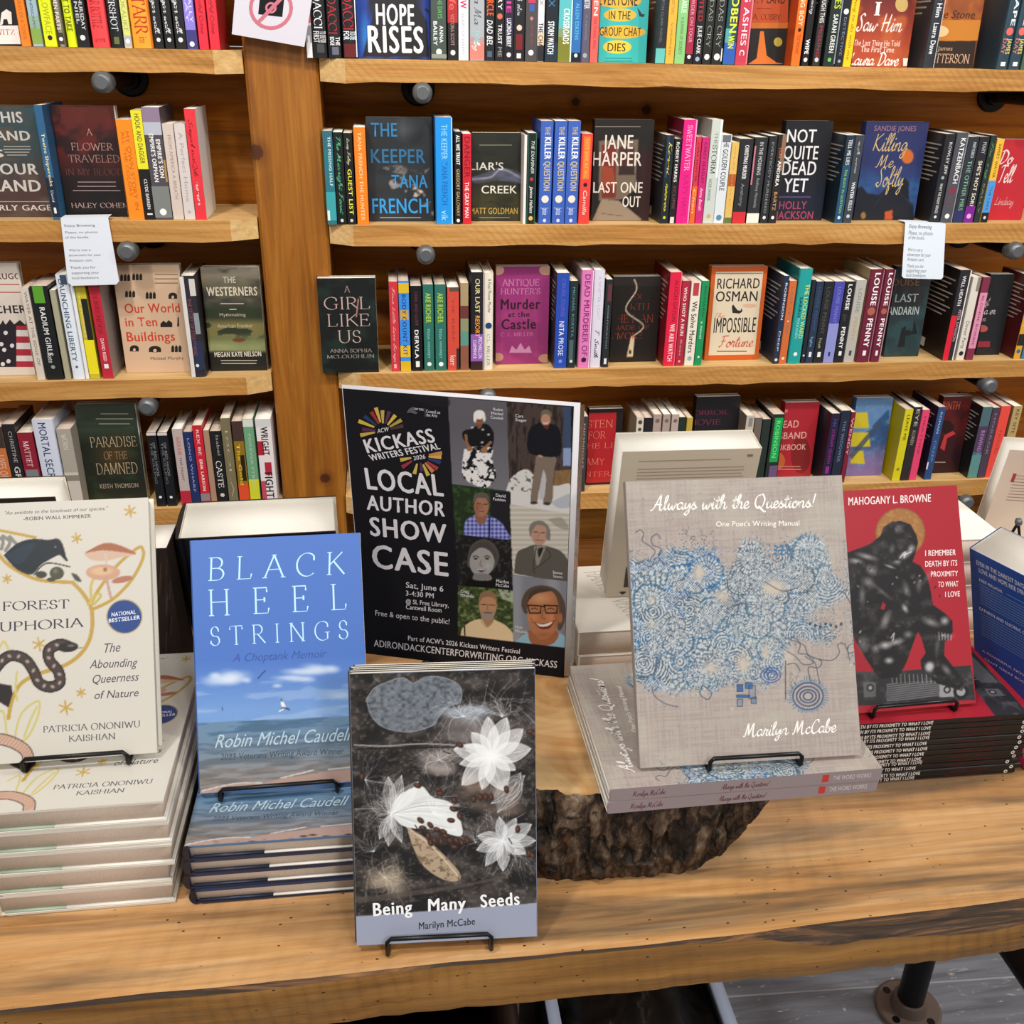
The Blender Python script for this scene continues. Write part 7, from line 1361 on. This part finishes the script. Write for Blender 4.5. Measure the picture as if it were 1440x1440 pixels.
    P([(667, 722), (684, 722), (682, 735), (672, 736)], '8a5c48'); c.ell(677, 712, 10.5, 14.5, 'a07058'); P([(665, 708), (667, 696), (677, 692), (687, 697), (689, 710), (685, 702), (672, 700)], '5c544c'); c.line([(671, 708), (676, 708.5)], 1.3, '3a221c'); c.line([(680, 709), (685, 709)], 1.3, '3a221c'); c.line([(675, 719), (681, 719)], 1.1, '6a3430'); c.line([(678, 710), (677, 715)], 1, '7c4c3c'); c.ell(671, 714, 4, 8, '7c5040', .5, 4)
    # woman, black and white
    P(q4, '1b1a1a', 1, False); P(q4, '4a4848', .7, False, np.clip((n2 - .58) * 7, 0, 1)); P([(650, 826), (664, 812), (690, 812), (708, 824), (712, 831)], '0d0c0d')
    P([(657, 788), (662, 768), (678, 758), (694, 764), (702, 780), (698, 796), (690, 800), (660, 798)], '4e4a48'); c.ell(678, 790, 17.5, 21, '9c9894', rot=8); P([(661, 780), (668, 766), (684, 762), (698, 776), (697, 790), (690, 776), (676, 770)], '46423f'); P([(667, 806), (688, 808), (690, 816), (666, 815)], '7c7876')
    for x in (669, 685): c.line([(x - 4, 783), (x, 781.5), (x + 4, 783.5)], 1.2, '2a2726'); c.ell(x, 785.5, 2.4, 1.2, '1d1a1a')
    c.line([(677, 787), (675, 794), (678, 796)], 1.1, '6c6866'); P([(669, 799), (676, 801.5), (684, 800), (677, 805)], '544a4a'); c.line([(671, 800.5), (682, 801)], 1, 'd8d4d4'); c.ell(686, 796, 6, 6, 'b0acaa', .5, 5)
    # man with a grey beard, cream shirt
    P(q5, '3c4a28', 1, False); P(q5, '7c8a58', .8, False, np.clip((n2 - .52) * 6, 0, 1)); P([(700, 828), (722, 831), (722, 848), (706, 842)], 'c8ccb8', .7, False); P(q5, '1d2416', .7, False, np.clip((.4 - n2) * 7, 0, 1))
    P([(648, 894), (650, 884), (662, 874), (678, 870), (696, 872), (712, 880), (722, 892), (722, 903)], 'dcc49c'); c.line([(653, 880), (654, 893)], 2, '2c2418'); P([(676, 868), (694, 870), (686, 882)], 'a87c5c'); c.line([(676, 872), (684, 882), (694, 874)], 1.2, 'b89c70')
    c.ell(686, 852, 12.5, 18, 'b88864'); P([(673, 850), (675, 836), (686, 830), (697, 836), (699, 850), (694, 841), (680, 840)], '8c6c50'); P([(675, 858), (680, 859), (686, 857), (693, 860), (697, 858), (693, 870), (684, 873), (677, 868)], '9a8878'); c.line([(681, 861), (691, 862)], 1.3, '5c3428'); c.line([(678, 850), (683, 850)], 1.2, '3c281c'); c.line([(689, 850.5), (694, 851)], 1.2, '3c281c'); c.line([(686, 851), (685, 857)], 1.2, '946444'); c.line([(676, 850), (697, 851)], .7, '5a4838')
    # man in a grey coat and scarf
    P(q6, 'b9b2a6', 1, False); P(q6, 'd4cec4', .7, False, np.clip(np.sin(c.Y * .9) + .2, 0, 1)); P([(770, 730), (790, 728), (800, 744), (786, 742)], '8a8274', .6)
    P([(723, 806), (727, 778), (740, 770), (752, 766), (770, 768), (790, 776), (801, 794), (803, 819)], '57534c'); P([(751, 768), (768, 768), (764, 778), (756, 796), (752, 780)], '8c867c'); P([(756, 772), (764, 770), (758, 784)], '26241f'); c.line([(754, 770), (750, 796), (752, 806)], 1.2, '36332e'); c.line([(766, 770), (774, 782), (752, 800)], 1.2, '3a3731')
    c.ell(758.5, 750, 12, 16.5, 'b48c78'); P([(746, 756), (744, 744), (748, 735), (760, 732), (770, 738), (774, 748), (773, 760), (768, 756), (768, 742), (756, 738), (750, 744)], '7c746c'); c.line([(751, 748), (756, 748)], 1.2, '4a342c'); c.line([(761, 749), (766, 749)], 1.2, '4a342c'); c.line([(758, 749), (757, 755)], 1.1, '8c6450'); c.line([(753, 759), (764, 760)], 1.2, '7c4440'); c.ell(752, 754, 2.5, 2, 'c87c6c', .5, 2)
    # smiling man in glasses
    P(q7, '7d7f88', 1, False); P(q7, '9a9ca4', .7, False, np.clip(np.sin((c.X - 720) * .12 + 1), 0, 1)); P([(724, 903), (740, 890), (752, 886), (780, 888), (796, 896), (802, 911), (800, 914)], '8cb4c8'); P([(742, 886), (784, 888), (776, 906), (748, 905)], '9a6040')
    P([(737, 862), (733, 848), (741, 830), (760, 823), (781, 828), (792, 842), (796, 862), (791, 882), (784, 884), (780, 850), (744, 850), (742, 862)], '54463c'); P([(742, 850), (746, 836), (762, 829), (778, 833), (785, 850), (785, 876), (776, 893), (764, 899), (752, 893), (743, 876)], 'b0744e'); c.ell(760, 841, 13, 7, 'cc946c', .7, 7); c.ell(750, 868, 7, 6, 'c8805a', .7, 5); c.ell(776, 868, 7, 6, 'c8805a', .7, 5); c.ell(783, 866, 4, 20, '8a5438', .45, 5); c.ell(764, 893, 12, 4, '8a5438', .4, 4); P([(741, 848), (746, 833), (760, 827), (776, 830), (768, 832), (752, 836)], '47392f'); c.ell(788, 869, 3, 7, 'a4684a')
    for x in (752, 775): c.line([(x - 10, 851), (x + 9, 852), (x + 8, 862), (x - 7, 862), (x - 10, 851)], 1.7, '1d1a1a', smooth=False); c.line([(x - 5, 856.5), (x, 855), (x + 4, 857)], 1.2, '3a241c')
    c.line([(761, 853), (766, 853)], 1.5, '1d1a1a'); c.line([(764, 857), (762, 868), (767, 870)], 1.4, '8c5438'); P([(750, 874), (760, 877), (774, 875), (780, 872), (773, 883), (760, 884)], '6a2c24'); P([(752, 875), (762, 878), (777, 874.5), (771, 880), (760, 881)], 'e8dcd0'); c.line([(747, 868), (749, 876)], 1, '8c5438'); c.line([(781, 866), (782, 874)], 1, '8c5438')
    P([(500, 900), (644, 893.5), (722, 902.5), (800, 911.5), (810, 970), (500, 940)], '131217', 1, False); P([(480, 540), (629.5, 550), (644, 894), (500, 900)], '131217', 1, False)
    P([(560, 551), (625, 557), (630, 572), (600, 568)], '1e1c22', .6); c.put(f)
    Q = lambda x, y: (490 + x / 8.47, 550 + y / 8.47)
    def rays(cx, cy, L, k0):
        for x, y, col in L:
            dx, dy = x - cx, y - cy; ln_ = math.hypot(dx, dy); nx_, ny_ = -dy / ln_, dx / ln_; a, b = 24, 10
            f.pp([Q(cx + dx * k0 + nx_ * b, cy + dy * k0 + ny_ * b), Q(cx + dx * k0 - nx_ * b, cy + dy * k0 - ny_ * b), Q(x - nx_ * a, y - ny_ * a), Q(x + nx_ * a, y + ny_ * a)], col)
    rays(415, 470, ((120, 355, 'c8ae3c'), (190, 298, '28385c'), (272, 245, '96302c'), (326, 195, 'd0a850'), (405, 228, 'b8a454'), (488, 240, '5c3050'), (560, 285, 'd4b048'), (632, 342, 'a89848'), (655, 412, '4c3838'), (142, 525, 'c0a04c'), (166, 455, '542c4c')), .36)
    rays(845, 775, ((618, 820, 'c8a850'), (640, 905, '9a3444'), (785, 985, 'd0b050'), (878, 955, '54305a'), (952, 1005, 'c4b048'), (1010, 960, 'c87c50'), (1062, 925, 'a43c3c'), (1100, 850, '2c3c70'), (1108, 785, 'd4a450'), (1115, 735, 'c08850')), .42)
    w = 'dcd8dc'
    for t, l, r_, u, st in (('ACW', (531, 609), (547, 606), (530.7, 603), 'b'), ('KICKASS', (516.6, 636.8), (613, 621), (509.8, 618), 'k'), ('WRITERS FESTIVAL', (522, 648), (620, 631), (517.6, 639.5), 'k'), ('2026', (582, 647), (598.6, 644.5), (581, 641), 'b'),
                        ('LOCAL', (516.6, 687), (624.6, 697.6), (512, 657), 'k'), ('AUTHOR', (516, 716), (626, 726), (515.3, 695.5), 'k'), ('SHOW', (521, 752.5), (628.6, 763.6), (519, 726), 'k'), ('CASE', (524.4, 797.5), (631, 810), (522, 764.4), 'k'),
                        ('Sat, June 6', (571, 826), (623.6, 831.7), (571, 818), 'b'), ('3-4:30 PM', (571, 837), (610, 841), (571, 830), 'b'), ('@ SL Free Library,', (571, 848), (631, 854), (571, 841.5), 'b'), ('Cantwell Room', (571, 856), (621, 861), (571, 849.5), 'b'),
                        ('Free & open to the public!', (528, 865), (632, 877.5), (528, 857.5), 'r'), ("Part of ACW's 2026 Kickass Writers Festival", (574, 900), (731, 919), (574, 893), 'b'), ('ADIRONDACKCENTERFORWRITING.ORG/KICKASS', (526, 908.5), (783, 939), (526, 899), 'b'),
                        ('Council on', (599.5, 580), (619, 582), (599.5, 575.5), 'r'), ('the Arts', (599.5, 585), (615, 586.5), (599.5, 580.5), 'r'), ('NEW YORK', (582, 576), (596, 577.4), (582, 573), 'b'), ('Robin', (694, 577), (707.5, 578), (694, 573), 'b'), ('Michel', (691, 582.5), (707.5, 584), (691, 578.5), 'b'), ('Caudell', (690, 588), (707.5, 590), (690, 584), 'b'),
                        ('Curt', (725, 586), (736, 587.5), (725, 581.5), 'b'), ('Stager', (725, 591.5), (741, 593), (725, 587.5), 'b'), ('David', (697.5, 698), (711, 699.5), (697.5, 693.5), 'b'), ('Fadden', (693.6, 703), (711, 705), (693.6, 699), 'b'), ('Marilyn', (698, 818.5), (716, 820.5), (698, 814), 'b'), ('McCabe', (697.5, 824), (716, 826), (697.5, 819.5), 'b'),
                        ('Craig', (648, 833), (660, 834), (648, 828.5), 'b'), ('Milewski', (648, 838.5), (667, 840.5), (648, 834), 'b'), ('Steve', (777.5, 806), (791, 807.5), (777.5, 802), 'b'), ('Stern', (778, 811.5), (791, 813), (778, 807.5), 'b'), ('Matt', (724.7, 883), (735, 884), (724.7, 879), 'b'), ('Mikulski', (724.7, 888.5), (741, 890), (724.7, 884.5), 'b')): f.t3(t, l, r_, u, w, st)
    f.pp([(598, 574), (598.4, 574), (598.4, 586), (598, 586)], '8a8890'); f.pp([(572, 580), (575, 575), (579, 572.5), (583, 571.5), (583, 577), (588, 580), (585, 582), (578, 580)], '5a5860')
po = thing('poster', 'black author showcase poster with seven portrait photographs in the clear holder', 'poster', MP)
g = G(); g.box((0, 0, 0), (PWw, .0003, PHh), '131217'); fp = Face(g, (0, 0, 0), (1, 0, 0), (0, 0, 1), PWw, PHh, world=MP); art_poster(fp); g.build('printed_sheet', M_PAPER, po)
g = G(); P_ = []; 
g.box((-.0008, .0006, .002), (PWw + .0055, .0010, PHh + .0035), 'dcdadc'); g.build('white_backing_sheet', M_PAPER, po)
M_ACR, nt, b = newmat('clear_acrylic', .04, .5, 'f4f8f8'); b.inputs['Transmission Weight'].default_value = 1; b.inputs['IOR'].default_value = 1.49
hd = thing('sign_holder', 'clear acrylic sign holder standing behind the poster on the log', 'sign holder', MP)
g = G(); g.box((-.001, .0016, .0004), (PWw + .009, .0036, PHh + .001)); g.build('acrylic_panel', M_ACR, hd)
g = G(); g.box((.08, .0036, .0004), (PWw + .011, .012, .0034)); g.build('acrylic_foot', M_ACR, hd)

# ------------------------------------------------------------------ cards and the no-photography sheet
def card(name, label, quad, Y, draw, col='e9ecf2', cut=0, fold=True):
    P = [at(*q, Y=Y) for q in quad]; c0 = sum(P) / 4; t = thing(name, label, 'sign', loc=tuple(c0))
    g = G(); out = []
    if cut:                                            # clipped lower corners
        a, b_, c_, d_ = P; u = _n(b_ - a) * cut; v = _n(d_ - a) * cut; out = [a, b_, c_ - v, c_ - u, d_ + u, d_ - v]
    else: out = P
    V = np.array(out) - c0; n = len(V); off = np.array([0, .0004, 0])
    g.add(V, np.arange(n)[::-1], [n], lin(col)); g.add(V + off, np.arange(n), [n], lin(col))
    for i in range(n): j = (i + 1) % n; g.add(np.array([V[i], V[j], V[j] + off, V[i] + off]), [0, 1, 2, 3], [4], lin(col))
    if fold:
        a, b_ = P[0] - c0, P[1] - c0; g.add(np.array([a, b_, b_ + (0, .035, .0006), a + (0, .035, .0006)]), [0, 1, 2, 3], [4], lin(col))
    ex = _n(P[1] - P[0]); W_ = np.linalg.norm(P[1] - P[0]); ey = np.cross(np.array([0, -1., 0]), ex); H_ = abs(np.dot(P[3] - P[0], ey))
    f = Face(g, P[0] - c0 - ey * H_, ex, ey, W_, H_); f.wo = P[0] - ey * H_; f.wx = ex; f.wy = ey; f.wn = np.cross(ex, ey); draw(f); g.build('card' if fold else 'sheet', M_PAPER, t); return t
LN = ['Enjoy Browsing', 'Please, no photos', 'of the books.', "We're not a", 'showroom for your', 'Amazon cart.', 'Thank you for', 'supporting your', 'local bookstore.']
def d_left(f):
    for t, (a, b_), st in zip(LN, (((91, 319), (133, 315)), ((92, 328.5), (137, 324.5)), ((92, 335.5), (125, 331.5)), ((97, 353.5), (127, 349.5)), ((97, 360.5), (142, 356.5)), ((97.5, 368), (130, 364)), ((99, 378), (134, 374)), ((101, 385.5), (139, 381.5)), ((101.5, 392.5), (139, 388.5))), 'brrrrrrrr'): f.tp(t, a, b_, '5c6068', st)
def d_right(f):
    for t, y, x1, st in zip(LN, (320.5, 329.5, 336, 353, 360, 366.5, 376, 382.5, 389), (1311, 1313, 1302, 1300, 1312, 1303, 1303, 1307, 1307), 'brrrrrrrr'):
        x0 = 1278 - (y - 320) * .06; f.tp(t, (x0, y), (x1 - (y - 320) * .06, y - 3.8), '6c7078', st)
card('shelf_card', 'white printed card hanging from the second left shelf', [(85, 306.5), (152, 305.5), (168, 400), (96, 402)], 2.1955, d_left, 'dfe4ee', .007)
card('shelf_card', 'white printed card hanging from the second right shelf', [(1273, 312.5), (1330, 315), (1326, 393), (1268, 391)], 2.1955, d_right, 'dfe8f2', .005)
def d_nophoto(f):
    R_ = 29; ring = lambda r0, r1, cx, cy, col: [f.pp([(cx + r0 * math.cos(a), cy + r0 * math.sin(a)), (cx + r1 * math.cos(a), cy + r1 * math.sin(a)), (cx + r1 * math.cos(b), cy + r1 * math.sin(b)), (cx + r0 * math.cos(b), cy + r0 * math.sin(b))][::-1], col) for a, b in [(q * .2618, (q + 1) * .2618 + .001) for q in range(24)]]
    f.pp([(363, 20), (397, 24), (400, -4), (366, -8)], '17171b'); ring(5, 8, 381, 11, 'c87888'); ring(26, 31, 381, 11, 'c4707f'); f.pp([(360, 31), (363, 35), (405, -8), (401, -12)], 'c4707f'); f.pp([(370, -4), (376, -3), (377, -8), (371, -9)], 'e8e6ea')
card('no_photography_sheet', 'white sheet with crossed out camera taped to the post', [(336, -72), (447, -52), (428, 66), (326, 48)], 2.196, d_nophoto, 'cfccd6', 0, False)
